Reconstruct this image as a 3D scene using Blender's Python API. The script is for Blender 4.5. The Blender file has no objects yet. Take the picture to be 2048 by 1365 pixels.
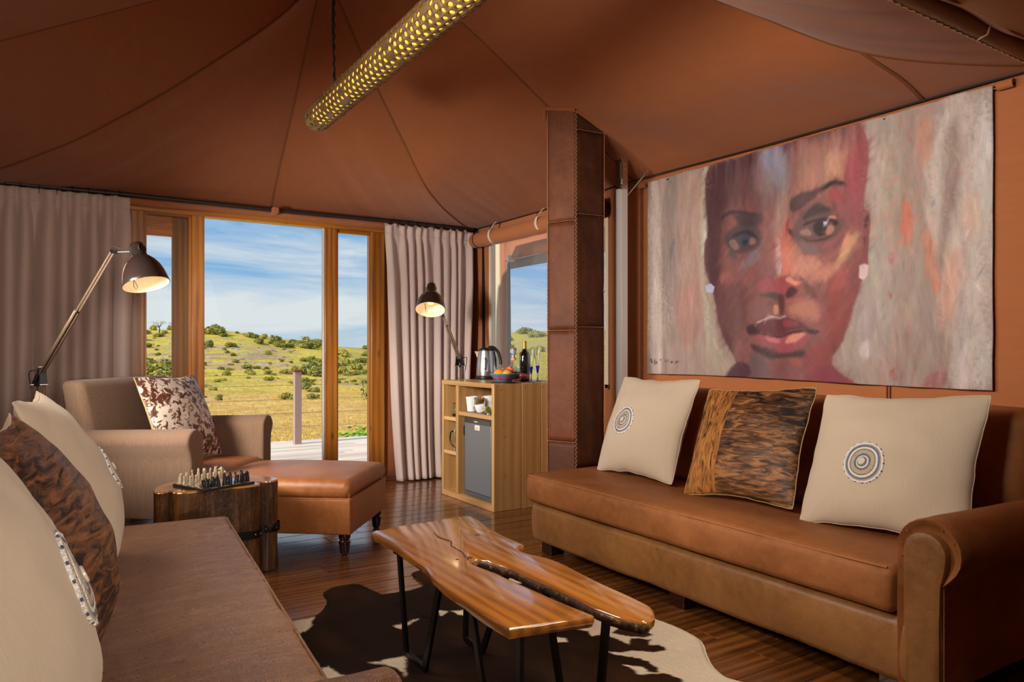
import bpy, bmesh, math, random
import numpy as np
from mathutils import Vector, Matrix, noise

scene = bpy.context.scene
COL = scene.collection
PI = math.pi

# ------------------------------------------------------------------ camera
cam_d = bpy.data.cameras.new('camera')
cam = bpy.data.objects.new('camera', cam_d)
COL.objects.link(cam)
cam.location = (0.0, 0.0, 1.12)
cam.rotation_euler = (PI / 2, 0.0, -math.atan(926 / 1450))
cam_d.sensor_width = 36.0
cam_d.lens = 36.0 * 1450 / 2048
cam_d.shift_y = 20.5 / 2048
cam_d.clip_start = 0.02
cam_d.clip_end = 3000
scene.camera = cam

# ------------------------------------------------------------------ sky, sun, exposure
world = bpy.data.worlds.new('sky')
scene.world = world
world.use_nodes = True
wn = world.node_tree
wn.nodes.clear()


def wnode(t, **kw):
    n = wn.nodes.new(t)
    for k, v in kw.items():
        s = n.inputs[k.replace('_', ' ')]
        if isinstance(v, bpy.types.NodeSocket):
            wn.links.new(v, s)
        else:
            s.default_value = v
    return n


tc = wnode('ShaderNodeTexCoord')
sep = wnode('ShaderNodeSeparateXYZ', Vector=tc.outputs['Generated'])
absz = wn.nodes.new('ShaderNodeMath'); absz.operation = 'ABSOLUTE'
wn.links.new(sep.outputs['Z'], absz.inputs[0])
grad = wn.nodes.new('ShaderNodeValToRGB')
wn.links.new(absz.outputs[0], grad.inputs[0])
e = grad.color_ramp.elements
e[0].position = 0.0; e[0].color = (0.56, 0.66, 0.74, 1)
e[1].position = 1.0; e[1].color = (0.10, 0.24, 0.52, 1)
x = e.new(0.05); x.color = (0.40, 0.59, 0.77, 1)
x = e.new(0.12); x.color = (0.21, 0.45, 0.77, 1)
x = e.new(0.35); x.color = (0.16, 0.36, 0.68, 1)
mp = wn.nodes.new('ShaderNodeMapping')
mp.inputs['Scale'].default_value = (1.0, 1.0, 6.5)
mp.inputs['Location'].default_value = (3.1, 0.4, 0.35)
wn.links.new(tc.outputs['Generated'], mp.inputs['Vector'])
cn = wnode('ShaderNodeTexNoise', Vector=mp.outputs[0], Scale=2.6, Detail=9.0, Roughness=0.6, Distortion=0.5)
cr = wn.nodes.new('ShaderNodeValToRGB')
cr.color_ramp.elements[0].position = 0.40; cr.color_ramp.elements[0].color = (0, 0, 0, 1)
cr.color_ramp.elements[1].position = 0.60; cr.color_ramp.elements[1].color = (1, 1, 1, 1)
wn.links.new(cn.outputs['Fac'], cr.inputs[0])
cmix = wn.nodes.new('ShaderNodeMixRGB')
wn.links.new(cr.outputs[0], cmix.inputs[0])
wn.links.new(grad.outputs[0], cmix.inputs[1])
cmix.inputs[2].default_value = (0.76, 0.80, 0.84, 1)
bg = wnode('ShaderNodeBackground', Color=cmix.outputs[0], Strength=1.0)
wo = wn.nodes.new('ShaderNodeOutputWorld')
wn.links.new(bg.outputs[0], wo.inputs[0])

sun_d = bpy.data.lights.new('sun', 'SUN')
sun_d.energy = 5.0
sun_d.color = (1.0, 0.93, 0.78)
sun_d.angle = math.radians(0.6)
sun = bpy.data.objects.new('sun', sun_d)
COL.objects.link(sun)
sun.location = (-9, -1.5, 8)
sun.rotation_euler = Vector((0.93, 0.13, -0.66)).to_track_quat('-Z', 'Y').to_euler()


def area(name, loc, target, sx, sy, power, color=(1, 1, 1), spread=180):
    d = bpy.data.lights.new(name, 'AREA')
    d.shape = 'RECTANGLE'; d.size = sx; d.size_y = sy
    d.energy = power; d.color = color; d.spread = math.radians(spread)
    o = bpy.data.objects.new(name, d)
    COL.objects.link(o)
    o.location = loc
    o.rotation_euler = (Vector(target) - Vector(loc)).to_track_quat('-Z', 'Y').to_euler()
    return o


area('key_softbox', (-0.55, 3.0, 2.0), (2.9, 2.5, 0.75), 1.0, 0.8, 23, (1.0, 0.90, 0.76), 112)
area('added_rug_fill', (1.35, 1.10, 2.14), (1.35, 1.70, 0.2), 0.35, 0.35, 7.5, (1.0, 0.88, 0.72), 80)  # overhead fill added to brighten the rug and table, no fixture on the beam
area('added_hanging_fill', (-0.60, 1.55, 2.0), (3.3, 2.25, 1.7), 0.8, 0.6, 15, (1.0, 0.91, 0.80), 60)  # second fill from the left, added to brighten the wall hanging
area('added_cushion_fill', (1.75, 0.15, 1.85), (0.0, 2.2, 0.65), 0.9, 0.7, 6.5, (1.0, 0.90, 0.76), 80)  # soft fill added to light the fronts of the left sofa's cushions
area('added_ochre_fill', (2.5, 0.62, 1.75), (2.55, 0.50, 2.5), 0.3, 0.3, 0.8, (1.0, 0.86, 0.62), 70)  # small unseen fill added to lift the ochre canvas corner
area('added_rear_fill', (0.1, -1.9, 1.5), (0.35, 5.8, 1.35), 1.6, 1.0, 8, (1.0, 0.88, 0.76), 50)  # fill added behind the camera, the wall there has no opening
area('door_side_softbox', (-0.62, 3.75, 1.5), (2.9, 5.3, 1.0), 0.45, 0.45, 30, (1.0, 0.93, 0.86), 80)

scene.view_settings.view_transform = 'Standard'
scene.view_settings.look = 'None'
scene.view_settings.exposure = 0.0
scene.view_settings.gamma = 1.0
scene.view_settings.use_curve_mapping = False
scene.cycles.use_denoising = True
scene.cycles.max_bounces = 8
scene.cycles.transparent_max_bounces = 16

# ------------------------------------------------------------------ helpers: materials
def L(r, g, b):
    def f(c):
        c /= 255.0
        return c / 12.92 if c <= 0.04045 else ((c + 0.055) / 1.055) ** 2.4
    return (f(r), f(g), f(b), 1.0)


class Mat:
    def __init__(s, name):
        s.m = bpy.data.materials.new(name)
        s.m.use_nodes = True
        s.nt = s.m.node_tree
        s.b = s.nt.nodes['Principled BSDF']
        s.out = s.nt.nodes['Material Output']

    def n(s, t, props=None, **kw):
        n = s.nt.nodes.new(t)
        for k, v in (props or {}).items():
            setattr(n, k, v)
        for k, v in kw.items():
            key = int(k[1:]) if k[0] == 'i' and k[1:].isdigit() else k.replace('_', ' ')
            s.put(n.inputs[key], v)
        return n

    def put(s, sock, v):
        if isinstance(v, bpy.types.NodeSocket):
            s.nt.links.new(v, sock)
        else:
            if isinstance(v, (tuple, list)) and sock.type == 'RGBA' and len(v) == 3:
                v = (*v, 1.0)
            sock.default_value = v

    def set(s, **kw):
        for k, v in kw.items():
            s.put(s.b.inputs[k.replace('_', ' ')], v)
        return s

    def co(s, scale=(1, 1, 1), loc=(0, 0, 0), rot=(0, 0, 0), kind='Object'):
        t = s.n('ShaderNodeTexCoord')
        return s.n('ShaderNodeMapping', Vector=t.outputs[kind], Scale=scale, Location=loc, Rotation=rot).outputs[0]

    def noise(s, vec, scale=5.0, detail=4.0, rough=0.5, dist=0.0):
        return s.n('ShaderNodeTexNoise', Vector=vec, Scale=scale, Detail=detail, Roughness=rough, Distortion=dist).outputs['Fac']

    def wave(s, vec, scale=5.0, dist=2.0, detail=2.0, dscale=1.0, direction='X'):
        return s.n('ShaderNodeTexWave', {'bands_direction': direction}, Vector=vec, Scale=scale, Distortion=dist, Detail=detail, Detail_Scale=dscale).outputs['Fac']

    def ramp(s, fac, stops, interp='LINEAR'):
        r = s.n('ShaderNodeValToRGB')
        s.put(r.inputs[0], fac)
        cr = r.color_ramp
        cr.interpolation = interp
        while len(cr.elements) < len(stops):
            cr.elements.new(0.5)
        for el, (p, c) in zip(cr.elements, stops):
            el.position = p
            el.color = (c, c, c, 1) if not isinstance(c, (tuple, list)) else (tuple(c) if len(c) == 4 else (*c, 1))
        return r.outputs[0]

    def mix(s, fac, a, b, blend='MIX'):
        m = s.n('ShaderNodeMixRGB', {'blend_type': blend})
        s.put(m.inputs[0], fac); s.put(m.inputs[1], a); s.put(m.inputs[2], b)
        return m.outputs[0]

    def math(s, op, a, b=0.0):
        m = s.n('ShaderNodeMath', {'operation': op})
        s.put(m.inputs[0], a); s.put(m.inputs[1], b)
        return m.outputs[0]

    def bump(s, h, strength=0.3, dist=0.01, prev=None):
        b = s.n('ShaderNodeBump', Height=h, Strength=strength, Distance=dist)
        if prev is not None:
            s.put(b.inputs['Normal'], prev)
        return b.outputs[0]

    def attr(s, name):
        return s.n('ShaderNodeAttribute', {'attribute_name': name})

    def rnd(s):
        return s.n('ShaderNodeObjectInfo').outputs['Random']


def plain(name, col, rough=0.5, metal=0.0, **kw):
    m = Mat(name)
    m.set(Base_Color=col, Roughness=rough, Metallic=metal, **kw)
    return m.m


def fabric(name, c1, c2, sc=900, rough=0.9, bump=0.25, sheen=0.15, slub=(60, 4, 400)):
    m = Mat(name)
    v = m.co()
    a = m.noise(m.co(slub), 1.0, 3, 0.6)
    b = m.noise(m.co((slub[1], slub[1], slub[2])), 1.0, 3, 0.6)
    w = m.noise(v, sc, 2, 0.5)
    big = m.noise(v, 4.0, 3, 0.5)
    f = m.math('ADD', m.math('MULTIPLY', a, 0.5), m.math('MULTIPLY', w, 0.5))
    c = m.mix(m.ramp(f, [(0.3, 0.0), (0.7, 1.0)]), c1, c2)
    c = m.mix(m.math('MULTIPLY', big, 0.25), c, c1)
    h = m.math('ADD', w, m.math('MULTIPLY', b, 0.8))
    m.set(Base_Color=c, Roughness=rough, Sheen_Weight=sheen, Normal=m.bump(h, bump, 0.002))
    return m.m


def leather(name, c1, c2, rough=0.45, crack=0.4, sheen=0.0, spec=0.5, worn=None):
    m = Mat(name)
    v = m.co()
    big = m.noise(v, 3.2, 6, 0.6, 0.4)
    mid = m.noise(v, 26, 5, 0.65)
    cell = m.n('ShaderNodeTexVoronoi', {'feature': 'DISTANCE_TO_EDGE'}, Vector=m.mix(0.06, v, m.noise(v, 30, 3)), Scale=130.0).outputs['Distance']
    cell2 = m.n('ShaderNodeTexVoronoi', {'feature': 'DISTANCE_TO_EDGE'}, Vector=v, Scale=420.0).outputs['Distance']
    f = m.math('ADD', m.math('MULTIPLY', big, 0.65), m.math('MULTIPLY', mid, 0.35))
    c = m.mix(m.ramp(f, [(0.36, 0.0), (0.64, 1.0)]), c1, c2)
    if worn:      # pale sheen painted along the seat creases, cracks painted darker
        wz = m.noise(m.co((7, 46, 20)), 1.0, 6, 0.66, 0.9)
        c = m.mix(m.ramp(wz, [(0.48, 0.0), (0.68, 0.55)]), c, worn)
        c = m.mix(m.ramp(cell, [(0.0, 0.55), (0.10, 0.0)]), c, tuple(0.45 * q for q in c1[:3]) + (1,))
    h = m.math('ADD', m.math('MINIMUM', m.math('MULTIPLY', cell, 4.0), 0.3), m.math('MULTIPLY', cell2, 0.5))
    nrm = m.bump(mid, 0.16, 0.012)
    if worn:
        nrm = m.bump(wz, 0.5, 0.010, nrm)
    nrm = m.bump(h, crack, 0.0015 if crack < 0.8 else 0.0035, nrm)
    r = m.math('ADD', m.math('MULTIPLY', mid, 0.25), rough - 0.12)
    m.set(Base_Color=c, Roughness=r, Normal=nrm, Sheen_Weight=sheen, Specular_IOR_Level=spec)
    return m.m


def wood(name, c1, c2, c3, axis='Y', sc=1.0, rough=0.35, coat=0.0, coat_rough=0.1, knots=0.0, perobj=True, bump=0.1, coat_ior=1.5):
    """grain runs along AXIS"""
    m = Mat(name)
    st = {'X': (1.2, 14, 14), 'Y': (14, 1.2, 14), 'Z': (14, 14, 1.2)}[axis]
    st = tuple(k * sc for k in st)
    t = m.n('ShaderNodeTexCoord')
    off = m.n('ShaderNodeVectorMath', {'operation': 'SCALE'}, Vector=(37.0, 21.0, 13.0))
    m.put(off.inputs['Scale'], m.rnd() if perobj else 0.0)
    base = m.n('ShaderNodeVectorMath', {'operation': 'ADD'}, i0=t.outputs['Object'], i1=off.outputs[0])
    v = m.n('ShaderNodeMapping', Vector=base.outputs[0], Scale=st).outputs[0]
    v2 = m.n('ShaderNodeMapping', Vector=base.outputs[0], Scale=tuple(k * 7 if k > 5 * sc else k * 1.6 for k in st)).outputs[0]
    big = m.noise(v, 0.55, 4, 0.55, 1.2)
    fine = m.noise(v2, 1.0, 4, 0.6, 0.2)
    rings = m.wave(v, 0.45, 6.0, 3.0, 0.8, {'X': 'Y', 'Y': 'X', 'Z': 'X'}[axis])
    f = m.math('ADD', m.math('MULTIPLY', big, 0.55), m.math('ADD', m.math('MULTIPLY', rings, 0.18), m.math('MULTIPLY', fine, 0.3)))
    c = m.ramp(f, [(0.30, c1), (0.52, c2), (0.78, c3)])
    if knots:
        kv = m.n('ShaderNodeMapping', Vector=base.outputs[0], Scale=tuple(3.2 if k < 5 * sc else 9 for k in st)).outputs[0]
        vd = m.n('ShaderNodeTexVoronoi', Vector=kv, Scale=1.0).outputs['Distance']
        c = m.mix(m.ramp(vd, [(0.05, knots), (0.16, 0.0)]), c, tuple(0.25 * q for q in c1[:3]) + (1,))
    if perobj:
        hs = m.n('ShaderNodeHueSaturation', Color=c)
        m.put(hs.inputs['Value'], m.math('ADD', m.math('MULTIPLY', m.rnd(), 0.5), 0.75))
        c = hs.outputs[0]
    m.set(Base_Color=c, Roughness=m.math('ADD', m.math('MULTIPLY', fine, 0.2), rough - 0.1), Normal=m.bump(fine, bump, 0.002),
          Coat_Weight=coat, Coat_Roughness=coat_rough, Coat_IOR=coat_ior)
    return m.m


def thin_glass(name, tint=(0.97, 0.99, 0.98), refl=0.08, rough=0.0):
    m = Mat(name)
    tr = m.n('ShaderNodeBsdfTransparent', Color=(*tint, 1))
    gl = m.n('ShaderNodeBsdfGlossy', Color=(1, 1, 1, 1), Roughness=rough)
    fr = m.n('ShaderNodeFresnel', IOR=1.45)
    mx = m.n('ShaderNodeMixShader', i0=m.math('MULTIPLY', fr.outputs[0], 1.0 if refl is None else refl / 0.08), i1=tr.outputs[0], i2=gl.outputs[0])
    m.nt.links.new(mx.outputs[0], m.out.inputs[0])
    return m.m


def real_glass(name, col=(1, 1, 1), rough=0.0, ior=1.45):
    return plain(name, (*col, 1), rough, 0.0, Transmission_Weight=1.0, IOR=ior)


# ------------------------------------------------------------------ helpers: meshes
class MB:
    def __init__(s):
        s.v = []; s.f = []; s.attrs = {}

    def add(s, vs, fs, M=None):
        o = len(s.v)
        if M is not None:
            vs = [tuple(M @ Vector(p)) for p in vs]
        s.v += [tuple(p) for p in vs]
        s.f += [tuple(i + o for i in f) for f in fs]
        return s

    def box(s, x0, x1, y0, y1, z0, z1, M=None):
        vs = [(x, y, z) for z in (z0, z1) for y in (y0, y1) for x in (x0, x1)]
        fs = [(0, 2, 3, 1), (4, 5, 7, 6), (0, 1, 5, 4), (2, 6, 7, 3), (0, 4, 6, 2), (1, 3, 7, 5)]
        return s.add(vs, fs, M)

    def tube(s, path, r, n=12, caps=True, M=None, rect=None, twist=0.0):
        P = [Vector(p) for p in path]
        k = len(P)
        rr = r if isinstance(r, (list, tuple)) else [r] * k
        vs = []; fs = []
        T = []
        for i in range(k):
            a = P[max(i - 1, 0)]; b = P[min(i + 1, k - 1)]
            T.append((b - a).normalized())
        up = Vector((0, 0, 1))
        if abs(T[0].dot(up)) > 0.95:
            up = Vector((1, 0, 0)) if abs(T[0].x) < 0.9 else Vector((0, 1, 0))
        U = (up - T[0] * up.dot(T[0])).normalized()
        for i in range(k):
            U = (U - T[i] * U.dot(T[i]))
            U.normalize()
            V = T[i].cross(U)
            if rect:
                a, b = rect
                pts = [(-a, -b), (a, -b), (a, b), (-a, b)]
                m = 4
                for (p, q) in pts:
                    vs.append(P[i] + U * p * rr[i] + V * q * rr[i])
            else:
                m = n
                for j in range(n):
                    th = 2 * PI * j / n + twist
                    vs.append(P[i] + (U * math.cos(th) + V * math.sin(th)) * rr[i])
        for i in range(k - 1):
            for j in range(m):
                a = i * m + j; b = i * m + (j + 1) % m
                fs.append((a, b, b + m, a + m))
        if caps:
            fs.append(tuple(range(m))[::-1])
            fs.append(tuple(range((k - 1) * m, k * m)))
        return s.add(vs, fs, M)

    def lathe(s, prof, n=24, c=(0, 0, 0), M=None, closed=False):
        """prof = [(r, z)]"""
        vs = []; fs = []
        k = len(prof)
        for (r, z) in prof:
            for j in range(n):
                a = 2 * PI * j / n
                vs.append((c[0] + r * math.cos(a), c[1] + r * math.sin(a), c[2] + z))
        for i in range(k - 1):
            for j in range(n):
                a = i * n + j; b = i * n + (j + 1) % n
                fs.append((a, b, b + n, a + n))
        if not closed:
            if prof[0][0] > 1e-6:
                fs.append(tuple(range(n))[::-1])
            if prof[-1][0] > 1e-6:
                fs.append(tuple(range((k - 1) * n, k * n)))
        return s.add(vs, fs, M)

    def prism(s, outline, z0, z1, M=None):
        k = len(outline)
        vs = [(x, y, z0) for x, y in outline] + [(x, y, z1) for x, y in outline]
        fs = [tuple(range(k))[::-1], tuple(range(k, 2 * k))]
        for i in range(k):
            j = (i + 1) % k
            fs.append((i, j, j + k, i + k))
        return s.add(vs, fs, M)

    def grid(s, fn, nu, nv, closeu=False, M=None):
        vs = []
        for j in range(nv):
            for i in range(nu):
                vs.append(fn(i / (nu if closeu else nu - 1), j / (nv - 1)))
        fs = []
        for j in range(nv - 1):
            for i in range(nu if closeu else nu - 1):
                a = j * nu + i; b = j * nu + (i + 1) % nu
                fs.append((a, b, b + nu, a + nu))
        return s.add(vs, fs, M)

    def rbox(s, x0, x1, y0, y1, z0, z1, r=0.03, n=(6, 6, 4), k=3, fn=None, M=None):
        h = Vector(((x1 - x0) / 2, (y1 - y0) / 2, (z1 - z0) / 2))
        c = Vector(((x1 + x0) / 2, (y1 + y0) / 2, (z1 + z0) / 2))
        r = min(r, h.x * .999, h.y * .999, h.z * .999)

        def coords(hh, m):
            inner = hh - r
            e = [inner + r * math.tan(PI / 4 * i / k) for i in range(k + 1)]
            mid = [-inner + 2 * inner * i / m for i in range(1, m)] if inner > 1e-5 else []
            return [-q for q in e[::-1]] + mid + e
        cs = [coords(h[i], n[i]) for i in range(3)]
        for ax in range(3):
            a, b = [(1, 2), (2, 0), (0, 1)][ax]
            for sg in (-1, 1):
                A, B = cs[a], cs[b]
                vs = []
                for q in B:
                    for p in A:
                        P = Vector((0, 0, 0)); P[ax] = sg * h[ax]; P[a] = p; P[b] = q
                        Q = Vector([max(-(h[i] - r), min(h[i] - r, P[i])) for i in range(3)])
                        D = (P - Q)
                        if D.length > 1e-9:
                            D.normalize()
                        N = D.copy()
                        P = Q + D * r
                        if fn:
                            P = Vector(fn(P, N, h))
                        vs.append(P + c)
                fs = []
                na = len(A)
                for j in range(len(B) - 1):
                    for i in range(na - 1):
                        f = (j * na + i, j * na + i + 1, (j + 1) * na + i + 1, (j + 1) * na + i)
                        fs.append(f if sg > 0 else f[::-1])
                s.add(vs, fs, M)
        s.weld = True
        return s

    weld = False

    def build(s, name, mat, parent=None, loc=None, smooth=True, angle=38, bevel=0.0, seg=2, solid=0.0, kind=None, label=None, subsurf=0):
        me = bpy.data.meshes.new(name)
        me.from_pydata([tuple(p) for p in s.v], [], s.f)
        if s.weld:
            bm = bmesh.new(); bm.from_mesh(me)
            bmesh.ops.remove_doubles(bm, verts=bm.verts, dist=2e-5)
            bm.to_mesh(me); bm.free()
        for an, (typ, data) in s.attrs.items():
            a = me.attributes.new(an, typ, 'POINT')
            if typ == 'FLOAT_COLOR':
                a.data.foreach_set('color', np.asarray(data, dtype=np.float32).ravel())
            else:
                a.data.foreach_set('value', np.asarray(data, dtype=np.float32).ravel())
        if smooth:
            me.polygons.foreach_set('use_smooth', [True] * len(me.polygons))
            if angle:
                me.set_sharp_from_angle(angle=math.radians(angle))
        if mat is not None:
            me.materials.append(mat)
        me.update()
        o = bpy.data.objects.new(name, me)
        COL.objects.link(o)
        if parent is not None:
            o.parent = parent
        if loc is not None:
            o.location = loc
        if bevel:
            b = o.modifiers.new('bevel', 'BEVEL'); b.width = bevel; b.segments = seg; b.limit_method = 'ANGLE'; b.angle_limit = math.radians(35)
        if solid:
            q = o.modifiers.new('solid', 'SOLIDIFY'); q.thickness = solid; q.offset = 0
        if subsurf:
            q = o.modifiers.new('sub', 'SUBSURF'); q.levels = subsurf; q.render_levels = subsurf
        if kind:
            o['kind'] = kind
        if label:
            o['label'] = label
        return o


def tag(o, label, cat=None, group=None, kind=None):
    o['label'] = label
    if cat: o['category'] = cat
    if group: o['group'] = group
    if kind: o['kind'] = kind
    return o


def thing(name, label, cat, loc=(0, 0, 0), rz=0.0, group=None, rot=None):
    o = bpy.data.objects.new(name, None)
    o.empty_display_size = 0.05
    COL.objects.link(o)
    o.location = loc
    o.rotation_euler = rot if rot is not None else (0, 0, rz)
    return tag(o, label, cat, group)


def struct(o, label=None):
    o['kind'] = 'structure'
    if label: o['label'] = label
    return o


def sroot(name, label, loc=(0, 0, 0)):
    o = bpy.data.objects.new(name, None)
    COL.objects.link(o)
    o.location = loc
    return struct(o, label)


def dup(root, loc=None, rz=None, label=None):
    r = root.copy(); COL.objects.link(r)
    if loc is not None: r.location = loc
    if rz is not None: r.rotation_euler = (0, 0, rz)
    if label: r['label'] = label
    for ch in list(root.children):
        c = ch.copy(); COL.objects.link(c); c.parent = r
        for g in list(ch.children):
            d = g.copy(); COL.objects.link(d); d.parent = c
    return r


def nz(x, y=0.0, z=0.0):
    return noise.noise(Vector((x, y, z)))


def basis(right, up, origin):
    r = Vector(right).normalized(); u = Vector(up); u = (u - r * u.dot(r)).normalized()
    n = r.cross(u)
    M = Matrix((r, u, n)).transposed().to_4x4()
    M.translation = Vector(origin)
    return M


def catmull(pts, m=8, closed=False):
    pts = [Vector(p) for p in pts]
    k = len(pts); out = []
    rng = range(k if closed else k - 1)
    for i in rng:
        if closed:
            p0, p1, p2, p3 = pts[(i - 1) % k], pts[i], pts[(i + 1) % k], pts[(i + 2) % k]
        else:
            p0, p1, p2, p3 = pts[max(i - 1, 0)], pts[i], pts[i + 1], pts[min(i + 2, k - 1)]
        for j in range(m):
            t = j / m
            out.append(0.5 * ((2 * p1) + (p2 - p0) * t + (2 * p0 - 5 * p1 + 4 * p2 - p3) * t * t + (3 * p1 - p0 - 3 * p2 + p3) * t ** 3))
    if not closed:
        out.append(pts[-1])
    return [tuple(q) for q in out]


# soft painter of flat print: polygons blended over per-vertex colours
def seg_dist(px, py, poly):
    n = len(poly)
    d = np.full(px.shape, 1e9); ins = np.zeros(px.shape, bool)
    for i in range(n):
        ax, ay = poly[i]; bx, by = poly[(i + 1) % n]
        ex, ey = bx - ax, by - ay
        t = np.clip(((px - ax) * ex + (py - ay) * ey) / (ex * ex + ey * ey + 1e-12), 0, 1)
        d = np.minimum(d, (px - ax - t * ex) ** 2 + (py - ay - t * ey) ** 2)
        c = ((ay > py) != (by > py)) & (px < (bx - ax) * (py - ay) / ((by - ay) if by != ay else 1e-12) + ax)
        ins ^= c
    d = np.sqrt(d)
    return np.where(ins, -d, d)


def vnoise(px, py, freq, seed):
    """smooth value noise in numpy, about -1..1"""
    rs = np.random.RandomState(seed)
    tab = rs.rand(256, 256) * 2 - 1
    x = px * freq; y = py * freq
    xi = np.floor(x).astype(int); yi = np.floor(y).astype(int)
    fx = x - xi; fy = y - yi
    fx = fx * fx * (3 - 2 * fx); fy = fy * fy * (3 - 2 * fy)
    g = lambda a, b: tab[a % 256, b % 256]
    return (g(xi, yi) * (1 - fx) + g(xi + 1, yi) * fx) * (1 - fy) + (g(xi, yi + 1) * (1 - fx) + g(xi + 1, yi + 1) * fx) * fy


def fbm(px, py, freq, seed, octv=4):
    r = 0; a = 1.0; t = 0
    for i in range(octv):
        r = r + a * vnoise(px, py, freq * 2 ** i, seed + i); t += a; a *= 0.55
    return r / t

# ------------------------------------------------------------------ materials
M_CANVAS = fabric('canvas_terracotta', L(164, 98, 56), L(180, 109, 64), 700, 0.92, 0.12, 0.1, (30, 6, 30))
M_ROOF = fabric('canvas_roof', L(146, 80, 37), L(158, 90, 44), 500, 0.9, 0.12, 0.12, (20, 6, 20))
M_OCHRE = fabric('canvas_ochre', L(176, 120, 66), L(196, 136, 76), 600, 0.9, 0.15, 0.1)
M_GREYWEB = fabric('grey_webbing', L(104, 96, 88), L(120, 112, 102), 700)
M_CREAMWEB = fabric('cream_webbing', L(205, 190, 160), L(225, 210, 180), 700)
M_BLACKTAPE = plain('black_tape', L(30, 24, 22), 0.8)
M_CURTAIN = fabric('curtain_linen', L(200, 178, 168), L(212, 192, 182), 800, 0.9, 0.2, 0.15, (500, 6, 4))
M_FLOOR = wood('floor_plank_wood', L(66, 36, 15), L(112, 66, 30), L(156, 98, 48), 'X', 1.0, 0.27, 0.6, 0.14, 0.35, True, 0.12, 1.7)
M_HONEY = wood('honey_timber', L(120, 66, 16), L(184, 112, 36), L(210, 144, 58), 'Z', 1.0, 0.35, 0.3, 0.15, 0.8)
M_HONEYX = wood('honey_timber_cross', L(120, 66, 16), L(184, 112, 36), L(210, 144, 58), 'X', 1.0, 0.35, 0.3, 0.15, 0.8)
M_DARKTIMBER = wood('shaded_sash_timber', L(92, 56, 22), L(136, 90, 40), L(164, 114, 58), 'Z', 1.0, 0.5, 0.0, 0.2, 0.5)  # shade of the recessed sash put into the timber colour
M_DECK = wood('deck_board', L(206, 186, 174), L(226, 206, 194), L(236, 220, 208), 'X', 1.0, 0.55, 0.0, 0.2, 0.0)
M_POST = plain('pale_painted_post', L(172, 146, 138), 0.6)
M_REDWOOD = plain('post_cap_wood', L(130, 60, 30), 0.5)
M_STEEL = plain('brushed_steel', (0.62, 0.60, 0.58, 1), 0.28, 1.0)
M_CHROME = plain('chrome', (0.75, 0.74, 0.72, 1), 0.12, 1.0)
M_ALU = plain('aluminium', (0.92, 0.91, 0.90, 1), 0.35, 0.0)
M_BLACKMETAL = plain('black_steel', L(26, 24, 23), 0.42, 0.6)
M_RODDARK = plain('dark_pipe', L(44, 32, 27), 0.5)
M_PANE = thin_glass('window_pane', (0.97, 0.985, 0.975), 0.014)

# ------------------------------------------------------------------ floor of planks
floor = sroot('floor', 'polished dark wooden plank floor')
RF = random.Random(11)
mb = MB(); mb.box(-1.8, 4.4, -2.7, 6.0, -0.10, -0.028)
struct(mb.build('subfloor', plain('subfloor', L(20, 12, 8), 0.9), floor, smooth=False))


def plank_mesh(x0, x1, w, t, c=0.0025):
    m = MB()
    vs = [(x0, -w / 2, -t), (x1, -w / 2, -t), (x1, w / 2, -t), (x0, w / 2, -t),
          (x0, -w / 2, -c), (x1, -w / 2, -c), (x1, w / 2, -c), (x0, w / 2, -c),
          (x0 + c, -w / 2 + c, 0), (x1 - c, -w / 2 + c, 0), (x1 - c, w / 2 - c, 0), (x0 + c, w / 2 - c, 0)]
    fs = [(3, 2, 1, 0), (8, 9, 10, 11)]
    for a in (0, 4):
        for i in range(4):
            j = (i + 1) % 4
            fs.append((a + i, a + j, a + 4 + j, a + 4 + i))
    m.add(vs, fs)
    return m


PW = 0.137
y = -0.45
while y < 5.93:
    xs = [-0.79]
    x = -0.79 + RF.uniform(0.6, 2.6)
    while x < 3.0:
        xs.append(x); x += RF.uniform(1.6, 3.0)
    xs.append(3.36)
    for a, b in zip(xs[:-1], xs[1:]):
        plank_mesh(a + 0.0012, b - 0.0012, PW - 0.0035, 0.026).build('plank', M_FLOOR, floor, (0, y, RF.uniform(-0.0012, 0.0)), smooth=False)
    y += PW
mb = MB(); mb.box(-1.8, 4.4, -2.7, -0.53, -0.027, -0.001)
mb.build('floor_extension', M_FLOOR, floor, smooth=False)

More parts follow.
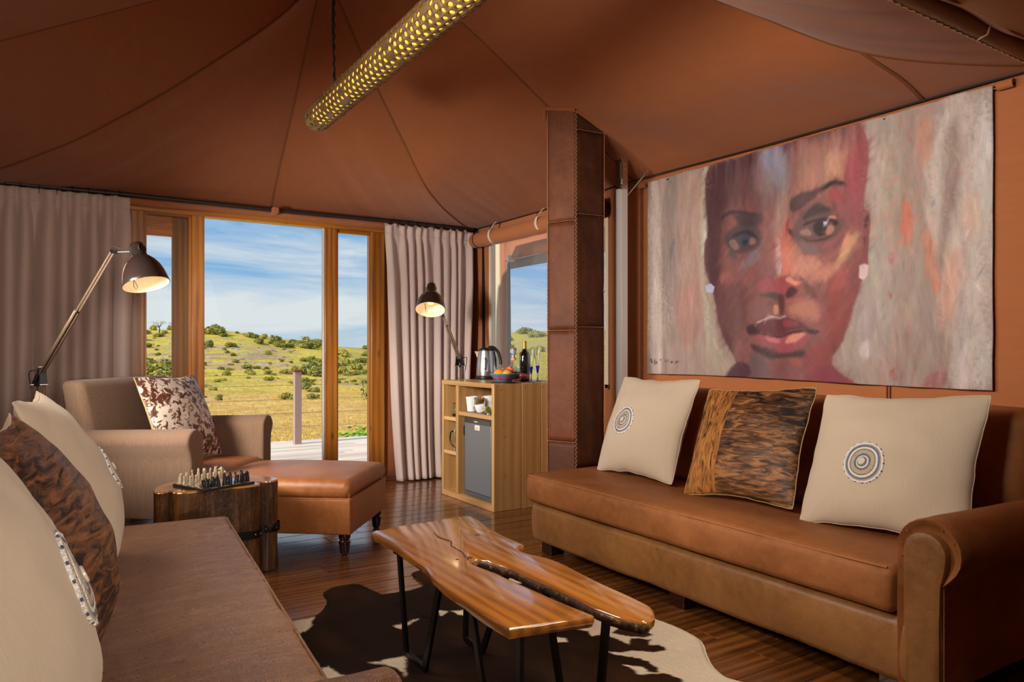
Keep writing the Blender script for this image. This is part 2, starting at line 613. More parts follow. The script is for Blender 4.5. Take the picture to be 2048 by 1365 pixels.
# ------------------------------------------------------------------ tent roof
roof = sroot('ceiling', 'brown canvas tent roof sloping up to a ridge')
P1 = (1.3, 4.0); P2 = (1.3, 3.4)
RIBS = [
    ((1.3, 4.0), (-0.80, 5.95), [(0, 3.26), (0.043, 3.12), (0.1, 3.0), (0.207, 2.836), (0.359, 2.616), (0.548, 2.392), (0.747, 2.235), (0.88, 2.2), (1, 2.2)]),
    ((1.3, 4.0), (1.49, 5.95), [(0, 3.26), (0.105, 3.17), (0.446, 2.80), (0.754, 2.503), (1, 2.232)]),
    ((1.3, 4.0), (3.37, 5.95), [(0, 3.28), (0.068, 3.17), (0.16, 2.995), (0.278, 2.796), (0.415, 2.60), (0.555, 2.385), (0.7, 2.30), (0.85, 2.262), (1, 2.245)]),
    ((1.3, 3.7), (3.37, 3.7), [(0, 3.30), (0.343, 3.04), (0.475, 2.872), (0.638, 2.655), (0.76, 2.53), (0.869, 2.44), (1, 2.25)]),
    ((1.3, 3.4), (3.37, 1.19), [(0, 3.26), (0.3, 2.95), (0.563, 2.645), (0.637, 2.518), (0.699, 2.417), (0.745, 2.353), (0.847, 2.286), (0.944, 2.25), (1, 2.245)]),
    ((1.3, 3.4), (1.3, 1.19), [(0, 3.26), (0.5, 2.70), (1, 2.24)]),
    ((1.3, 3.4), (-0.80, 1.19), [(0, 3.26), (0.1, 3.0), (0.207, 2.836), (0.359, 2.616), (0.548, 2.40), (0.747, 2.28), (1, 2.24)]),
    ((1.3, 4.0), (-0.80, 4.08), [(0, 3.26), (0.376, 2.918), (0.554, 2.718), (0.716, 2.537), (1, 2.22)]),
]


def smooth_table(tab, s):
    xs = [q[0] for q in tab]; ys = [q[1] for q in tab]
    w = 0.05
    a = 0.0
    for k in range(-3, 4):
        ss = min(1.0, max(0.0, s + k * w / 3))
        a += float(np.interp(ss, xs, ys))
    v = a / 7
    if s < 0.06:   # keep the end heights
        v = v + (float(np.interp(s, xs, ys)) - v) * (1 - s / 0.06)
    if s > 0.94:
        v = v + (float(np.interp(s, xs, ys)) - v) * ((s - 0.94) / 0.06)
    return v


def rib_pt(k, s):
    A, B, tab = RIBS[k]
    return Vector((A[0] + (B[0] - A[0]) * s, A[1] + (B[1] - A[1]) * s, smooth_table(tab, s)))


def roof_fn(u, v, k, k2):
    a = rib_pt(k, v); b = rib_pt(k2, v)
    p = a.lerp(b, u)
    e = max(0.0, math.sin(PI * u))
    wr = nz(p.x * 1.1 + 3, p.y * 1.1, 1.7) * 0.030 * e
    # gathers running in from the eave and towards the corners
    q = v * v
    along = {0: p.x + 0.9 * p.y, 1: p.x - 0.9 * p.y, 2: p.y - 0.5 * p.x, 3: p.y * 0.9 + 0.55 * p.x, 4: p.x + p.y}.get(k, p.x - p.y)
    g = nz(along * 4.2, p.z * 0.7, k * 3.1) * 0.020 * e ** 0.5 * (0.25 + q)
    g += nz(along * 10.0, p.z * 0.9, 9 + k) * 0.010 * q * e ** 0.3
    g += nz(along * 24.0, p.z * 2.0, 19 + k) * 0.004 * q * q * e ** 0.3
    p.z += (wr + g) * min(1, (1 - v) * 10) * min(1, v * 6)
    return tuple(p)


mb = MB()
for k in range(len(RIBS)):
    k2 = (k + 1) % len(RIBS)
    mb.grid(lambda u, v: roof_fn(u, v, k, k2), 64, 64)
mb.weld = True
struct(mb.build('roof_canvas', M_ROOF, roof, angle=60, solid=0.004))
M_SEAM = plain('seam_canvas', L(124, 74, 38), 0.9)
for k in range(len(RIBS)):
    path = [rib_pt(k, s / 40) - Vector((0, 0, 0.004)) for s in range(1, 41)]
    m = MB(); m.tube(path, 1.0, rect=(0.0018, 0.007))
    struct(m.build('roof_seam', M_SEAM, roof, angle=30))
# secondary seams on the right slope and near hip
pth = []
for i in range(21):
    uu_, vv_ = 1 - 0.227 * i / 20, 0.745 + 0.25 * i / 20
    p_ = Vector(roof_fn(uu_, vv_, 3, 4)); p_.z -= 0.004
    pth.append(p_)
m = MB(); m.tube(pth, 1.0, rect=(0.002, 0.009)); struct(m.build('roof_seam', M_SEAM, roof))

# unseen canvas sheet added above the whole tent to keep the sun out
m = MB()
m.grid(lambda u, v: (-1.15 + 4.9 * u, -3.0 + 9.15 * v, 2.36 + 1.35 * (1 - abs(2 * u - 1))), 3, 12)
struct(m.build('roof_sun_block', M_CANVAS, None, smooth=False, solid=0.006), 'unseen canvas sheet added above the tent roof to block the sun')

# eave piping (dark line where roof meets walls)
for name, pts in (('back', [(-0.79, 5.87, 2.205), (0.4, 5.87, 2.235), (1.42, 5.87, 2.235), (1.49, 5.87, 2.222), (1.56, 5.87, 2.235), (2.5, 5.87, 2.247), (3.31, 5.87, 2.245)]),
                  ('right', [(3.315, 5.9, 2.245), (3.31, 4.8, 2.243), (3.30, 3.7, 2.262), (3.31, 2.6, 2.25), (3.315, 1.2, 2.248)])):
    m = MB(); m.tube(catmull(pts, 8), 0.0048, 8)
    t = struct(m.build('trim_1' if name == 'back' else 'trim_2', M_BLACKTAPE), 'dark piping where the roof canvas meets the wall')

# ------------------------------------------------------------------ canvas walls
def canvas_sheet(fn, nu, nv):
    m = MB(); m.grid(fn, nu, nv); return m


wb = sroot('wall_back', 'terracotta canvas back wall around the glass doors')
for (x0, x1, z0, z1) in ((-0.80, 0.50, 0, 2.26), (2.455, 3.36, 0, 2.26), (0.50, 2.455, 2.195, 2.26)):
    m = canvas_sheet(lambda u, v: (x0 + (x1 - x0) * u, 5.935 + 0.006 * nz(u * 5, v * 3, x0), z0 + (z1 - z0) * v), 24, 30)
    m.build('canvas_panel', M_CANVAS, wb, solid=0.01)
# gathered valance strip under the eave
m = canvas_sheet(lambda u, v: (-0.79 + 4.10 * u, 5.862 + 0.012 * nz(u * 30, v, 4) - 0.02 * math.sin(PI * v), 2.176 + 0.066 * v + 0.012 * (abs(math.sin(u * 9)) - 0.5) * (1 - v)), 120, 5)
m.build('valance', M_CANVAS, wb, solid=0.004)
m = MB(); m.box(1.465, 1.515, 5.74, 5.86, 2.195, 2.245)
m.build('rod_loop', M_CANVAS, wb, bevel=0.01)

wr = sroot('wall_right', 'terracotta canvas side wall behind the tan sofa')
WX = 3.34
Y0, Y1, Z0, Z1 = 3.965, 5.575, 0.875, 2.12


def wall_r(y0, y1, z0, z1, nu=30, nv=24):
    def f(u, v):
        y = y0 + (y1 - y0) * u; z = z0 + (z1 - z0) * v
        return (WX + 0.010 * nz(y * 2.2, z * 1.2, 5) + 0.004 * nz(y * 7, z * 2, 8), y, z)
    m = canvas_sheet(f, nu, nv)
    return m.build('canvas_panel', M_CANVAS, wr, solid=0.008)


wall_r(-2.65, Y0, 0, 2.27, 70, 24)
wall_r(Y1, 5.95, 0, 2.27, 10, 20)
wall_r(Y0, Y1, 0, Z0, 20, 8)
wall_r(Y0, Y1, Z1, 2.27, 20, 5)
M_STITCHLINE = plain('wall_seam_line', L(128, 70, 42), 0.9)
for yy in (3.60, 1.93, 1.915, 3.615, 5.60):
    m = MB(); m.tube([(WX - 0.010, yy, 0.05), (WX - 0.012, yy, 1.2), (WX - 0.012, yy, 2.2)], 0.0028, 6)
    m.build('wall_seam', M_STITCHLINE, wr)
m = MB(); m.tube([(WX - 0.012, 5.69, 0.02), (WX - 0.014, 5.685, 1.0), (WX - 0.014, 5.69, 2.1)], 1.0, rect=(0.013, 0.006))
m.build('zip', M_BLACKTAPE, wr)

wl = MB(); wl.grid(lambda u, v: (-0.80 + 0.012 * nz(u * 9, v * 3, 2), -2.65 + 8.6 * u, 2.25 * v), 60, 12)
struct(wl.build('wall_left', M_CANVAS, solid=0.01), 'terracotta canvas wall along the left')
wf = MB(); wf.box(-1.8, 4.4, -2.70, -2.65, 0, 3.2)
struct(wf.build('wall_front', M_CANVAS, smooth=False), 'canvas wall behind the viewer')
# lower canvas of the adjoining bay, ochre side down
m = MB(); m.grid(lambda u, v: (-0.9 + 4.4 * u, 1.12 - 3.85 * v, 2.165 + 0.9 * math.sin(PI * v) ** 1 * 0.8 + 0.02 * nz(u * 8, v * 6, 3)), 40, 24)
ob = struct(m.build('ceiling_ochre_bay', M_OCHRE, None, solid=0.004), 'ochre canvas of the neighbouring bay at the upper corner')
m = MB(); m.grid(lambda u, v: (-0.9 + 4.4 * u, 1.19 - 0.075 * v, 2.215 - 0.045 * v + 0.006 * math.sin(u * 60)), 120, 4)
struct(m.build('trim_3', M_ROOF, None, solid=0.005), 'scalloped canvas flap between the two roof bays')

# leather-wrapped crossbeam with lacing
beam = sroot('beam_1', 'leather-wrapped beam with cord lacing across the upper corner')
M_BEAM = leather('beam_leather', L(112, 74, 42), L(136, 92, 54), 0.5, 0.2)
M_CORD = plain('waxed_cord', L(186, 150, 98), 0.8)
m = MB(); m.tube([(-0.8 + 0.2 * i, 1.2, 2.197 + 0.001 * math.sin(i * 2)) for i in range(22)], 0.031, 20)
m.build('leather_wrap', M_BEAM, beam)
m = MB()
pts = []
for i in range(700):
    xx = -0.7 + 4.05 * i / 699
    a = math.radians(-62) + 0.16 * math.sin(i * 0.9)
    pts.append((xx, 1.2 + 0.033 * math.cos(a), 2.197 + 0.033 * math.sin(a)))
m.tube(pts, 0.0032, 6)
m.build('lacing', M_CORD, beam)
m = MB(); m.tube([(2.62 + 0.004 * math.sin(i), 1.2 + 0.0325 * math.cos(math.radians(-60 - i * 9)), 2.197 + 0.0325 * math.sin(math.radians(-60 - i * 9))) for i in range(14)], 0.003, 6)
m.build('wrap_seam', M_CORD, beam)

# ------------------------------------------------------------------ glazed doors in the back wall
d1 = sroot('door_1', 'honey timber sliding glass doors onto the deck')


def tbox(name, x0, x1, y0, y1, z0, z1, mat, parent, bev=0.004, label=None):
    m = MB(); m.box(-(x1 - x0) / 2, (x1 - x0) / 2, -(y1 - y0) / 2, (y1 - y0) / 2, -(z1 - z0) / 2, (z1 - z0) / 2)
    o = m.build(name, mat, parent, ((x0 + x1) / 2, (y0 + y1) / 2, (z0 + z1) / 2), bevel=bev, label=label)
    return o


YF = 5.90
tbox('header', 0.49, 2.46, YF - 0.0, YF + 0.10, 2.146, 2.205, M_HONEYX, d1)
tbox('jamb', 0.493, 0.585, YF, YF + 0.10, 0, 2.146, M_HONEY, d1)
tbox('bead', 0.585, 0.602, YF + 0.012, YF + 0.06, 0.03, 2.128, M_HONEY, d1, 0.002)
tbox('bead', 0.885, 0.905, YF + 0.008, YF + 0.06, 0.03, 2.128, M_HONEY, d1, 0.002)
tbox('bead', 0.585, 0.905, YF + 0.010, YF + 0.06, 2.126, 2.147, M_HONEYX, d1, 0.002)
tbox('sash_rail', 0.602, 0.79, YF + 0.075, YF + 0.12, 1.985, 2.19, M_HONEYX, d1, 0.003)
tbox('sash_stile', 0.782, 0.94, YF + 0.075, YF + 0.12, 0.03, 2.19, M_DARKTIMBER, d1, 0.003)
tbox('sash_rail', 0.602, 0.79, YF + 0.075, YF + 0.12, 0.03, 0.20, M_DARKTIMBER, d1, 0.003)
tbox('post', 0.905, 0.996, YF, YF + 0.10, 0, 2.146, M_HONEY, d1)
tbox('mullion', 1.932, 2.036, YF, YF + 0.10, 0, 2.146, M_HONEY, d1)
tbox('bead', 2.036, 2.048, YF + 0.02, YF + 0.07, 0.03, 2.13, M_HONEY, d1, 0.002)
tbox('bead', 2.322, 2.336, YF + 0.02, YF + 0.07, 0.03, 2.13, M_HONEY, d1, 0.002)
tbox('bead', 2.036, 2.336, YF + 0.02, YF + 0.07, 2.118, 2.146, M_HONEYX, d1, 0.002)
tbox('jamb', 2.334, 2.458, YF, YF + 0.10, 0, 2.146, M_HONEY, d1)
tbox('threshold', 0.49, 2.46, YF - 0.02, YF + 0.14, 0.0, 0.03, M_HONEYX, d1)
tbox('seal_strip', 1.921, 1.932, YF + 0.03, YF + 0.05, 0.03, 2.146, plain('pale_seal', L(225, 222, 215), 0.5), d1, 0.001)
for (a, b, yy) in ((0.602, 0.784, 0.10), (0.996, 1.922, 0.04), (2.046, 2.324, 0.04)):
    m = MB(); m.box(a, b, YF + yy - 0.002, YF + yy + 0.002, 0.03, 2.146 if yy < 0.1 else 1.99)
    m.build('glass_pane', M_PANE, d1, smooth=False)

# ------------------------------------------------------------------ screened window in the right wall
w1 = sroot('window_1', 'screened tent window behind the drinks cabinet')
mm = Mat('insect_mesh')
tr = mm.n('ShaderNodeBsdfTransparent', Color=(0.93, 0.95, 0.97, 1))
df = mm.n('ShaderNodeBsdfDiffuse', Color=L(190, 190, 188))
v = mm.co((1, 900, 900))
mx = mm.n('ShaderNodeMixShader', i0=mm.math('MULTIPLY', mm.noise(v, 1.0, 1), 0.34), i1=tr.outputs[0], i2=df.outputs[0])
mm.nt.links.new(mx.outputs[0], mm.out.inputs[0])
m = MB(); m.grid(lambda u, v: (WX + 0.012 + 0.004 * nz(u * 6, v * 5), Y0 + (Y1 - Y0) * u, Z0 + (Z1 - Z0) * v), 20, 16)
m.build('screen', mm.m, w1)
for (a, b, c, d) in ((Y0 - 0.02, Y0 + 0.016, Z0 - 0.02, Z1), (Y0 - 0.02, Y1 + 0.02, Z0 - 0.025, Z0 + 0.012), (Y1 - 0.012, Y1 + 0.02, Z0 - 0.02, Z1)):
    m = MB(); m.box(WX - 0.016, WX + 0.004, a, b, c, d); m.build('window_binding', M_CREAMWEB if b - a > 0.03 and b - a < 0.04 else M_CANVAS, w1, bevel=0.003)
# outer fly seen through the screen
fly = sroot('wall_outer_fly', 'outer canvas fly with its own opening seen through the screen')
XF = 4.0
for nm, mat, (a, b, c, d) in (('fly_canvas', M_CANVAS, (6.39, 6.50, 0, 2.5)), ('fly_canvas', M_CANVAS, (4.3, 6.39, 2.062, 2.6)), ('fly_border', M_GREYWEB, (6.302, 6.39, 0, 2.062)),
                              ('fly_border', M_GREYWEB, (4.75, 6.302, 1.965, 2.062)), ('fly_curtain', M_CREAMWEB, (6.50, 6.60, 0, 2.5)), ('fly_border', M_GREYWEB, (6.60, 7.2, 0, 2.5)),
                              ('fly_canvas', M_CANVAS, (4.1, 4.77, 0, 2.062))):
    m = MB(); m.grid(lambda u, v: (XF + 0.01 * math.sin(u * 6 + v * 3), a + (b - a) * u, c + (d - c) * v), 8, 12)
    m.build(nm, mat, fly, solid=0.006)
m = MB(); m.tube([(XF - 0.03, 6.26, 2.10), (XF - 0.05, 6.22, 2.04), (XF - 0.05, 6.14, 2.03), (XF - 0.03, 6.10, 2.10)], 1.0, rect=(0.004, 0.016))
m.build('fly_strap', M_CREAMWEB, fly)

# rolled canvas blind over the screen
rb = thing('rolled_blind', 'rolled-up canvas window blind tied above the screened window', 'blind', (3.268, 3.93, 2.125))
m = MB()
m.tube([(0.0, 1.81 * i / 30, 0.006 * nz(i * 0.4, 1) - (0.012 * math.sin(PI * i / 30))) for i in range(31)], [0.066 + 0.004 * nz(i * 0.5, 7) for i in range(31)], 24)
m.build('canvas_roll', M_CANVAS, rb)
m = MB()
sp = [((0.010 + 0.0085 * t / (2 * PI)) * math.cos(t), -0.004, (0.010 + 0.0085 * t / (2 * PI)) * math.sin(t)) for t in [i * 0.2 for i in range(int(6.2 * 2 * PI / 0.2))]]
m.tube(sp, 0.0022, 5)
m.build('roll_spiral', M_BLACKTAPE, rb)
m = MB(); m.tube([(0.070 * math.cos(t), 0.012, 0.070 * math.sin(t)) for t in [i * 2 * PI / 32 for i in range(33)]], 0.004, 6)
m.build('roll_binding', M_BLACKTAPE, rb)
m = MB(); m.tube([(0.070 * math.cos(t), 1.74, 0.070 * math.sin(t)) for t in [i * 2 * PI / 32 for i in range(33)]], 0.004, 6)
m.build('roll_binding', M_BLACKTAPE, rb)
for yy in (0.735, 1.455):
    m = MB()
    m.tube([(0.0715 * math.cos(t), yy, 0.0715 * math.sin(t)) for t in [PI * 0.75 + i * PI * 1.0 / 20 for i in range(21)]], 1.0, rect=(0.0025, 0.014))
    m.tube([(-0.045, yy, 0.058), (-0.03, yy - 0.004, 0.085), (0.0, yy - 0.01, 0.118)], 1.0, rect=(0.0025, 0.011))
    st = m.build('strap', M_CREAMWEB, rb)
    m = MB(); m.tube([(-0.052 + 0.008 * math.cos(t), yy - 0.003, 0.062 + 0.014 * math.sin(t)) for t in [i * 2 * PI / 14 for i in range(15)]], 0.0022, 6)
    m.build('buckle', M_BLACKMETAL, st)

# ------------------------------------------------------------------ leather-wrapped pillar
pil = sroot('pillar_1', 'six-sided pillar wrapped in stitched brown leather panels')
M_PIL = leather('pillar_leather', L(88, 48, 29), L(126, 72, 43), 0.56, 0.15, 0.0, 0.25)
M_PILD = leather('pillar_leather_dark', L(64, 36, 23), L(96, 56, 34), 0.56, 0.15, 0.0, 0.25)
M_PILG = leather('pillar_leather_grey', L(120, 104, 96), L(142, 126, 116), 0.5, 0.15)
M_THREAD = plain('stitch_thread', L(186, 130, 94), 0.8)
PC = Vector((2.843, 3.697, 0)); RP = 0.2
ca = math.atan2(-PC.y, -PC.x) + 0.02      # a corner points at the doorway of the adjoining bay
cor = [(PC.x + RP * math.cos(ca + i * PI / 3), PC.y + RP * math.sin(ca + i * PI / 3)) for i in range(6)]
zs = {0: [0, 0.40, 1.27, 1.965, 2.48, 2.70], 5: [0, 0.56, 1.25, 1.925, 2.70], 1: [0, 0.7, 1.5, 2.2, 2.7], 2: [0, 0.9, 1.8, 2.7], 3: [0, 0.9, 1.8, 2.7], 4: [0, 0.62, 0.95, 1.75, 2.7]}
for i in range(6):
    a = Vector((*cor[i], 0)); b = Vector((*cor[(i + 1) % 6], 0))
    nrm = Vector(((a.x + b.x) / 2 - PC.x, (a.y + b.y) / 2 - PC.y, 0)).normalized()
    zz = zs[i]
    for j in range(len(zz) - 1):
        z0, z1 = zz[j], zz[j + 1]

        def f(u, v):
            p = a.lerp(b, 0.01 + 0.98 * u); z = z0 + 0.004 + (z1 - z0 - 0.008) * v
            e = (math.sin(PI * u) * min(1, math.sin(PI * v) * 3)) ** 0.5
            w = 0.004 * nz(u * 2.5 + i * 7, z * 5.0 + u * 3, j) + 0.003 * nz(u * 5, z * 16 + u * 9, j + 4) * (math.exp(-((v - 0.93) / 0.12) ** 2) + 0.4)
            q = p + nrm * (0.0045 * e + w * e)
            return (q.x, q.y, z)
        m = MB(); m.grid(f, 14, max(8, int((z1 - z0) * 34)))
        mat = {0: M_PILD, 5: M_PIL, 4: M_PILG if j > 1 else M_PIL}.get(i, M_PIL)
        if i == 5 and j == 0: mat = M_PILD
        m.build('leather_panel', mat, pil, solid=0.002)
    # lacing up the corner and across each seam
    m = MB()
    c = Vector((*cor[i], 0)); out = (c - Vector((PC.x, PC.y, 0))).normalized(); tn = Vector((-out.y, out.x, 0))
    k = 0
    pts = []
    while k * 0.013 < 2.68:
        pts.append(c + out * 0.005 + tn * (0.003 if k % 2 else -0.003) + Vector((0, 0, 0.02 + k * 0.013))); k += 1
    m.tube(pts, 0.0018, 5)
    m.build('corner_lacing', M_THREAD, pil)
    for z in zz[1:-1]:
        m = MB(); n_ = int((b - a).length / 0.013)
        pts = [a.lerp(b, q / n_) + nrm * 0.008 + Vector((0, 0, z + (0.002 if q % 2 else -0.002))) for q in range(n_ + 1)]
        m.tube(pts, 0.0017, 5)
        m.build('seam_lacing', M_THREAD, pil)
# padded canvas collar where the pillar meets the roof
m = MB()
colr = []
for q in range(37):
    t = q / 36 * 6; i = int(t) % 6; ff = t - int(t)
    p = Vector((*cor[i], 0)).lerp(Vector((*cor[(i + 1) % 6], 0)), ff)
    o = (p - Vector((PC.x, PC.y, 0))).normalized()
    p = p + o * 0.02
    s = (p.x - 1.3) / 2.07
    colr.append((p.x, p.y, smooth_table(RIBS[3][2], s) - 0.012))
m.tube(colr, 0.013, 8, caps=False)
struct(m.build('roof_collar', M_ROOF, roof))

# ------------------------------------------------------------------ aluminium corner pole
pole = sroot('pole_1', 'square aluminium tent pole standing behind the sofa')
PX, PY = 3.135, 3.585
pa = math.atan2(PY, PX) + PI / 4
def pole_M(z): return Matrix.Translation((PX, PY, z)) @ Matrix.Rotation(pa, 4, 'Z')
m = MB(); m.box(-0.0275, 0.0275, -0.0275, 0.0275, 0, 2.36)
m.build('pole_tube', M_ALU, pole, bevel=0.003).matrix_local = pole_M(0)
m = MB()
for sx, sy in ((1, 0), (0, 1), (-1, 0), (0, -1)):
    m.box(*((-0.0305, -0.0275) if sx < 0 else (0.0275, 0.0305) if sx > 0 else (-0.024, 0.024)), *((-0.0305, -0.0275) if sy < 0 else (0.0275, 0.0305) if sy > 0 else (-0.024, 0.024)), 2.17, 2.36)
m.build('bracket', M_STEEL, pole).matrix_local = pole_M(0)
corner = Vector((PX, PY, 0)) + (-Vector((PX, PY, 0))).normalized() * 0.0389
for off in (0.0, 0.008, -0.008):
    tn = Vector((-PY, PX, 0)).normalized()
    m = MB(); m.tube([corner + tn * off + Vector((0, 0, 2.23)), corner + tn * off + Vector((0, 0, 2.36 if off == 0 else 2.34))], 0.0035, 8)
    m.build('bracket_rib', M_CHROME, pole)
m = MB(); m.tube([corner + Vector((0, 0, 2.165 + i * 0.004)) + Vector((0.005 * math.cos(i * 1.7), 0.005 * math.sin(i * 1.7), 0)) for i in range(15)], 0.004, 6)
m.build('coiled_wire', M_CHROME, pole)
for sgn in (-1, 1):
    for z in (2.30, 2.335):
        d = Matrix.Rotation(pa, 4, 'Z')
        p = Vector((PX, PY, z)) + d @ (Vector((-0.0305, 0.0, 0)) if sgn < 0 else Vector((0.0, -0.0305, 0)))
        m = MB()
        m.lathe([(0.006, 0), (0.006, 0.003), (0.003, 0.005), (0, 0.005)], 10, M=Matrix.Translation(p) @ (-(d @ (Vector((1, 0, 0)) if sgn < 0 else Vector((0, 1, 0))))).to_track_quat('Z', 'Y').to_matrix().to_4x4())
        m.build('bolt', M_CHROME, pole)
tb = thing('turnbuckle', 'small steel turnbuckle tensioning the roof beside the aluminium pole', 'turnbuckle', (3.20, 3.56, 2.17))
m = MB(); A = Vector((0, 0, 0)); B = Vector((0.075, -0.075, 0.125)); tn = Vector((0.6, 0.6, 0)).normalized()
for s_ in (-1, 1):
    m.tube([A.lerp(B, 0.2) + tn * 0.006 * s_, A.lerp(B, 0.8) + tn * 0.006 * s_], 0.0025, 6)
for q in (0.18, 0.82):
    m.tube([A.lerp(B, q - 0.03), A.lerp(B, q + 0.03)], 0.0085, 8)
m.build('body', M_STEEL, tb)
m = MB(); m.tube([A.lerp(B, -0.35), A.lerp(B, 0.2)], 0.003, 6); m.build('hook_rod', M_STEEL, tb)
m = MB(); m.tube([A.lerp(B, 0.8), B], 0.003, 6); m.build('hook_rod', M_STEEL, tb)

# ------------------------------------------------------------------ deck and view
deck = sroot('deck', 'pale timber deck outside the glass doors')
yd = 6.02
while yd < 9.15:
    xs = [-1.2, RF.uniform(0.4, 1.6), RF.uniform(2.4, 3.6), 5.2]
    for a, b in zip(xs[:-1], xs[1:]):
        plank_mesh(a + 0.001, b - 0.001, 0.112, 0.03, 0.003).build('deck_board', M_DECK, deck, (0, yd, -0.005 + RF.uniform(-0.0015, 0.0)), smooth=False)
    yd += 0.12
tbox('deck_edge', -1.2, 5.2, 9.10, 9.16, -0.20, -0.04, M_DECK, deck)
rail = thing('deck_railing', 'pale railing post with thin wires on the deck edge', 'railing', (2.54, 8.82, 0))
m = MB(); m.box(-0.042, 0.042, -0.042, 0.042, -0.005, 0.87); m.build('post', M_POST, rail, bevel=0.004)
m = MB(); m.box(-0.052, 0.052, -0.052, 0.052, 0.87, 0.895); m.build('post_cap', M_REDWOOD, rail, bevel=0.004)
M_WIRE = plain('railing_wire', L(170, 160, 140), 0.4, 0.8)
for z in (0.2, 0.37, 0.54, 0.71, 0.84):
    m = MB(); m.tube([(-3.7, 0.0, z), (-1.8, 0, z - 0.004), (0, 0, z), (1.3, 0, z - 0.004), (2.6, 0, z)], 0.0025, 6)
    m.build('wire', M_WIRE, rail)

CREST_AZ = [-50, 4, 6, 10, 12.8, 15.6, 19, 21.5, 24, 27, 30, 33, 37, 41, 75]
CREST = [0.026, 0.026, 0.0265, 0.0275, 0.0235, 0.0145, 0.0065, 0.003, 0.006, 0.014, 0.022, 0.027, 0.0275, 0.025, 0.02]


def ground_z(az, r):
    c = np.interp(az, CREST_AZ, CREST)
    t = np.interp(r, [8.5, 10.5, 14, 25, 40, 60], [-0.20, -0.155, -0.120, -0.096, -0.076, -0.050])
    up = -0.050 + (c + 0.050) * np.clip((r - 60) / 90.0, 0, 1) ** 0.92
    t = np.where(r > 60, up, t)
    z = 1.12 + r * t
    zc = 1.12 + 150 * c
    z = np.where(r > 150, zc + (r - 150) * c * 0.55 - (np.maximum(r - 150, 0) / 40.0) ** 1.6 * 0.10, z)
    X = r * np.sin(np.radians(az)); Y = r * np.cos(np.radians(az))
    return z + fbm(X, Y, 0.11, 5, 3) * 0.22 * np.clip(r / 60, 0.15, 2) + fbm(X, Y, 0.5, 9, 2) * 0.05


NA, NR = 300, 240
azs = np.linspace(-50, 78, NA)
rs = 8.6 * (700 / 8.6) ** np.linspace(0, 1, NR)
AZ, RR = np.meshgrid(azs, rs)
GX = RR * np.sin(np.radians(AZ)); GY = RR * np.cos(np.radians(AZ)); GZ = ground_z(AZ, RR)
dry = np.array(L(232, 190, 104)[:3]); drya = np.array(L(212, 164, 84)[:3]); lime = np.array(L(222, 200, 64)[:3]); green = np.array(L(166, 160, 58)[:3])
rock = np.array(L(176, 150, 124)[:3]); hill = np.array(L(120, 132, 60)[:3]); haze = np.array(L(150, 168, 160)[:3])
n1 = fbm(GX, GY, 0.16, 21, 4); n2 = fbm(GX, GY, 0.6, 31, 3); n3 = fbm(GX * 0.5, GY * 2.0, 0.22, 41, 4)
sm = lambda v, a, b: np.clip((v - a) / (b - a), 0, 1)
colr = dry[None, None] * (1 - sm(n2, -0.3, 0.5))[..., None] + drya[None, None] * sm(n2, -0.3, 0.5)[..., None]
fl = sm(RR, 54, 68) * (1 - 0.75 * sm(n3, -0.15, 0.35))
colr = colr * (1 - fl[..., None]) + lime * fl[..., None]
fg = sm(n1, 0.05, 0.4) * 0.7 + sm(AZ, 17, 22) * sm(RR, 50, 80) * 0.7 * (1 - sm(AZ, 60, 70) * 0)
fg = np.clip(fg, 0, 0.9) * sm(RR, 45, 70)
colr = colr * (1 - fg[..., None]) + green * fg[..., None]
fr = sm(RR, 92, 100) * (1 - sm(RR, 122, 132)) * (1 - sm(AZ, 13.5, 17)) * sm(n3, -0.35, 0.05) * 0.95
fr = np.maximum(fr, sm(n3, 0.22, 0.42) * sm(RR, 50, 75) * 0.75)
fr = np.maximum(fr, sm(fbm(GX, GY, 0.35, 91, 3), 0.25, 0.45) * sm(RR, 30, 60) * 0.5)
colr = colr * (1 - fr[..., None]) + rock * fr[..., None]
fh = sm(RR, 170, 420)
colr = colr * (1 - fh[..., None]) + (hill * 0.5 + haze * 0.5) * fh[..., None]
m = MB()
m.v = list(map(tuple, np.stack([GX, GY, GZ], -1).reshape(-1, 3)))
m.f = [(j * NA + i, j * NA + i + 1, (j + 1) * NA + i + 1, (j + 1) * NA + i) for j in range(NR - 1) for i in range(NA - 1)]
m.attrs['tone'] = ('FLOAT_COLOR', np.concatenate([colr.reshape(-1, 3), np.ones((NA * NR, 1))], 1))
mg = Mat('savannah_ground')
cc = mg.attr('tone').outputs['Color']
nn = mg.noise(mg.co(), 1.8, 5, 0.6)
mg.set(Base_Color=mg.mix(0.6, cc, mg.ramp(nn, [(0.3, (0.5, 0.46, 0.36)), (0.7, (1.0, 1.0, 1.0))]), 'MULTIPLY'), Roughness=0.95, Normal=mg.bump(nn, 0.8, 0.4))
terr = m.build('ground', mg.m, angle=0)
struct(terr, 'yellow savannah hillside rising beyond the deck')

# leafy shrubs, each one an object; a few shared leaf-cluster meshes
def leaf_mat(name, a, b, c):
    q = Mat(name)
    f = q.rnd()
    n_ = q.noise(q.co(), 3.0, 2)
    q.set(Base_Color=q.mix(q.math('MULTIPLY', n_, 0.6), q.ramp(f, [(0.0, a), (0.5, b), (1.0, c)]), b), Roughness=0.7)
    return q.m


M_LEAF = leaf_mat('shrub_leaves', L(96, 104, 42), L(142, 140, 56), L(186, 170, 74))
M_LEAFB = leaf_mat('bright_leaves', L(110, 150, 40), L(140, 176, 52), L(170, 190, 70))
M_TWIG = plain('twig_bark', L(92, 72, 54), 0.9)


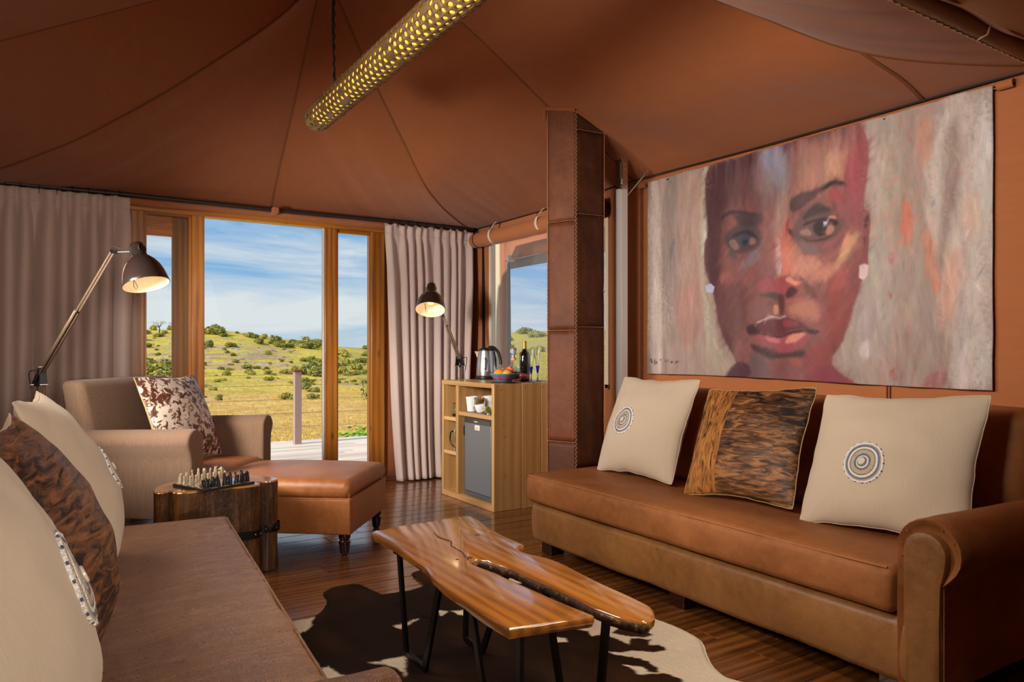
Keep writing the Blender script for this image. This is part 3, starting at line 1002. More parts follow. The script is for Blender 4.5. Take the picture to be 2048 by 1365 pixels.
def shrub_meshes(k, seed, n=460, flat=0.75, leaf=0.072):
    out = []
    for q in range(k):
        rr = random.Random(seed + q)
        blobs = [(rr.uniform(-0.32, 0.32), rr.uniform(-0.32, 0.32), rr.uniform(0.28, 0.62) * flat, rr.uniform(0.2, 0.36)) for _ in range(7)]
        m = MB()
        for i in range(n):
            bx, by, bz, br = rr.choice(blobs)
            d = Vector((rr.gauss(0, 1), rr.gauss(0, 1), rr.gauss(0, 1) + 0.25)).normalized()
            p = Vector((bx, by, bz)) + d * br * rr.uniform(0.75, 1.05)
            if p.z < 0.02: p.z = rr.uniform(0.02, 0.12)
            t = Vector((rr.gauss(0, 1), rr.gauss(0, 1), rr.gauss(0, 0.6)))
            u = d.cross(t).normalized() * leaf * rr.uniform(0.6, 1.2); w = (d.cross(u).normalized() + d * 0.5) * leaf * rr.uniform(0.6, 1.2)
            m.add([p - u, p + w * 0.9, p + u, p - w * 0.7], [(0, 1, 2, 3)])
        for b_ in blobs[:5]:
            m.lathe([(0.0, -b_[3] * .8), (b_[3] * .5, -b_[3] * .45), (b_[3] * .66, 0), (b_[3] * .5, b_[3] * .45), (0, b_[3] * .66)], 7, b_[:3])
        out.append(m)
    return out


RS_ = random.Random(5)
sh_src = [q.build('shrub', M_LEAF, angle=0) for q in shrub_meshes(6, 300)]
for o in sh_src:
    o.location = (0, 0, -50)


def gpos(az, r):
    return (r * math.sin(math.radians(az)), r * math.cos(math.radians(az)), float(ground_z(np.array(float(az)), np.array(float(r)))))


used = 0
def put_shrub(src, az, r, size, label, group, cat='shrub', sq=1.0):
    global used
    if src.location.z < -40:
        o = src
    else:
        o = src.copy(); COL.objects.link(o)
    x, y, z = gpos(az, r)
    o.location = (x, y, z - 0.08 * size)
    o.scale = (size, size, size * sq)
    o.rotation_euler = (0, 0, RS_.uniform(0, 6.28))
    tag(o, label, cat, group)
    used += 1
    return o


cnt = 0
while cnt < 190:
    if RS_.random() < 0.80:
        az = RS_.uniform(5.0, 22.5)
    else:
        az = RS_.uniform(31, 41.5)
    r = RS_.choice([RS_.uniform(46, 90), RS_.uniform(85, 150), RS_.uniform(85, 150), RS_.uniform(138, 152)])
    if az > 17.5 and az < 23 and RS_.random() < 0.55: r = RS_.uniform(80, 150)
    # open ground in the middle distance
    if az < 15 and 60 < r < 80 and RS_.random() < 0.6: continue
    dense = r > 120 or az > 16
    size = RS_.uniform(0.5, 1.3) if not dense else RS_.uniform(0.9, 2.6)
    if r < 60: size *= 0.7
    if r > 136:
        lab, grp = 'green shrub on the hill crest against the sky', 'shrubs along the hill crest'
    elif az > 30:
        lab, grp = 'shrub on the hillside seen through the screened window', 'shrubs beyond the screened window'
    elif az > 16.5:
        lab, grp = 'green shrub on the slope towards the far valley, seen through the glass doors', 'shrubs on the far slope'
    else:
        lab, grp = 'low green shrub dotted on the yellow hillside beyond the deck', 'shrubs on the yellow hillside'
    put_shrub(sh_src[cnt % 6], az, r, size, lab, grp, sq=RS_.uniform(0.6, 0.95))
    cnt += 1
for i in range(16):
    put_shrub(sh_src[i % 6], RS_.uniform(32, 41), RS_.uniform(138, 150), RS_.uniform(1.4, 3.0), 'shrub on the hillside seen through the screened window', 'shrubs beyond the screened window', sq=0.8)
for i in range(64):
    put_shrub(sh_src[i % 6], RS_.uniform(5, 22.5), RS_.uniform(58, 140), RS_.uniform(0.3, 0.8), 'low green shrub dotted on the yellow hillside beyond the deck', 'shrubs on the yellow hillside', sq=0.7)
# scrubby olive thicket seen through the narrow left pane
for i in range(14):
    put_shrub(sh_src[i % 6], RS_.uniform(4.4, 8.4), RS_.uniform(56, 84), RS_.uniform(2.0, 3.6), 'olive shrub in the thicket seen through the narrow left pane', 'thicket in the left pane', sq=0.8)
# bright leafy bushes at the deck edge
bs = shrub_meshes(2, 900, 1500, 0.7, 0.034)
b1 = bs[0].build('bush', M_LEAFB, angle=0)
b1.location = (3.62, 9.75, -0.45); b1.scale = (1.2, 0.8, 0.72); tag(b1, 'bright green leafy bush growing behind the deck edge by the right pane', 'bush')
b2 = bs[1].build('bush', M_LEAFB, angle=0)
b2.location = (2.35, 10.0, -0.52); b2.scale = (0.9, 0.6, 0.55); tag(b2, 'small bright green bush at the deck edge left of the railing post', 'bush')
b3 = bs[1].build('bush', M_LEAFB, angle=0)
b3.location = (3.05, 11.6, -0.72); b3.scale = (1.5, 0.8, 0.42); b3.rotation_euler = (0, 0, 1.0); tag(b3, 'low green growth at the foot of the slope just right of the railing post', 'bush')


def crest_tree(az, r, h, label):
    x, y, z = gpos(az, r)
    t = thing('thorn_tree', label, 'tree', (x, y, z))
    rr = random.Random(int(az * 100))
    m = MB()
    tips = []
    m.tube([(0, 0, -0.3), (0.05 * h, 0, 0.3 * h), (0.02 * h, 0, 0.5 * h)], [0.05 * h, 0.04 * h, 0.03 * h], 6)
    for i in range(6):
        a = i * PI / 3 + rr.uniform(-0.3, 0.3); tip = (0.45 * h * math.cos(a), 0.45 * h * math.sin(a), h * rr.uniform(0.75, 0.9))
        m.tube([(0.02 * h, 0, 0.45 * h), (0.2 * h * math.cos(a), 0.2 * h * math.sin(a), 0.66 * h), tip], [0.025 * h, 0.016 * h, 0.008 * h], 5)
        tips.append(tip)
    m.build('trunk', M_TWIG, t)
    m = MB()
    for i in range(200):
        a = rr.choice(tips); p = Vector(a) + Vector((rr.gauss(0, 0.15), rr.gauss(0, 0.15), rr.gauss(0, 0.05))) * h
        s_ = 0.05 * h
        m.add([p + Vector((rr.uniform(-s_, s_), rr.uniform(-s_, s_), rr.uniform(-s_, s_) * 0.5)) for _ in range(3)], [(0, 1, 2)])
    c = m.build('crown', M_LEAF, t, angle=0)
    c['kind'] = 'stuff'


crest_tree(6.6, 145, 2.3, 'flat-topped thorn tree on the skyline in the narrow left pane')
crest_tree(7.6, 148, 1.8, 'small thorn tree on the skyline beside the sash stile')
crest_tree(16.6, 148, 1.6, 'lone bare thorn tree on the hill crest in the middle pane')
crest_tree(20.9, 62, 0.9, 'small bare thorn tree on the dry slope in the right pane')

# boulders on the rocky band
rock_src = []
M_ROCK = Mat('pale_boulder')
M_ROCK.set(Base_Color=M_ROCK.mix(M_ROCK.noise(M_ROCK.co(), 2.5, 4), L(150, 128, 108), L(186, 164, 142)), Roughness=0.9)
for q in range(3):
    m = MB()
    m.grid(lambda u, v: ((lambda d: tuple(d * (0.5 + 0.22 * noise.noise(d * 1.7 + Vector((q * 9, 0, 0))))))(Vector((math.cos(2 * PI * u) * math.sin(PI * v), math.sin(2 * PI * u) * math.sin(PI * v), 0.55 * math.cos(PI * v))))), 12, 7, True)
    o = m.build('boulder', M_ROCK.m, angle=30); o.location = (0, 0, -50); rock_src.append(o)
for i in range(46):
    put_shrub(rock_src[i % 3], RS_.uniform(5, 15.8), RS_.uniform(92, 130), RS_.uniform(0.8, 2.6), 'pale boulder lying in the rocky band across the hillside', 'boulders on the hillside', 'rock', 0.55)

# dry grass tufts
RG = np.random.RandomState(3)
m = MB()
NT = 14000
gaz = RG.uniform(3, 43, NT); gr = 11 * (120 / 11) ** RG.rand(NT)
gz = ground_z(gaz, gr)
gx = gr * np.sin(np.radians(gaz)); gy = gr * np.cos(np.radians(gaz))
vs = []; fs = []
for i in range(NT):
    h = RG.uniform(0.02, 0.045) * (1 + gr[i] / 36)
    for q in range(3):
        a = RG.uniform(0, 6.28); w = h * 0.28
        o_ = len(vs)
        cx_, cy_ = gx[i], gy[i]
        vs += [(cx_ - w * math.sin(a), cy_ + w * math.cos(a), gz[i] - 0.03), (cx_ + w * math.sin(a), cy_ - w * math.cos(a), gz[i] - 0.03), (cx_ + h * 0.5 * math.cos(a), cy_ + h * 0.5 * math.sin(a), gz[i] + h)]
        fs.append((o_, o_ + 1, o_ + 2))
m.v = vs; m.f = fs
mgx = Mat('dry_grass')
mgx.set(Base_Color=mgx.mix(mgx.noise(mgx.co(), 0.35, 3), L(224, 184, 98), L(206, 184, 78)), Roughness=0.9)
go = m.build('grass', mgx.m, angle=0)
tag(go, 'dry yellow grass tufts growing over the hillside', 'grass', kind='stuff')
# ------------------------------------------------------------------ curtains and rod
rod = thing('curtain_rod', 'long dark curtain rod under the eave of the back wall', 'curtain rod', (0, 5.80, 2.232))
m = MB(); m.tube([(-0.78, 0, -0.012), (0.5, 0, 0.0), (1.49, 0, -0.006), (2.4, 0, 0.002), (3.28, 0, 0.008)], 0.0165, 14)
m.build('pole', M_RODDARK, rod)
for xx, d in ((-0.775, 1), (3.275, 1)):
    m = MB(); m.lathe([(0.0, 0), (0.021, 0.004), (0.021, 0.03), (0.0, 0.034)], 14, M=Matrix.Translation((xx, 0, 0.006)) @ Matrix.Rotation(PI / 2, 4, 'Y'))
    m.build('end_cap', M_BLACKMETAL, rod)


def curtain(label, xt0, xt1, xb0, xb1, folds, seed, y0=5.795, ztop=2.215, zbot=0.012, amp=0.038, parent_rod=None, flare=0.0):
    rr = random.Random(seed)
    t = thing('curtain', label, 'curtain', (xt0, y0, 0))
    ph = [rr.uniform(0, 6) for _ in range(6)]
    NU = folds * 22

    def f(u, v):          # v: 0 bottom, 1 top
        h = 1 - v
        uu = u + 0.012 * nz(u * 9, h * 1.3, seed) * min(1, h * 5)
        x = (xt0 + (xt1 - xt0) * u) * v ** 1 + (xb0 + (xb1 - xb0) * u) * h
        a = 2 * PI * folds * uu + 1.1 * math.sin(2 * PI * uu * 2.3 + ph[0]) + 0.7 * math.sin(2 * PI * uu * 5.1 + ph[1])
        w = math.sin(a) + 0.35 * math.sin(2 * a + 1.1 + h * 1.2) + 0.25 * nz(u * folds * 0.9, h * 1.1, seed + 3)
        A = amp * (0.34 + 0.66 * min(1, h * 4.5)) * (1 + 0.25 * nz(u * 6, h * 2, seed + 7))
        pin = math.exp(-((h - 0.045) / 0.02) ** 2)
        A *= 1 - 0.45 * pin
        A *= 0.75 + 0.8 * abs(nz(u * folds * 0.45, 3.3, seed + 11))
        y = A * w + 0.014 * nz(u * 14, h * 9, seed + 5) * math.exp(-h * 9)
        x += A * 0.55 * math.cos(a) + 0.012 * nz(u * 11, h * 6, seed + 2) * math.exp(-h * 5)
        y += -0.05 * flare * h ** 6
        z = zbot + (ztop - zbot) * v + 0.012 * math.sin(a * 1.0) * (v > 0.985)
        return (x - xt0, y, z)
    m = MB(); m.grid(f, NU, 64)
    m.build('drape', M_CURTAIN, t, angle=0, solid=0.003)
    m = MB(); m.grid(lambda u, v: tuple(Vector(f(u, 0.962 - 0.004 * v)) + Vector((0, -0.0022, 0))), NU, 2)
    m.build('heading_seam', M_CURTAIN, t, angle=0, solid=0.002)
    k = folds
    for i in range(k):
        u = (i + 0.5) / k
        p = f(u, 1.0)
        m = MB()
        m.tube([(p[0], 0.005 + 0.020 * math.cos(a), ztop + 0.016 + 0.0225 * math.sin(a)) for a in [q * 2 * PI / 16 for q in range(17)]], 0.0028, 6)
        m.tube([(p[0], 0.005, ztop - 0.006), (p[0], p[1], ztop - 0.035)], 0.002, 5)
        m.build('curtain_ring', M_BLACKMETAL, t)
    return t


curtain('wide taupe linen curtain behind the tall floor lamp', -0.77, 0.478, -0.77, 0.462, 13, 3, amp=0.052)
curtain('taupe linen curtain hanging behind the drinks cabinet lamp', 2.415, 3.275, 2.51, 3.20, 10, 8, amp=0.034, flare=1.0)

# ------------------------------------------------------------------ leather upholstery
M_TAN = leather('tan_suede_leather', L(130, 76, 38), L(166, 104, 57), 0.6, 0.12, 0.0, 0.35)
M_TANBASE = leather('tan_base_leather', L(122, 78, 38), L(156, 106, 57), 0.40, 0.3)
M_BROWN = leather('worn_sheen_leather', L(126, 78, 44), L(152, 101, 60), 0.30, 1.0, 0.0, 0.9, L(184, 138, 96))
M_OTTO = leather('ottoman_leather', L(146, 88, 46), L(180, 114, 64), 0.38, 0.3)
M_DKWOOD = plain('dark_polished_wood', L(48, 22, 14), 0.22, 0.0, Coat_Weight=0.5)
M_PIPING = leather('tan_piping', L(150, 96, 54), L(170, 112, 66), 0.5, 0.1)


def arm_profile(s=1.0):
    """closed outline in (y, z): upright panel with a rolled top curling outwards (towards -y)"""
    pts = [(0.255, 0.075), (0.258, 0.30), (0.256, 0.49)]
    cy, cz, r = 0.158, 0.505, 0.100
    for i in range(15):
        a = math.radians(4 + i * 16)
        pts.append((cy + r * math.cos(a), cz + r * math.sin(a)))
    pts += [(0.118, 0.405), (0.118, 0.24), (0.120, 0.075)]
    return pts


def build_sofa(label, seat_mat, base_mat, mirror, loc, rz, seed, creased=False, ashift=(0.0, 0.0)):
    """local: x from the front (0) to the wall, y from the outside of the arm (0) to the armless end"""
    t = thing('sofa', label, 'sofa', loc, rz)
    MX = Matrix.Scale(-1, 4, Vector((1, 0, 0))) if mirror else Matrix.Identity(4)
    LN = 2.345

    def fin(m, name, mat, **kw):
        if mirror:
            m.f = [f[::-1] for f in m.f]
        return m.build(name, mat, t, **kw)

    # base
    def fb(P, N, h):
        P = P + N * (0.006 * nz(P.y * 3, P.z * 6, seed) + 0.003 * nz(P.y * 14, P.x * 9, seed + 1))
        if N.x < -0.5:
            P.x -= 0.010 * math.cos(min(1, abs(P.z / h.z)) * PI / 2)
        return P
    m = MB(); m.rbox(0.0, 0.98, 0.118, LN, 0.062, 0.272, 0.028, (8, 30, 4), 4, fb, MX)
    fin(m, 'base', base_mat)
    for x_, y_ in ((0.08, 0.30), (0.08, 1.26), (0.08, LN - 0.1), (0.9, 0.2), (0.9, 1.26), (0.9, LN - 0.1)):
        m = MB(); m.box(x_ - 0.045, x_ + 0.045, y_ - 0.045, y_ + 0.045, 0.0, 0.075, MX)
        fin(m, 'foot', M_DKWOOD, bevel=0.004)

    # one long seat cushion
    def fc(P, N, h):
        ex = 1 - (P.x / h.x) ** 2; ey = 1 - (P.y / h.y) ** 6
        if N.z > 0.5:
            d = P.x + h.x
            q_ = min(1, max(0, (d - 0.12) / 0.34)); q_ = q_ * q_ * (3 - 2 * q_)
            P.z += 0.012 * max(0, ex) ** 0.7 * max(0, ey) + 0.004 * nz(P.x * 3, P.y * 2.2, seed + 2) - 0.034 * q_ * max(0, ey)
            if creased:
                P.z += 0.006 * nz(P.y * 30 + P.x * 8, P.x * 3, seed + 4) * math.exp(-d / 0.16) + 0.003 * nz(P.y * 9, P.x * 7, seed + 14)
            else:
                P.z += 0.0018 * nz(P.y * 14, P.x * 4, seed + 4)
        if N.x < -0.5:
            P.x += 0.006 * nz(P.y * 5 + P.z * 5, P.z * 5, seed + 6) - 0.008 * math.cos(P.z / h.z * PI / 2)
            P.z += 0.004 * nz(P.y * 2.5, 3, seed)
        return P
    m = MB(); m.rbox(-0.022, 0.74, 0.262, LN + 0.02, 0.278, 0.432, 0.032, (18, 110 if creased else 70, 5), 4, fc, MX)
    cu = fin(m, 'seat_cushion', seat_mat, angle=0)
    path = []
    for i in range(80):
        yy = 0.285 + (LN - 0.285) * i / 79
        path.append((-0.0145, yy, 0.4265 + 0.002 * nz(yy * 3, 1, seed)))
    path += [(-0.006, LN + 0.008, 0.427), (0.01, LN + 0.0165, 0.427)]
    path += [(0.03 + 0.69 * i / 20, LN + 0.0145, 0.4275) for i in range(21)]
    m = MB(); m.tube(path, 0.0038, 7, M=MX)
    if mirror: m.f = [f[::-1] for f in m.f]
    m.build('piping', M_PIPING if not creased else seat_mat, cu)
    # low outer back and softer inner back cushion
    def fk(P, N, h):
        P.x += 0.08 * (P.z + h.z) / (2 * h.z)
        P = P + N * 0.006 * nz(P.y * 3, P.z * 4, seed + 8)
        return P
    m = MB(); m.rbox(0.80, 0.925, 0.13, LN, 0.07, 0.86, 0.05, (4, 30, 12), 4, fk, MX)
    fin(m, 'backrest', base_mat)

    def fq(P, N, h):
        P.x += 0.115 * (P.z + h.z) / (2 * h.z)
        if N.x < -0.3:
            P.x -= 0.030 * max(0, 1 - (P.z / h.z) ** 2) * max(0, 1 - (P.y / h.y) ** 8)
            P.x += 0.006 * nz(P.y * 4, P.z * 7, seed + 9)
        P.z += 0.010 * nz(P.y * 2.2, 1.0, seed + 3) * (P.z > 0)
        return P
    m = MB(); m.rbox(0.675, 0.835, 0.20, LN - 0.01, 0.395, 0.905, 0.062, (6, 40, 16), 5, fq, MX)
    fin(m, 'back_cushion', seat_mat, angle=0)
    # rolled arm
    prof = arm_profile()
    cyc = sum(p[0] for p in prof) / len(prof); czc = sum(p[1] for p in prof) / len(prof)
    rings = [(0.004, 0.70), (-0.002, 0.80), (-0.010, 0.90), (-0.013, 0.965), (-0.006, 1.0)] + [(0.05 + 0.88 * i / 14, 1.0) for i in range(15)]
    vs = []; fs = []
    k = len(prof)
    for q, (x_, s_) in enumerate(rings):
        for j, (a, b) in enumerate(prof):
            # shrink towards the outline's own spine so that the front reads as a padded roll
            ay = 0.187 + (a - 0.187) * s_ if b < 0.42 else 0.158 + (a - 0.158) * s_
            bz = b if b < 0.42 else 0.505 + (b - 0.505) * s_
            w = 0.004 * nz(x_ * 5, j * 0.5, seed) * (1 if x_ > 0.1 else 0) + 0.003 * nz(j * 1.7, q * 0.3, seed + 2) * (1 if x_ < 0.1 else 0)
            tpr = 1 - 0.10 * max(0, x_) * (b > 0.45)
            vs.append((x_, ay + w + ashift[0], bz + w * 0.6 - 0.02 * max(0, x_) * (b > 0.45) + ashift[1] * (b > 0.2)))
    for q in range(len(rings) - 1):
        for j in range(k):
            a = q * k + j; b = q * k + (j + 1) % k
            fs.append((a, a + k, b + k, b))
    fs.append(tuple(range((len(rings) - 1) * k, len(rings) * k))[::-1])
    fs.append(tuple(range(k)))
    m = MB(); m.add(vs, fs, MX)
    ar = fin(m, 'arm', seat_mat, angle=50)
    # front facing panel, round-topped
    out = [(0.226, 0.078), (0.230, 0.30), (0.232, 0.48)]
    for i in range(13):
        a = math.radians(0 + i * 15)
        out.append((0.166 + 0.066 * math.cos(a), 0.50 + 0.066 * math.sin(a)))
    out += [(0.104, 0.46), (0.116, 0.41), (0.120, 0.30), (0.120, 0.078)]
    m = MB()
    vs = []; fs = []; k = len(out)
    cy, cz = 0.172, 0.40
    for (x_, s_) in ((0.03, 1.0), (-0.012, 1.0), (-0.021, 0.95), (-0.0235, 0.82), (-0.024, 0.6)):
        for (a, b) in out:
            vs.append((x_, cy + (a - cy) * s_ + ashift[0], ashift[1] * (b > 0.2) + (0.50 + (b - 0.50) * s_) if b > 0.5 else (b if s_ > 0.9 else b + 0.02 * (1 - s_))))
    for q in range(4):
        for j in range(k):
            a = q * k + j; b = q * k + (j + 1) % k
            fs.append((a, b, b + k, a + k))
    fs.append(tuple(range(4 * k, 5 * k)))
    m.add(vs, fs, MX)
    # orientation fix: outline runs counter-clockwise seen from the front
    pn = fin(m, 'arm_panel', base_mat, angle=40)
    m = MB(); m.tube([(-0.006, 0.1145 + 0.001 * (i % 2), 0.08 + 0.0125 * i) for i in range(27)], 0.0022, 5, M=MX)
    if mirror: m.f = [f[::-1] for f in m.f]
    m.build('arm_stitching', M_PIPING, pn)
    for a_ in (-18, 8, 38, 118, 150):
        a_ = math.radians(a_); dy, dz = math.cos(a_), math.sin(a_)
        m = MB(); m.tube([(-0.011 + 0.004 * q, 0.158 + ashift[0] + (0.078 + 0.012 * q) * dy, 0.505 + ashift[1] + (0.078 + 0.012 * q) * dz) for q in range(3)], [0.0012, 0.0022, 0.0008], 5, M=MX)
        if mirror: m.f = [f[::-1] for f in m.f]
        m.build('pleat', M_DKWOOD if False else seat_mat, ar)
    return t


build_sofa('tan leather three-seat sofa under the painted wall hanging', M_TAN, M_TANBASE, False, (2.278, 1.025, 0), 0, 4)
# mirrored twin facing it, nearer the viewer
AL = math.radians(-4.4)
build_sofa('worn brown leather sofa with a cracked sheen, opposite the wall hanging', M_BROWN, M_BROWN, True, (0.428, 0.845, 0), AL, 12, True, (0.05, 0.018))

# ------------------------------------------------------------------ cushions
M_LINEN = fabric('cream_linen', L(192, 172, 150), L(208, 190, 168), 700, 0.92, 0.25, 0.15, (420, 12, 12))
M_TANCLOTH = fabric('tan_cotton', L(168, 142, 100), L(184, 156, 112), 700)


def hide_brindle(name, c_dark, c_mid, c_light, axis=0, seed=0.0):
    m = Mat(name)
    sc = (8, 44, 30) if axis == 0 else (56, 13, 30)
    n = m.noise(m.co(sc, (seed, seed, 0)), 1.0, 6, 0.62, 1.2)
    big = m.noise(m.co(loc=(seed, 1, 0)), 3.0, 3, 0.5)
    f = m.math('ADD', m.math('MULTIPLY', n, 0.75), m.math('MULTIPLY', big, 0.3))
    c = m.ramp(f, [(0.43, c_dark), (0.53, c_mid), (0.66, c_light)])
    hair = m.noise(m.co((60, 900, 60) if axis == 1 else (900, 60, 60)), 1.0, 2)
    m.set(Base_Color=c, Roughness=0.5, Specular_IOR_Level=0.3, Normal=m.bump(hair, 0.35, 0.002))
    return m.m


M_HIDE_R = hide_brindle('brindle_hide_dark', L(26, 17, 12), L(92, 58, 34), L(164, 112, 68), 0, 2.0)
M_HIDE_L = hide_brindle('brindle_hide_amber', L(48, 30, 16), L(150, 96, 44), L(190, 128, 66), 1, 5.0)
M_HIDE_N = hide_brindle('brindle_hide_near', L(40, 28, 24), L(104, 66, 42), L(140, 92, 58), 0, 9.0)
mh = Mat('speckled_cowhide')
n_ = mh.noise(mh.co((1, 1, 1), (0.3, 0, 0)), 28.0, 7, 0.62, 0.7)
n2_ = mh.noise(mh.co(), 3.0, 2)
f_ = mh.math('ADD', mh.math('MULTIPLY', n_, 0.85), mh.math('MULTIPLY', n2_, 0.2))
mh.set(Base_Color=mh.ramp(f_, [(0.505, L(226, 210, 192)), (0.525, L(206, 182, 160)), (0.545, L(106, 62, 44)), (0.66, L(80, 44, 32))]), Roughness=0.5,
       Normal=mh.bump(mh.noise(mh.co((600, 60, 60)), 1.0, 2), 0.3, 0.002))
M_SPECKLE = mh.m

mb_ = Mat('beaded_rings')
ra = mb_.attr('rad').outputs['Fac']
NAVY = L(104, 112, 136); WHT = L(236, 232, 230); TANB = L(192, 174, 148); DKB = L(128, 116, 104)
c_ = mb_.ramp(ra, [(0.0, L(205, 200, 188)), (0.14, L(150, 136, 120)), (0.20, DKB), (0.25, WHT), (0.31, NAVY), (0.41, TANB), (0.56, TANB), (0.60, DKB), (0.65, WHT), (0.75, NAVY), (0.84, TANB), (0.90, WHT)], 'CONSTANT')
bd = mb_.n('ShaderNodeTexVoronoi', Vector=mb_.co(), Scale=260.0)
mb_.set(Base_Color=mb_.mix(0.45, c_, bd.outputs['Color'], 'SOFT_LIGHT'), Roughness=0.35, Normal=mb_.bump(bd.outputs['Distance'], 0.8, 0.003))
M_BEADS = mb_.m
M_BEADW = plain('white_bead', L(225, 220, 215), 0.3)
M_BEADN = plain('navy_bead', L(80, 86, 104), 0.3)
M_SHELL = plain('shell_button', L(214, 206, 190), 0.2)


def cushion(label, M, w, h, th, seed, front, back, disc=None, split=None, pin=0.105, group=None, name='cushion', sag=0.0):
    """M: frame with x along the width, y up the cushion, z out of its front; origin at the centre"""
    t = bpy.data.objects.new(name, None)
    COL.objects.link(t); t.empty_display_size = 0.05
    t.matrix_world = M
    tag(t, label, 'cushion', group)
    rr = random.Random(seed)
    e = [rr.uniform(0.9, 1.1) for _ in range(8)]

    def S(u, v, sg):
        pu = 0.45 * pin * max(0, math.cos(v * PI / 2)) ** 1.2 * e[0 if u > 0 else 1]
        pv = 0.85 * pin * max(0, math.cos(u * PI / 2)) ** 1.2 * e[2 if v > 0 else 3]
        rc_ = 1 - 0.018 * (u * u * v * v) ** 6
        x = w / 2 * u * (1 - pu * u * u) * rc_
        y = h / 2 * v * (1 - pv * v * v) * rc_
        f = max(0.0, math.cos(u * PI / 2)) ** 0.52 * max(0.0, math.cos(v * PI / 2)) ** 0.52
        z = sg * th / 2 * f * (1 - 0.22 * v * (1 if sg > 0 else 1))
        c = (abs(u) ** 3) * (abs(v) ** 3)
        z += 0.010 * nz(u * 3.2 + seed, v * 3.2, 2) * f + 0.012 * nz(u * 8 - v * 8, seed, 4) * min(1, f * 2.0) * c ** 0.3 * 0.8
        x += 0.006 * nz(v * 4, seed, 1) * abs(u) ** 4
        y += 0.006 * nz(u * 4, seed, 5) * abs(v) ** 4 - sag * (1 - v) * 0
        z += -0.02 * (u * u) * (v > 0) * v     # ears fold back a little
        return Vector((x, y, z))
    N = 44

    def grid(u0, u1, sg, nu=N):
        m = MB()
        m.grid(lambda a, b: tuple(S(math.sin((-1 + 2 * (u0 + (u1 - u0) * a)) * PI / 2), math.sin((-1 + 2 * b) * PI / 2), sg)), nu, N)
        if sg < 0: m.f = [f[::-1] for f in m.f]
        return m
    if split:
        grid(0, split[0], 1, 20).build('hide_panel', split[1], t, angle=0)
        grid(split[0], 1, 1, 30).build('hide_panel', front, t, angle=0)
        a_ = math.sin((-1 + 2 * split[0]) * PI / 2)
        m = MB(); m.tube([S(a_, math.sin((-1 + 2 * i / 40) * PI / 2), 1) for i in range(41)], 0.0018, 5)
        m.build('panel_seam', M_PIPING, t)
    else:
        grid(0, 1, 1).build('front_panel', front, t, angle=0)
    grid(0, 1, -1).build('back_panel', back, t, angle=0)
    path = []
    q = [math.sin((-1 + 2 * i / 30) * PI / 2) for i in range(31)]
    path += [S(a, -1, 1) for a in q] + [S(1, a, 1) for a in q] + [S(-a, 1, 1) for a in q] + [S(-1, -a, 1) for a in q]
    m = MB(); m.tube(path, 0.0028, 6)
    m.build('edge_seam', back, t)
    if disc:
        du, dv, R = disc

        def D(rad, a, lift):
            u = du + rad * math.cos(a) / (w / 2); v = dv + rad * math.sin(a) / (h / 2)
            p = S(u, v, 1)
            p.z += lift
            return p
        m = MB(); rads = []
        nr, na = 40, 56

        def fd(i, j):
            r = j
            lift = 0.0035 + 0.0022 * abs(math.sin(r * PI * 6.5))
            if r > 0.985: lift = -0.002
            return tuple(D(R * r * (1 + (0.015 * math.sin(i * 2 * PI * 22) if r > 0.93 else 0)), i * 2 * PI, lift))
        m.grid(fd, na, nr, True)
        for j in range(nr):
            rads += [j / (nr - 1)] * na
        m.attrs['rad'] = ('FLOAT', rads)
        dd = m.build('beaded_disc', M_BEADS, t, angle=0)
        for k in range(34):
            a = 2 * PI * k / 34
            p = D(R * 0.985, a, 0.0035)
            tq = D(R * 0.985, a + 0.05, 0.0035) - p
            m = MB(); m.tube([p - tq * 0.7, p + tq * 0.7], R * 0.028, 5)
            m.build('edge_bead', M_BEADW if k % 2 else M_BEADN, dd)
        m = MB(); pc = D(0, 0, 0)
        nn = (D(0.02, 0, 0) - pc).cross(D(0.02, PI / 2, 0) - pc).normalized()
        m.lathe([(0, 0.004), (R * 0.17, 0.004), (R * 0.19, 0.007), (R * 0.17, 0.0105), (R * 0.12, 0.0095), (0, 0.0095)], 20, M=Matrix.Translation(pc) @ nn.to_track_quat('Z', 'Y').to_matrix().to_4x4())
        m.build('button', M_SHELL, dd)
    return t


def lean(bx, by, bz, yaw, tilt, w, h, roll=0.0, back=0.0):
    """cushion standing on its lower edge at (bx,by,bz); yaw = heading of its front in the plan; tilt back from upright"""
    n = Vector((math.cos(yaw), math.sin(yaw), 0))
    r = Vector((-n.y, n.x, 0))        # to the cushion's own right when seen from behind -> x axis
    up = Vector((0, 0, 1)) * math.cos(tilt) - n * math.sin(tilt)
    r = (Matrix.Rotation(roll, 3, r.cross(up)) @ r)
    up = (Matrix.Rotation(roll, 3, r.cross(up)) @ up)
    o = Vector((bx, by, bz)) + up * (h / 2)
    return basis(r, up, o)


# on the tan sofa: fronts face -X; width runs along -Y
def right_cushion(label, yc, w, h, seed, xb=2.60, tilt=31, yaw=180, roll=0.0, zb=0.455, **kw):
    return cushion(label, lean(xb, yc, zb, math.radians(yaw), math.radians(tilt), w, h, roll), w, h, kw.pop('th', 0.21), seed, **kw)


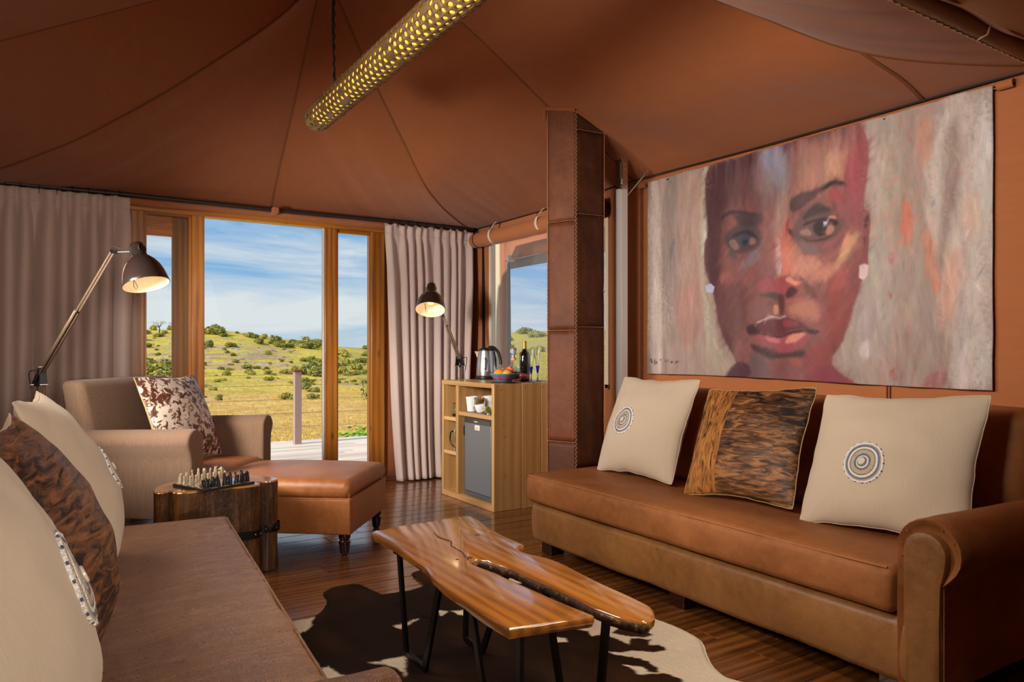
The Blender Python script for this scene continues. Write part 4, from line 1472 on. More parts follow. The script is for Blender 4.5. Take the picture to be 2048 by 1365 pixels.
right_cushion('cream linen cushion with a beaded disc at the far armless end of the tan sofa', 3.02, 0.60, 0.585, 21, xb=2.715, tilt=20, yaw=181, front=M_LINEN, back=M_LINEN, disc=(-0.26, 0.0, 0.084), zb=0.425)
right_cushion('brindle cowhide cushion in the middle of the tan sofa', 2.285, 0.625, 0.565, 22, xb=2.685, tilt=21, yaw=180, roll=0.06, front=M_HIDE_R, back=M_TANCLOTH, split=(0.40, M_HIDE_L), th=0.15, zb=0.42)
right_cushion('cream linen cushion with a beaded disc next to the rolled arm of the tan sofa', 1.59, 0.665, 0.575, 23, xb=2.665, tilt=22, yaw=180, roll=0.05, front=M_LINEN, back=M_LINEN, disc=(-0.10, -0.13, 0.084), zb=0.42)


def left_cushion(label, x, y, w, h, seed, tilt=28, yaw=-4.4, roll=0.0, zb=0.46, **kw):
    return cushion(label, lean(x, y, zb, math.radians(yaw), math.radians(tilt), w, h, roll), w, h, kw.pop('th', 0.25), seed, **kw)


left_cushion('cream linen cushion with a beaded disc, nearest on the worn brown sofa', -0.005, 1.36, 0.60, 0.60, 31, front=M_LINEN, back=M_LINEN, disc=(0.14, 0.02, 0.085), tilt=14, zb=0.42)
left_cushion('dark brindle cowhide cushion in the middle of the worn brown sofa', 0.075, 2.00, 0.58, 0.57, 32, front=M_HIDE_N, back=M_TANCLOTH, tilt=17, zb=0.42)
left_cushion('cream linen cushion with a beaded disc at the far end of the worn brown sofa', 0.135, 2.60, 0.60, 0.60, 33, front=M_LINEN, back=M_LINEN, disc=(0.15, 0.02, 0.075), tilt=17, zb=0.42)

# ------------------------------------------------------------------ armchair and ottoman
CH_O = (1.379, 3.78, 0); CH_A = math.atan2(0.785, 0.62)
M_TWEED = fabric('taupe_tweed', L(104, 78, 60), L(146, 116, 92), 500, 0.95, 0.35, 0.1, (260, 260, 9))
M_LEGWOOD = plain('chair_leg_wood', L(70, 40, 22), 0.4)
ch = thing('armchair', 'taupe tweed armchair with a leather seat by the glass doors', 'armchair', CH_O, CH_A)


def fs_(P, N, h):
    if N.z > 0.5:
        P.z += 0.022 * max(0, 1 - (P.x / h.x) ** 2) * max(0, 1 - (P.y / h.y) ** 2) + 0.004 * nz(P.x * 5, P.y * 5, 3)
    return P


m = MB(); m.rbox(0.075, 0.815, 0.875, 1.56, 0.27, 0.425, 0.035, (12, 12, 4), 4, fs_)
m.build('seat_cushion', M_OTTO, ch, angle=0)
m = MB(); m.rbox(0.02, 0.87, 0.895, 1.60, 0.21, 0.29, 0.01, (4, 4, 2)); m.build('seat_frame', M_TWEED, ch)


def fbk(P, N, h):
    k = (P.z + h.z) / (2 * h.z)
    P.y += 0.10 * k ** 1.3
    P.x *= 1 + 0.03 * k
    if N.y < -0.3: P.y -= 0.03 * max(0, 1 - (P.x / h.x) ** 4) * math.sin(PI * min(1, k * 0.95))
    P += N * 0.004 * nz(P.x * 4, P.z * 4, 6)
    return P


m = MB(); m.rbox(0.005, 0.885, 1.46, 1.60, 0.25, 0.955, 0.04, (14, 4, 14), 4, fbk)
m.build('backrest', M_TWEED, ch, angle=0)
for sx, x0 in ((1, 0.0), (-1, 0.885)):
    # upholstered arm: panel with a soft roll along the top, leaning outwards
    prof = []
    cyx, cz, r = -0.018, 0.622, 0.068
    prof += [(0.068, 0.20), (0.068, 0.45), (0.062, 0.60)]
    for i in range(13):
        a = math.radians(8 + i * 15.5)
        prof.append((cyx + (r + 0.012) * math.cos(a), cz + r * math.sin(a)))
    prof += [(-0.070, 0.55), (-0.062, 0.50), (-0.062, 0.20)]
    k = len(prof)
    rings = [(0.905, 0.80), (0.893, 0.90), (0.886, 0.97), (0.884, 1.0)] + [(0.90 + 0.68 * i / 12, 1.0) for i in range(13)]
    rings = [(0.872, 0.55), (0.8725, 0.86), (0.878, 0.95), (0.888, 0.99)] + [(0.905 + 0.66 * i / 12, 1.0) for i in range(13)]
    vs = []; fs = []
    for q, (y_, s_) in enumerate(rings):
        for j, (a, b) in enumerate(prof):
            aa = a * s_; bb = b if b < 0.5 else cz + (b - cz) * s_
            drop = 0.02 * max(0, (y_ - 0.9)) if b > 0.5 else 0
            w = 0.003 * nz(y_ * 4, j * 0.5, sx)
            vs.append((x0 + sx * (aa + w), y_, bb - drop + w))
    for q in range(len(rings) - 1):
        for j in range(k):
            a = q * k + j; b = q * k + (j + 1) % k
            fs.append((a, b, b + k, a + k) if sx > 0 else (a, a + k, b + k, b))
    fs.append(tuple(range(k))[::-1] if sx > 0 else tuple(range(k)))
    fs.append(tuple(range((len(rings) - 1) * k, len(rings) * k)) if sx > 0 else tuple(range((len(rings) - 1) * k, len(rings) * k))[::-1])
    m = MB(); m.add(vs, fs); m.build('arm', M_TWEED, ch, angle=50)
for (x_, y_) in ((0.0, 0.93), (0.885, 0.93), (0.03, 1.58), (0.86, 1.58)):
    m = MB(); m.tube([(x_, y_, 0.0), (x_, y_, 0.205)], [0.7, 1.0], rect=(0.028, 0.028)); m.build('leg', M_LEGWOOD, ch, bevel=0.003)

# cushion wedged in the chair corner
def chw(x, y, z):
    c, s = math.cos(CH_A), math.sin(CH_A)
    return Vector((CH_O[0] + x * c - y * s, CH_O[1] + x * s + y * c, z))


pBR = chw(0.71, 1.125, 0.445); pTR = chw(0.81, 1.30, 0.960); pTL = chw(0.18, 1.325, 0.970)
rt = (pTR - pTL); upv = (pTR - pBR)
ctr = (pBR + pTL) / 2
cushion('speckled brown and white cowhide cushion propped in the tweed armchair', basis(rt, upv, ctr), 0.62, 0.56, 0.17, 41, M_SPECKLE, M_TANCLOTH)

ot = thing('ottoman', 'square tan leather ottoman on turned dark legs in front of the tweed armchair', 'ottoman', CH_O, CH_A)


def fo(P, N, h):
    P += N * (0.004 * nz(P.x * 4, P.y * 4, P.z * 4 + 2))
    return P


m = MB(); m.rbox(0.004, 0.716, 0.004, 0.852, 0.118, 0.315, 0.012, (10, 10, 4), 3, fo)
m.build('body', M_OTTO, ot)


def fl_(P, N, h):
    ex = max(0, 1 - (P.x / h.x) ** 2); ey = max(0, 1 - (P.y / h.y) ** 2)
    if P.z > -h.z * 0.5:
        P.z += 0.026 * (ex * ey) ** 0.6
    P += N * (0.003 * nz(P.x * 6, P.y * 6, 9))
    return P


m = MB(); m.rbox(0.0, 0.72, 0.0, 0.856, 0.312, 0.412, 0.046, (16, 16, 4), 6, fl_)
lid = m.build('lid', M_OTTO, ot, angle=0)
rim = [(0.005, 0.005), (0.715, 0.005), (0.715, 0.851), (0.005, 0.851), (0.005, 0.005)]
m = MB(); m.tube([(a, b, 0.314) for a, b in rim], 0.0045, 7); m.build('piping', M_OTTO, lid)
for (cx_, cy_) in ((0.006, 0.006), (0.714, 0.006)):
    m = MB(); m.tube([(cx_ + (0.010 if cx_ < .3 else -0.010), cy_ + 0.010, 0.316 + 0.09 * i / 8) if i < 6 else (cx_ + (0.012 + 0.014 * (i - 5)) * (1 if cx_ < .3 else -1), cy_ + 0.012 + 0.014 * (i - 5), 0.375 + 0.012 * (i - 5)) for i in range(9)], 0.003, 6)
    m.build('corner_seam', M_OTTO, lid)
for (x_, y_) in ((0.055, 0.055), (0.665, 0.055), (0.055, 0.80), (0.665, 0.80)):
    m = MB()
    m.lathe([(0, 0), (0.017, 0), (0.017, 0.006), (0.024, 0.010), (0.030, 0.055), (0.030, 0.062), (0.034, 0.066), (0.034, 0.073), (0.028, 0.077), (0.026, 0.082), (0.031, 0.092), (0.0335, 0.104), (0.031, 0.116), (0.027, 0.122), (0, 0.122)], 20, (x_, y_, 0))
    m.build('leg', M_DKWOOD, ot)

# ------------------------------------------------------------------ tree-trunk side table
st = thing('stump_table', 'varnished fluted tree-trunk side table holding the chess set', 'side table')
OUT = [(0.425, 3.858), (0.420, 3.773), (0.440, 3.742), (0.468, 3.748), (0.486, 3.762), (0.494, 3.748), (0.497, 3.715), (0.527, 3.690), (0.582, 3.694), (0.640, 3.700), (0.715, 3.690), (0.808, 3.686), (0.862, 3.694), (0.886, 3.725),
       (0.890, 3.770), (0.897, 3.788), (0.915, 3.778), (0.950, 3.772), (0.985, 3.790), (1.002, 3.835), (0.990, 3.885), (0.962, 3.912), (0.945, 3.935), (0.935, 3.985), (0.905, 4.02), (0.85, 4.015), (0.80, 4.03), (0.74, 4.045), (0.67, 4.025), (0.61, 4.035), (0.55, 4.02), (0.49, 3.985), (0.45, 3.93)]
outl = [p[:2] for p in catmull([(a, b, 0) for a, b in OUT], 6, True)]
K = len(outl)
cxs, cys = 0.70, 3.86
mk = Mat('varnished_trunk')
k1 = mk.noise(mk.co((26, 26, 3.2)), 1.0, 6, 0.62, 0.6); k2 = mk.noise(mk.co((5, 5, 3)), 1.0, 4, 0.6, 1.5); k3 = mk.noise(mk.co((90, 90, 40)), 1.0, 3, 0.6)
mk.set(Base_Color=mk.ramp(mk.math('ADD', mk.math('MULTIPLY', k1, 0.55), mk.math('MULTIPLY', k2, 0.45)), [(0.36, L(30, 18, 10)), (0.50, L(74, 44, 22)), (0.66, L(120, 78, 38))]), Roughness=0.34, Coat_Weight=0.5, Coat_Roughness=0.15,
       Normal=mk.bump(mk.math('ADD', k1, mk.math('MULTIPLY', k3, 0.5)), 0.7, 0.010))
M_BARK = mk.m
mt = Mat('trunk_end_grain')
ed = mt.attr('edge').outputs['Fac']
wv = mt.math('ADD', ed, mt.math('MULTIPLY', mt.noise(mt.co(), 9.0, 4), 0.16))
rg = mt.math('MULTIPLY', mt.math('SINE', mt.math('MULTIPLY', wv, 90.0)), 0.12)
mt.set(Base_Color=mt.mix(mt.math('ADD', rg, 0.12), mt.ramp(wv, [(0.10, L(196, 132, 52)), (0.26, L(182, 112, 40)), (0.34, L(112, 62, 26)), (0.8, L(132, 76, 36))]), L(70, 38, 16)), Roughness=0.16, Coat_Weight=1.0, Coat_Roughness=0.05, Coat_IOR=1.8)
rings = 24
vs = []; fs = []
for q in range(rings):
    z = 0.004 + 0.448 * q / (rings - 1)
    for j, (a, b) in enumerate(outl):
        d = Vector((a - cxs, b - cys)); dl = d.normalized()
        g = 0.007 * nz(j * 0.35, z * 2.2, 3) + 0.003 * nz(j * 1.3, z * 7, 8) + 0.012 * max(0, 0.12 - z) / 0.12 * nz(j * 0.2, 2)
        vs.append((a + dl.x * g, b + dl.y * g, z))
for q in range(rings - 1):
    for j in range(K):
        a = q * K + j; b = q * K + (j + 1) % K
        fs.append((a, b, b + K, a + K))
fs.append(tuple(range(K))[::-1])
m = MB(); m.add(vs, fs); m.build('trunk', M_BARK, st, angle=45)
m = MB(); vs = []; fs = []; at = []
insets = [0, 0.012, 0.03, 0.06, 0.10, 0.16, 0.24, 0.36, 0.5, 0.66, 0.82, 0.97]
top = [vs_ for vs_ in m.v]
base_ring = []
for j, (a, b) in enumerate(outl):
    d = Vector((a - cxs, b - cys)); dl = d.normalized()
    g = 0.007 * nz(j * 0.35, 0.452 * 2.2, 3) + 0.003 * nz(j * 1.3, 0.452 * 7, 8)
    base_ring.append((a + dl.x * g, b + dl.y * g))
for q, s_ in enumerate(insets):
    for (a, b) in base_ring:
        k_ = 1 - s_
        yy = cys + (b - cys) * (k_ if s_ < 0.5 else k_)
        xx = cxs + (a - cxs) * k_
        vs.append((xx, yy, 0.452 + (0.006 if q > 0 else 0) + (0.002 if q > 1 else 0))); at.append(s_)
for q in range(len(insets) - 1):
    for j in range(K):
        a = q * K + j; b = q * K + (j + 1) % K
        fs.append((a, b, b + K, a + K))
fs.append(tuple(range((len(insets) - 1) * K, len(insets) * K)))
m.add(vs, fs); m.attrs['edge'] = ('FLOAT', at)
m.build('table_top', mt.m, st, angle=45)
def offs(o, d):
    return (o[0] + (Vector((o[0] - cxs, o[1] - cys)).normalized() * d).x, o[1] + (Vector((o[0] - cxs, o[1] - cys)).normalized() * d).y)
m = MB()
vs = []; fs = []
for (d, z) in ((0.009, 0.198), (0.012, 0.20), (0.012, 0.236), (0.009, 0.238)):
    for o in outl:
        a, b = offs(o, d); vs.append((a, b, z))
for q in range(3):
    for j in range(K):
        a = q * K + j; b = q * K + (j + 1) % K
        fs.append((a, b, b + K, a + K))
m.add(vs, fs); band = m.build('iron_band', M_BLACKMETAL, st, angle=50)
for idx in (70, 74, 52, 58, 88, 96, 105, 113):
    a, b = offs(outl[idx], 0.013)
    d = Vector((outl[idx][0] - cxs, outl[idx][1] - cys, 0)).normalized()
    m = MB(); m.lathe([(0.0045, 0), (0.0045, 0.001), (0.003, 0.003), (0, 0.0035)], 10, M=Matrix.Translation((a, b, 0.218)) @ d.to_track_quat('Z', 'Y').to_matrix().to_4x4())
    m.build('rivet', M_STEEL, band)

# ------------------------------------------------------------------ chess set
cA, cB, cC = Vector((0.556, 3.895, 0)), Vector((0.613, 3.632, 0)), Vector((0.872, 3.738, 0))
bx = (cC - cB); bl = bx.length; ang = math.atan2(bx.y, bx.x)
by_l = (cA - cB).length
BS = 0.272
bo = thing('chessboard', 'stone chessboard lying on the tree-trunk side table', 'chessboard', (cB.x, cB.y, 0.4605), ang)
m = MB(); m.box(0, BS, 0, BS, 0, 0.010); m.build('board', plain('board_edge', L(40, 32, 28), 0.4), bo, bevel=0.0015)
M_SQL = plain('pale_square', L(196, 186, 172), 0.12, 0.0, Coat_Weight=0.8, Coat_IOR=1.7)
M_SQD = plain('grey_square', L(96, 88, 80), 0.12, 0.0, Coat_Weight=0.8, Coat_IOR=1.7)
sq = MB(); s_ = (BS - 0.02) / 8
sq.box(-s_ / 2 + 0.0003, s_ / 2 - 0.0003, -s_ / 2 + 0.0003, s_ / 2 - 0.0003, 0, 0.0015)
sqo = None
sqm = {}
for i in range(8):
    for j in range(8):
        c = (i + j) % 2
        if c not in sqm:
            o = sq.build('square', M_SQL if c else M_SQD, bo, smooth=False); sqm[c] = o
        else:
            o = sqm[c].copy(); COL.objects.link(o); o.parent = bo
        o.location = (0.01 + s_ * (i + 0.5), 0.01 + s_ * (j + 0.5), 0.010)
M_BLK = plain('black_soapstone', L(30, 28, 30), 0.45)
M_CRM = plain('cream_soapstone', L(196, 178, 146), 0.5)


def carve(h, kind, seed):
    """small soapstone animal figure"""
    m = MB()
    r = 0.0105 if h > 0.045 else 0.0085
    ls = {'pawn': [(0, 1.0, 0), (.06, 1.0, 0), (.12, .8, 0), (.45, .62, 0), (.62, .5, .05), (.72, .62, .1), (.85, .75, .12), (.95, .5, .1), (1.0, .1, .1)],
          'giraffe': [(0, 1.0, 0), (.07, 1.0, 0), (.2, .8, 0), (.45, .6, -.05), (.7, .36, .1), (.84, .36, .25), (.90, .5, .4), (.96, .42, .6), (1.0, .15, .7)],
          'rhino': [(0, 1.0, 0), (.08, 1.05, 0), (.3, .95, -.1), (.55, .9, -.1), (.72, .8, .1), (.84, .62, .45), (.93, .4, .8), (1.0, .1, 1.0)],
          'elephant': [(0, 1.05, 0), (.08, 1.1, 0), (.35, 1.0, 0), (.6, .95, .1), (.78, .8, .25), (.9, .62, .3), (1.0, .2, .2)],
          'lion': [(0, 1.0, 0), (.08, 1.0, 0), (.4, .85, -.1), (.65, .72, 0), (.78, .85, .15), (.9, .7, .2), (1.0, .25, .15)],
          'king': [(0, 1.05, 0), (.06, 1.1, 0), (.2, .9, 0), (.55, .72, 0), (.72, .55, 0), (.8, .62, .05), (.9, .5, .05), (1.0, .22, .0)]}[kind]
    m.tube([(r * o, 0, h * z) for z, _, o in ls], [r * w for _, w, _ in ls], 9)
    if kind == 'giraffe':
        for q in (-1, 1): m.tube([(r * .4, q * r * .25, h * .93), (r * .25, q * r * .4, h * 1.06)], [.0016, .001], 5)
    if kind == 'elephant':
        m.tube([(r * .9, 0, h * .75), (r * 1.5, 0, h * .55), (r * 1.45, 0, h * .3)], [.004, .003, .002], 6)
        for q in (-1, 1): m.tube([(r * .1, q * r * .6, h * .85), (0, q * r * 1.3, h * .7)], [.004, .0025], 6)
    if kind in ('rhino', 'lion', 'pawn'):
        for q in (-1, 1): m.tube([(0, q * r * .4, h * .9), (-r * .1, q * r * .55, h * 1.03)], [.0022, .0008], 5)
    return m


BACK = ['elephant', 'rhino', 'giraffe', 'king', 'lion', 'giraffe', 'rhino', 'elephant']
HT = [0.050, 0.050, 0.056, 0.062, 0.058, 0.054, 0.060, 0.054]
ORD = ['at its left corner', 'second from its left corner', 'third from its left corner', 'fourth from its left corner', 'fifth from its left corner', 'third from its right corner', 'second from its right corner', 'at its right corner']


def bpt(i, j):
    x = 0.01 + s_ * (i + 0.5); y = 0.01 + s_ * (j + 0.5)
    return (cB.x + x * math.cos(ang) - y * math.sin(ang), cB.y + x * math.sin(ang) + y * math.cos(ang), 0.4605 + 0.0115)


RC = random.Random(2)
for side, mat, cn in ((0, M_BLK, 'black'), (1, M_CRM, 'cream')):
    pw = {}
    for i in range(8):
        row = 0 if side == 0 else 7
        o = carve(HT[i], BACK[i], i).build('chess_piece', mat)
        o.location = bpt(i, row); o.rotation_euler = (0, 0, ang + (PI / 2 if side == 0 else -PI / 2) + RC.uniform(-1, 1))
        tag(o, '%s stone chess piece in the %s rank, %s' % (cn, 'near' if side == 0 else 'far', ORD[i]), 'chess piece', 'carved chess pieces')
        if not pw:
            p = carve(0.036, 'pawn', 0).build('chess_piece', mat); pw[0] = p
        else:
            p = pw[0].copy(); COL.objects.link(p)
        jr = (1 if side == 0 else 6)
        if side == 0 and i in (3, 5): jr = 2
        p.location = bpt(i, jr); p.rotation_euler = (0, 0, ang + RC.uniform(-2, 2))
        tag(p, 'small %s carved soapstone pawn on the chessboard' % cn, 'chess piece', '%s chess pawns' % cn)
# ------------------------------------------------------------------ coffee table
M_TABLE = wood('varnished_slab', L(108, 60, 20), L(150, 92, 33), L(178, 116, 46), 'Y', 1.3, 0.24, 0.8, 0.10, 0.4, False, 0.12, 1.8)
M_BARKD = Mat('dark_bark_edge')
nb = M_BARKD.noise(M_BARKD.co(), 55, 5, 0.65)
M_BARKD.set(Base_Color=M_BARKD.ramp(nb, [(0.40, L(34, 20, 12)), (0.56, L(70, 42, 18)), (0.68, L(150, 98, 40))]), Roughness=0.5, Normal=M_BARKD.bump(nb, 0.9, 0.006), Coat_Weight=0.15)
TBL = [(1.038, 2.596), (1.079, 2.600), (1.153, 2.616), (1.26, 2.618), (1.441, 2.636), (1.466, 2.577), (1.435, 2.412), (1.414, 2.271), (1.412, 2.187), (1.408, 2.128), (1.388, 2.116), (1.367, 2.100), (1.355, 2.061), (1.361, 2.019), (1.372, 1.986), (1.386, 1.935),
       (1.387, 1.855), (1.376, 1.763), (1.366, 1.656), (1.363, 1.563), (1.358, 1.478), (1.350, 1.425), (1.316, 1.378), (1.285, 1.358), (1.256, 1.364), (1.230, 1.428), (1.222, 1.514), (1.225, 1.595), (1.230, 1.694), (1.226, 1.778),
       (1.221, 1.849), (1.222, 1.91), (1.212, 1.967), (1.200, 2.026), (1.183, 2.063), (1.156, 2.057), (1.143, 2.020), (1.149, 1.956), (1.156, 1.879), (1.161, 1.775), (1.167, 1.657), (1.174, 1.549), (1.182, 1.458), (1.072, 1.478), (0.983, 1.498), (0.952, 1.503),
       (0.952, 1.646), (0.964, 1.837), (0.979, 1.98), (1.002, 2.081), (1.011, 2.194), (1.025, 2.369), (1.024, 2.489), (1.022, 2.57)]
ct = thing('coffee_table', 'live-edge forked slab coffee table on black hairpin legs', 'coffee table')
SHARP = {22, 41, 42, 44, 45, 46}
ot2 = []
kk = len(TBL)
for i in range(kk):
    p0, p1, p2, p3 = [Vector((*TBL[(i + q) % kk], 0)) for q in (-1, 0, 1, 2)]
    if i in (42, 43, 44) or (i + 1) % kk in (42, 45) and i in (41,):
        ot2.append(tuple(p1[:2])); continue
    for q in range(4):
        t = q / 4
        v_ = 0.5 * ((2 * p1) + (p2 - p0) * t + (2 * p0 - 5 * p1 + 4 * p2 - p3) * t * t + (3 * p1 - p0 - 3 * p2 + p3) * t ** 3)
        ot2.append((v_.x, v_.y))
n_o = len(ot2)
nrm2 = []
area2 = sum(ot2[i][0] * ot2[(i + 1) % n_o][1] - ot2[(i + 1) % n_o][0] * ot2[i][1] for i in range(n_o))
for i in range(n_o):
    a = Vector(ot2[(i - 1) % n_o]); b = Vector(ot2[(i + 1) % n_o]); d = (b - a)
    d.normalize()
    nrm2.append(Vector((d.y, -d.x)) * (1 if area2 > 0 else -1))
ZT = 0.44
vs = []; fs = []
for (off, z, wob) in ((-0.014, ZT - 0.034, 0.4), (-0.003, ZT - 0.029, 1.0), (0.0, ZT - 0.017, 1.0), (0.0, ZT - 0.006, 0.5), (-0.004, ZT - 0.001, 0.2), (-0.008, ZT, 0.0)):
    for i, (a, b) in enumerate(ot2):
        w = 0.004 * nz(i * 0.6, z * 40, 3) * wob
        vs.append((a + nrm2[i].x * (off + w), b + nrm2[i].y * (off + w), z))
for q in range(5):
    for i in range(n_o):
        a = q * n_o + i; b = q * n_o + (i + 1) % n_o
        f = (a, b, b + n_o, a + n_o)
        fs.append(f if area2 > 0 else f[::-1])
fs.append(tuple(range(5 * n_o, 6 * n_o)) if area2 > 0 else tuple(range(5 * n_o, 6 * n_o))[::-1])
fs.append(tuple(range(n_o))[::-1] if area2 > 0 else tuple(range(n_o)))
m = MB(); m.add(vs, fs)
m.build('slab', M_TABLE, ct, angle=40)
# bark left on the fork and on the near edge of the right-hand tongue
def edge_strip(i0, i1, name='bark_edge'):
    m = MB()
    ids = [i for i in range(n_o) if i0[0] - 0.001 <= 0 or True]
    return m
def nearest(p):
    return min(range(n_o), key=lambda i: (ot2[i][0] - p[0]) ** 2 + (ot2[i][1] - p[1]) ** 2)
ia, ib = nearest((1.285, 1.358)), nearest((1.156, 2.057))
m = MB(); vs = []; fs = []
seq = list(range(min(ia, ib), max(ia, ib) + 1))
for (off, z) in ((-0.012, ZT - 0.037), (-0.001, ZT - 0.033), (0.003, ZT - 0.022), (0.0022, ZT - 0.011), (-0.003, ZT - 0.006)):
    for q, i in enumerate(seq):
        w = 0.004 * nz(i * 0.9, z * 90, 8) + 0.003 * nz(i * 2.3, z * 50, 2)
        e_ = min(1, min(q, len(seq) - 1 - q) / 3)
        vs.append((ot2[i][0] + nrm2[i].x * (off + w * e_ - 0.004 * (1 - e_)), ot2[i][1] + nrm2[i].y * (off + w * e_ - 0.004 * (1 - e_)), z + 0.002 * nz(i * 1.3, 5)))
ns = len(seq)
for q in range(4):
    for i in range(ns - 1):
        a = q * ns + i
        f = (a, a + 1, a + 1 + ns, a + ns)
        fs.append(f if area2 > 0 else f[::-1])
m.add(vs, fs); m.build('bark_edge', M_BARKD.m, ct, angle=0, label='dark rough bark edge')
# resin-filled crack and knots
m = MB(); crk = catmull([(1.150, 2.065, 0), (1.166, 2.12, 0), (1.178, 2.165, 0), (1.185, 2.25, 0), (1.21, 2.30, 0), (1.20, 2.37, 0), (1.218, 2.45, 0)], 5)
m.tube([(a + 0.003 * nz(i * 0.9), b, ZT + 0.0003) for i, (a, b, _) in enumerate(crk)], [0.0022 + 0.0018 * abs(nz(i * 0.7, 4)) for i in range(len(crk))], 5)
m.build('crack', M_BARKD.m, ct)
for (a, b, r_) in ((1.335, 2.33, 0.011), (1.123, 2.09, 0.006), (1.165, 2.085, 0.013)):
    m = MB(); m.lathe([(r_, -0.001), (r_ * 0.9, 0.0006), (r_ * .5, 0.0003), (0, 0.0001)], 12, (a, b, ZT)); m.build('knot', M_BARKD.m, ct)


def hairpin(tops, bots):
    """flat bar bent to a U standing on its bend"""
    (t0, t1), (b0, b1) = [Vector((*p, ZT - 0.034)) for p in tops], [Vector((*p, 0.0)) for p in bots]
    zb = 0.0265
    a0 = b0 + (t0 - b0).normalized() * 0.055; a1 = b1 + (t1 - b1).normalized() * 0.055
    pts = [t0, t0.lerp(a0, 0.5), a0]
    mid = (b0 + b1) / 2
    for i in range(1, 8):
        s = i / 8
        p = a0 * (1 - s) ** 2 + (b0 + (b0 - mid) * 0.05) * 2 * s * (1 - s) + (b0.lerp(mid, 0.45)) * s * s
        pts.append(Vector((p.x, p.y, max(p.z, zb))))
    for i in range(7, 0, -1):
        s = i / 8
        p = a1 * (1 - s) ** 2 + (b1 + (b1 - mid) * 0.05) * 2 * s * (1 - s) + (b1.lerp(mid, 0.45)) * s * s
        pts.append(Vector((p.x, p.y, max(p.z, zb))))
    pts += [a1, t1.lerp(a1, 0.5), t1]
    m = MB(); m.tube(pts, 1.0, rect=(0.006, 0.0125))
    o = m.build('leg', M_BLACKMETAL, ct, bevel=0.0015)
    m = MB(); m.box(min(t0.x, t1.x) - 0.02, max(t0.x, t1.x) + 0.02, min(t0.y, t1.y) - 0.01, max(t0.y, t1.y) + 0.01, ZT - 0.040, ZT - 0.033)
    m.build('leg_plate', M_BLACKMETAL, o)


hairpin(((1.055, 2.40), (1.055, 2.07)), ((1.092, 2.415), (1.092, 2.275)))
hairpin(((1.345, 2.42), (1.340, 2.10)), ((1.335, 2.42), (1.325, 2.29)))
hairpin(((1.005, 1.79), (1.005, 1.535)), ((1.045, 1.735), (1.045, 1.60)))
hairpin(((1.262, 1.79), (1.262, 1.505)), ((1.295, 1.725), (1.295, 1.59)))

# ------------------------------------------------------------------ cowhide rug
RUG = [(0.60, 2.60), (0.70, 2.80), (0.812, 2.992), (0.911, 3.008), (0.975, 3.05), (1.045, 3.168), (1.064, 3.284), (1.127, 3.345), (1.204, 3.348), (1.248, 3.311), (1.235, 3.19), (1.253, 3.135), (1.368, 3.115), (1.435, 3.114), (1.515, 3.15), (1.535, 3.234), (1.53, 3.332), (1.589, 3.370),
       (1.68, 3.34), (1.75, 3.22), (1.86, 3.10), (2.00, 3.04), (2.10, 2.90), (2.12, 2.70), (2.13, 2.50), (2.15, 2.35), (2.135, 2.23), (2.14, 2.176), (2.142, 2.077), (2.116, 1.959), (2.034, 1.852), (1.98, 1.773), (1.955, 1.69), (1.975, 1.62), (2.02, 1.52), (2.04, 1.40), (1.96, 1.30), (1.80, 1.26), (1.62, 1.20), (1.46, 1.05), (1.28, 1.02), (1.1, 1.10), (0.92, 1.30), (0.76, 1.52), (0.68, 1.80), (0.66, 2.10), (0.58, 2.35)]
ro = [p[:2] for p in catmull([(a, b, 0) for a, b in RUG], 14, True)]
rc = (1.42, 2.25)
KR = len(ro); NRG = 110
ii = np.arange(KR)
ra_ = np.array(ro)
ss = np.linspace(0, 1, NRG) ** 0.7
jag = 1 + 0.0035 * np.array([nz(i * 0.9, 3) for i in range(KR)])
PX_ = rc[0] + ss[:, None] * (ra_[None, :, 0] - rc[0]) * np.where(ss[:, None] > 0.97, jag[None], 1)
PY_ = rc[1] + ss[:, None] * (ra_[None, :, 1] - rc[1]) * np.where(ss[:, None] > 0.97, jag[None], 1)
PZ_ = 0.0085 + 0.0022 * fbm(PX_, PY_, 5, 3, 2) - 0.0065 * (ss[:, None] > 0.985)
brown = np.array(L(34, 19, 10)[:3]); brown2 = np.array(L(78, 45, 22)[:3]); cream = np.array(L(238, 222, 198)[:3])
bn = np.clip(fbm(PX_ * 1.2, PY_ * 0.8, 3.0, 61, 4) * 1.1 + 0.25, 0, 1)[..., None]
rcol = brown * (1 - bn) + brown2 * bn
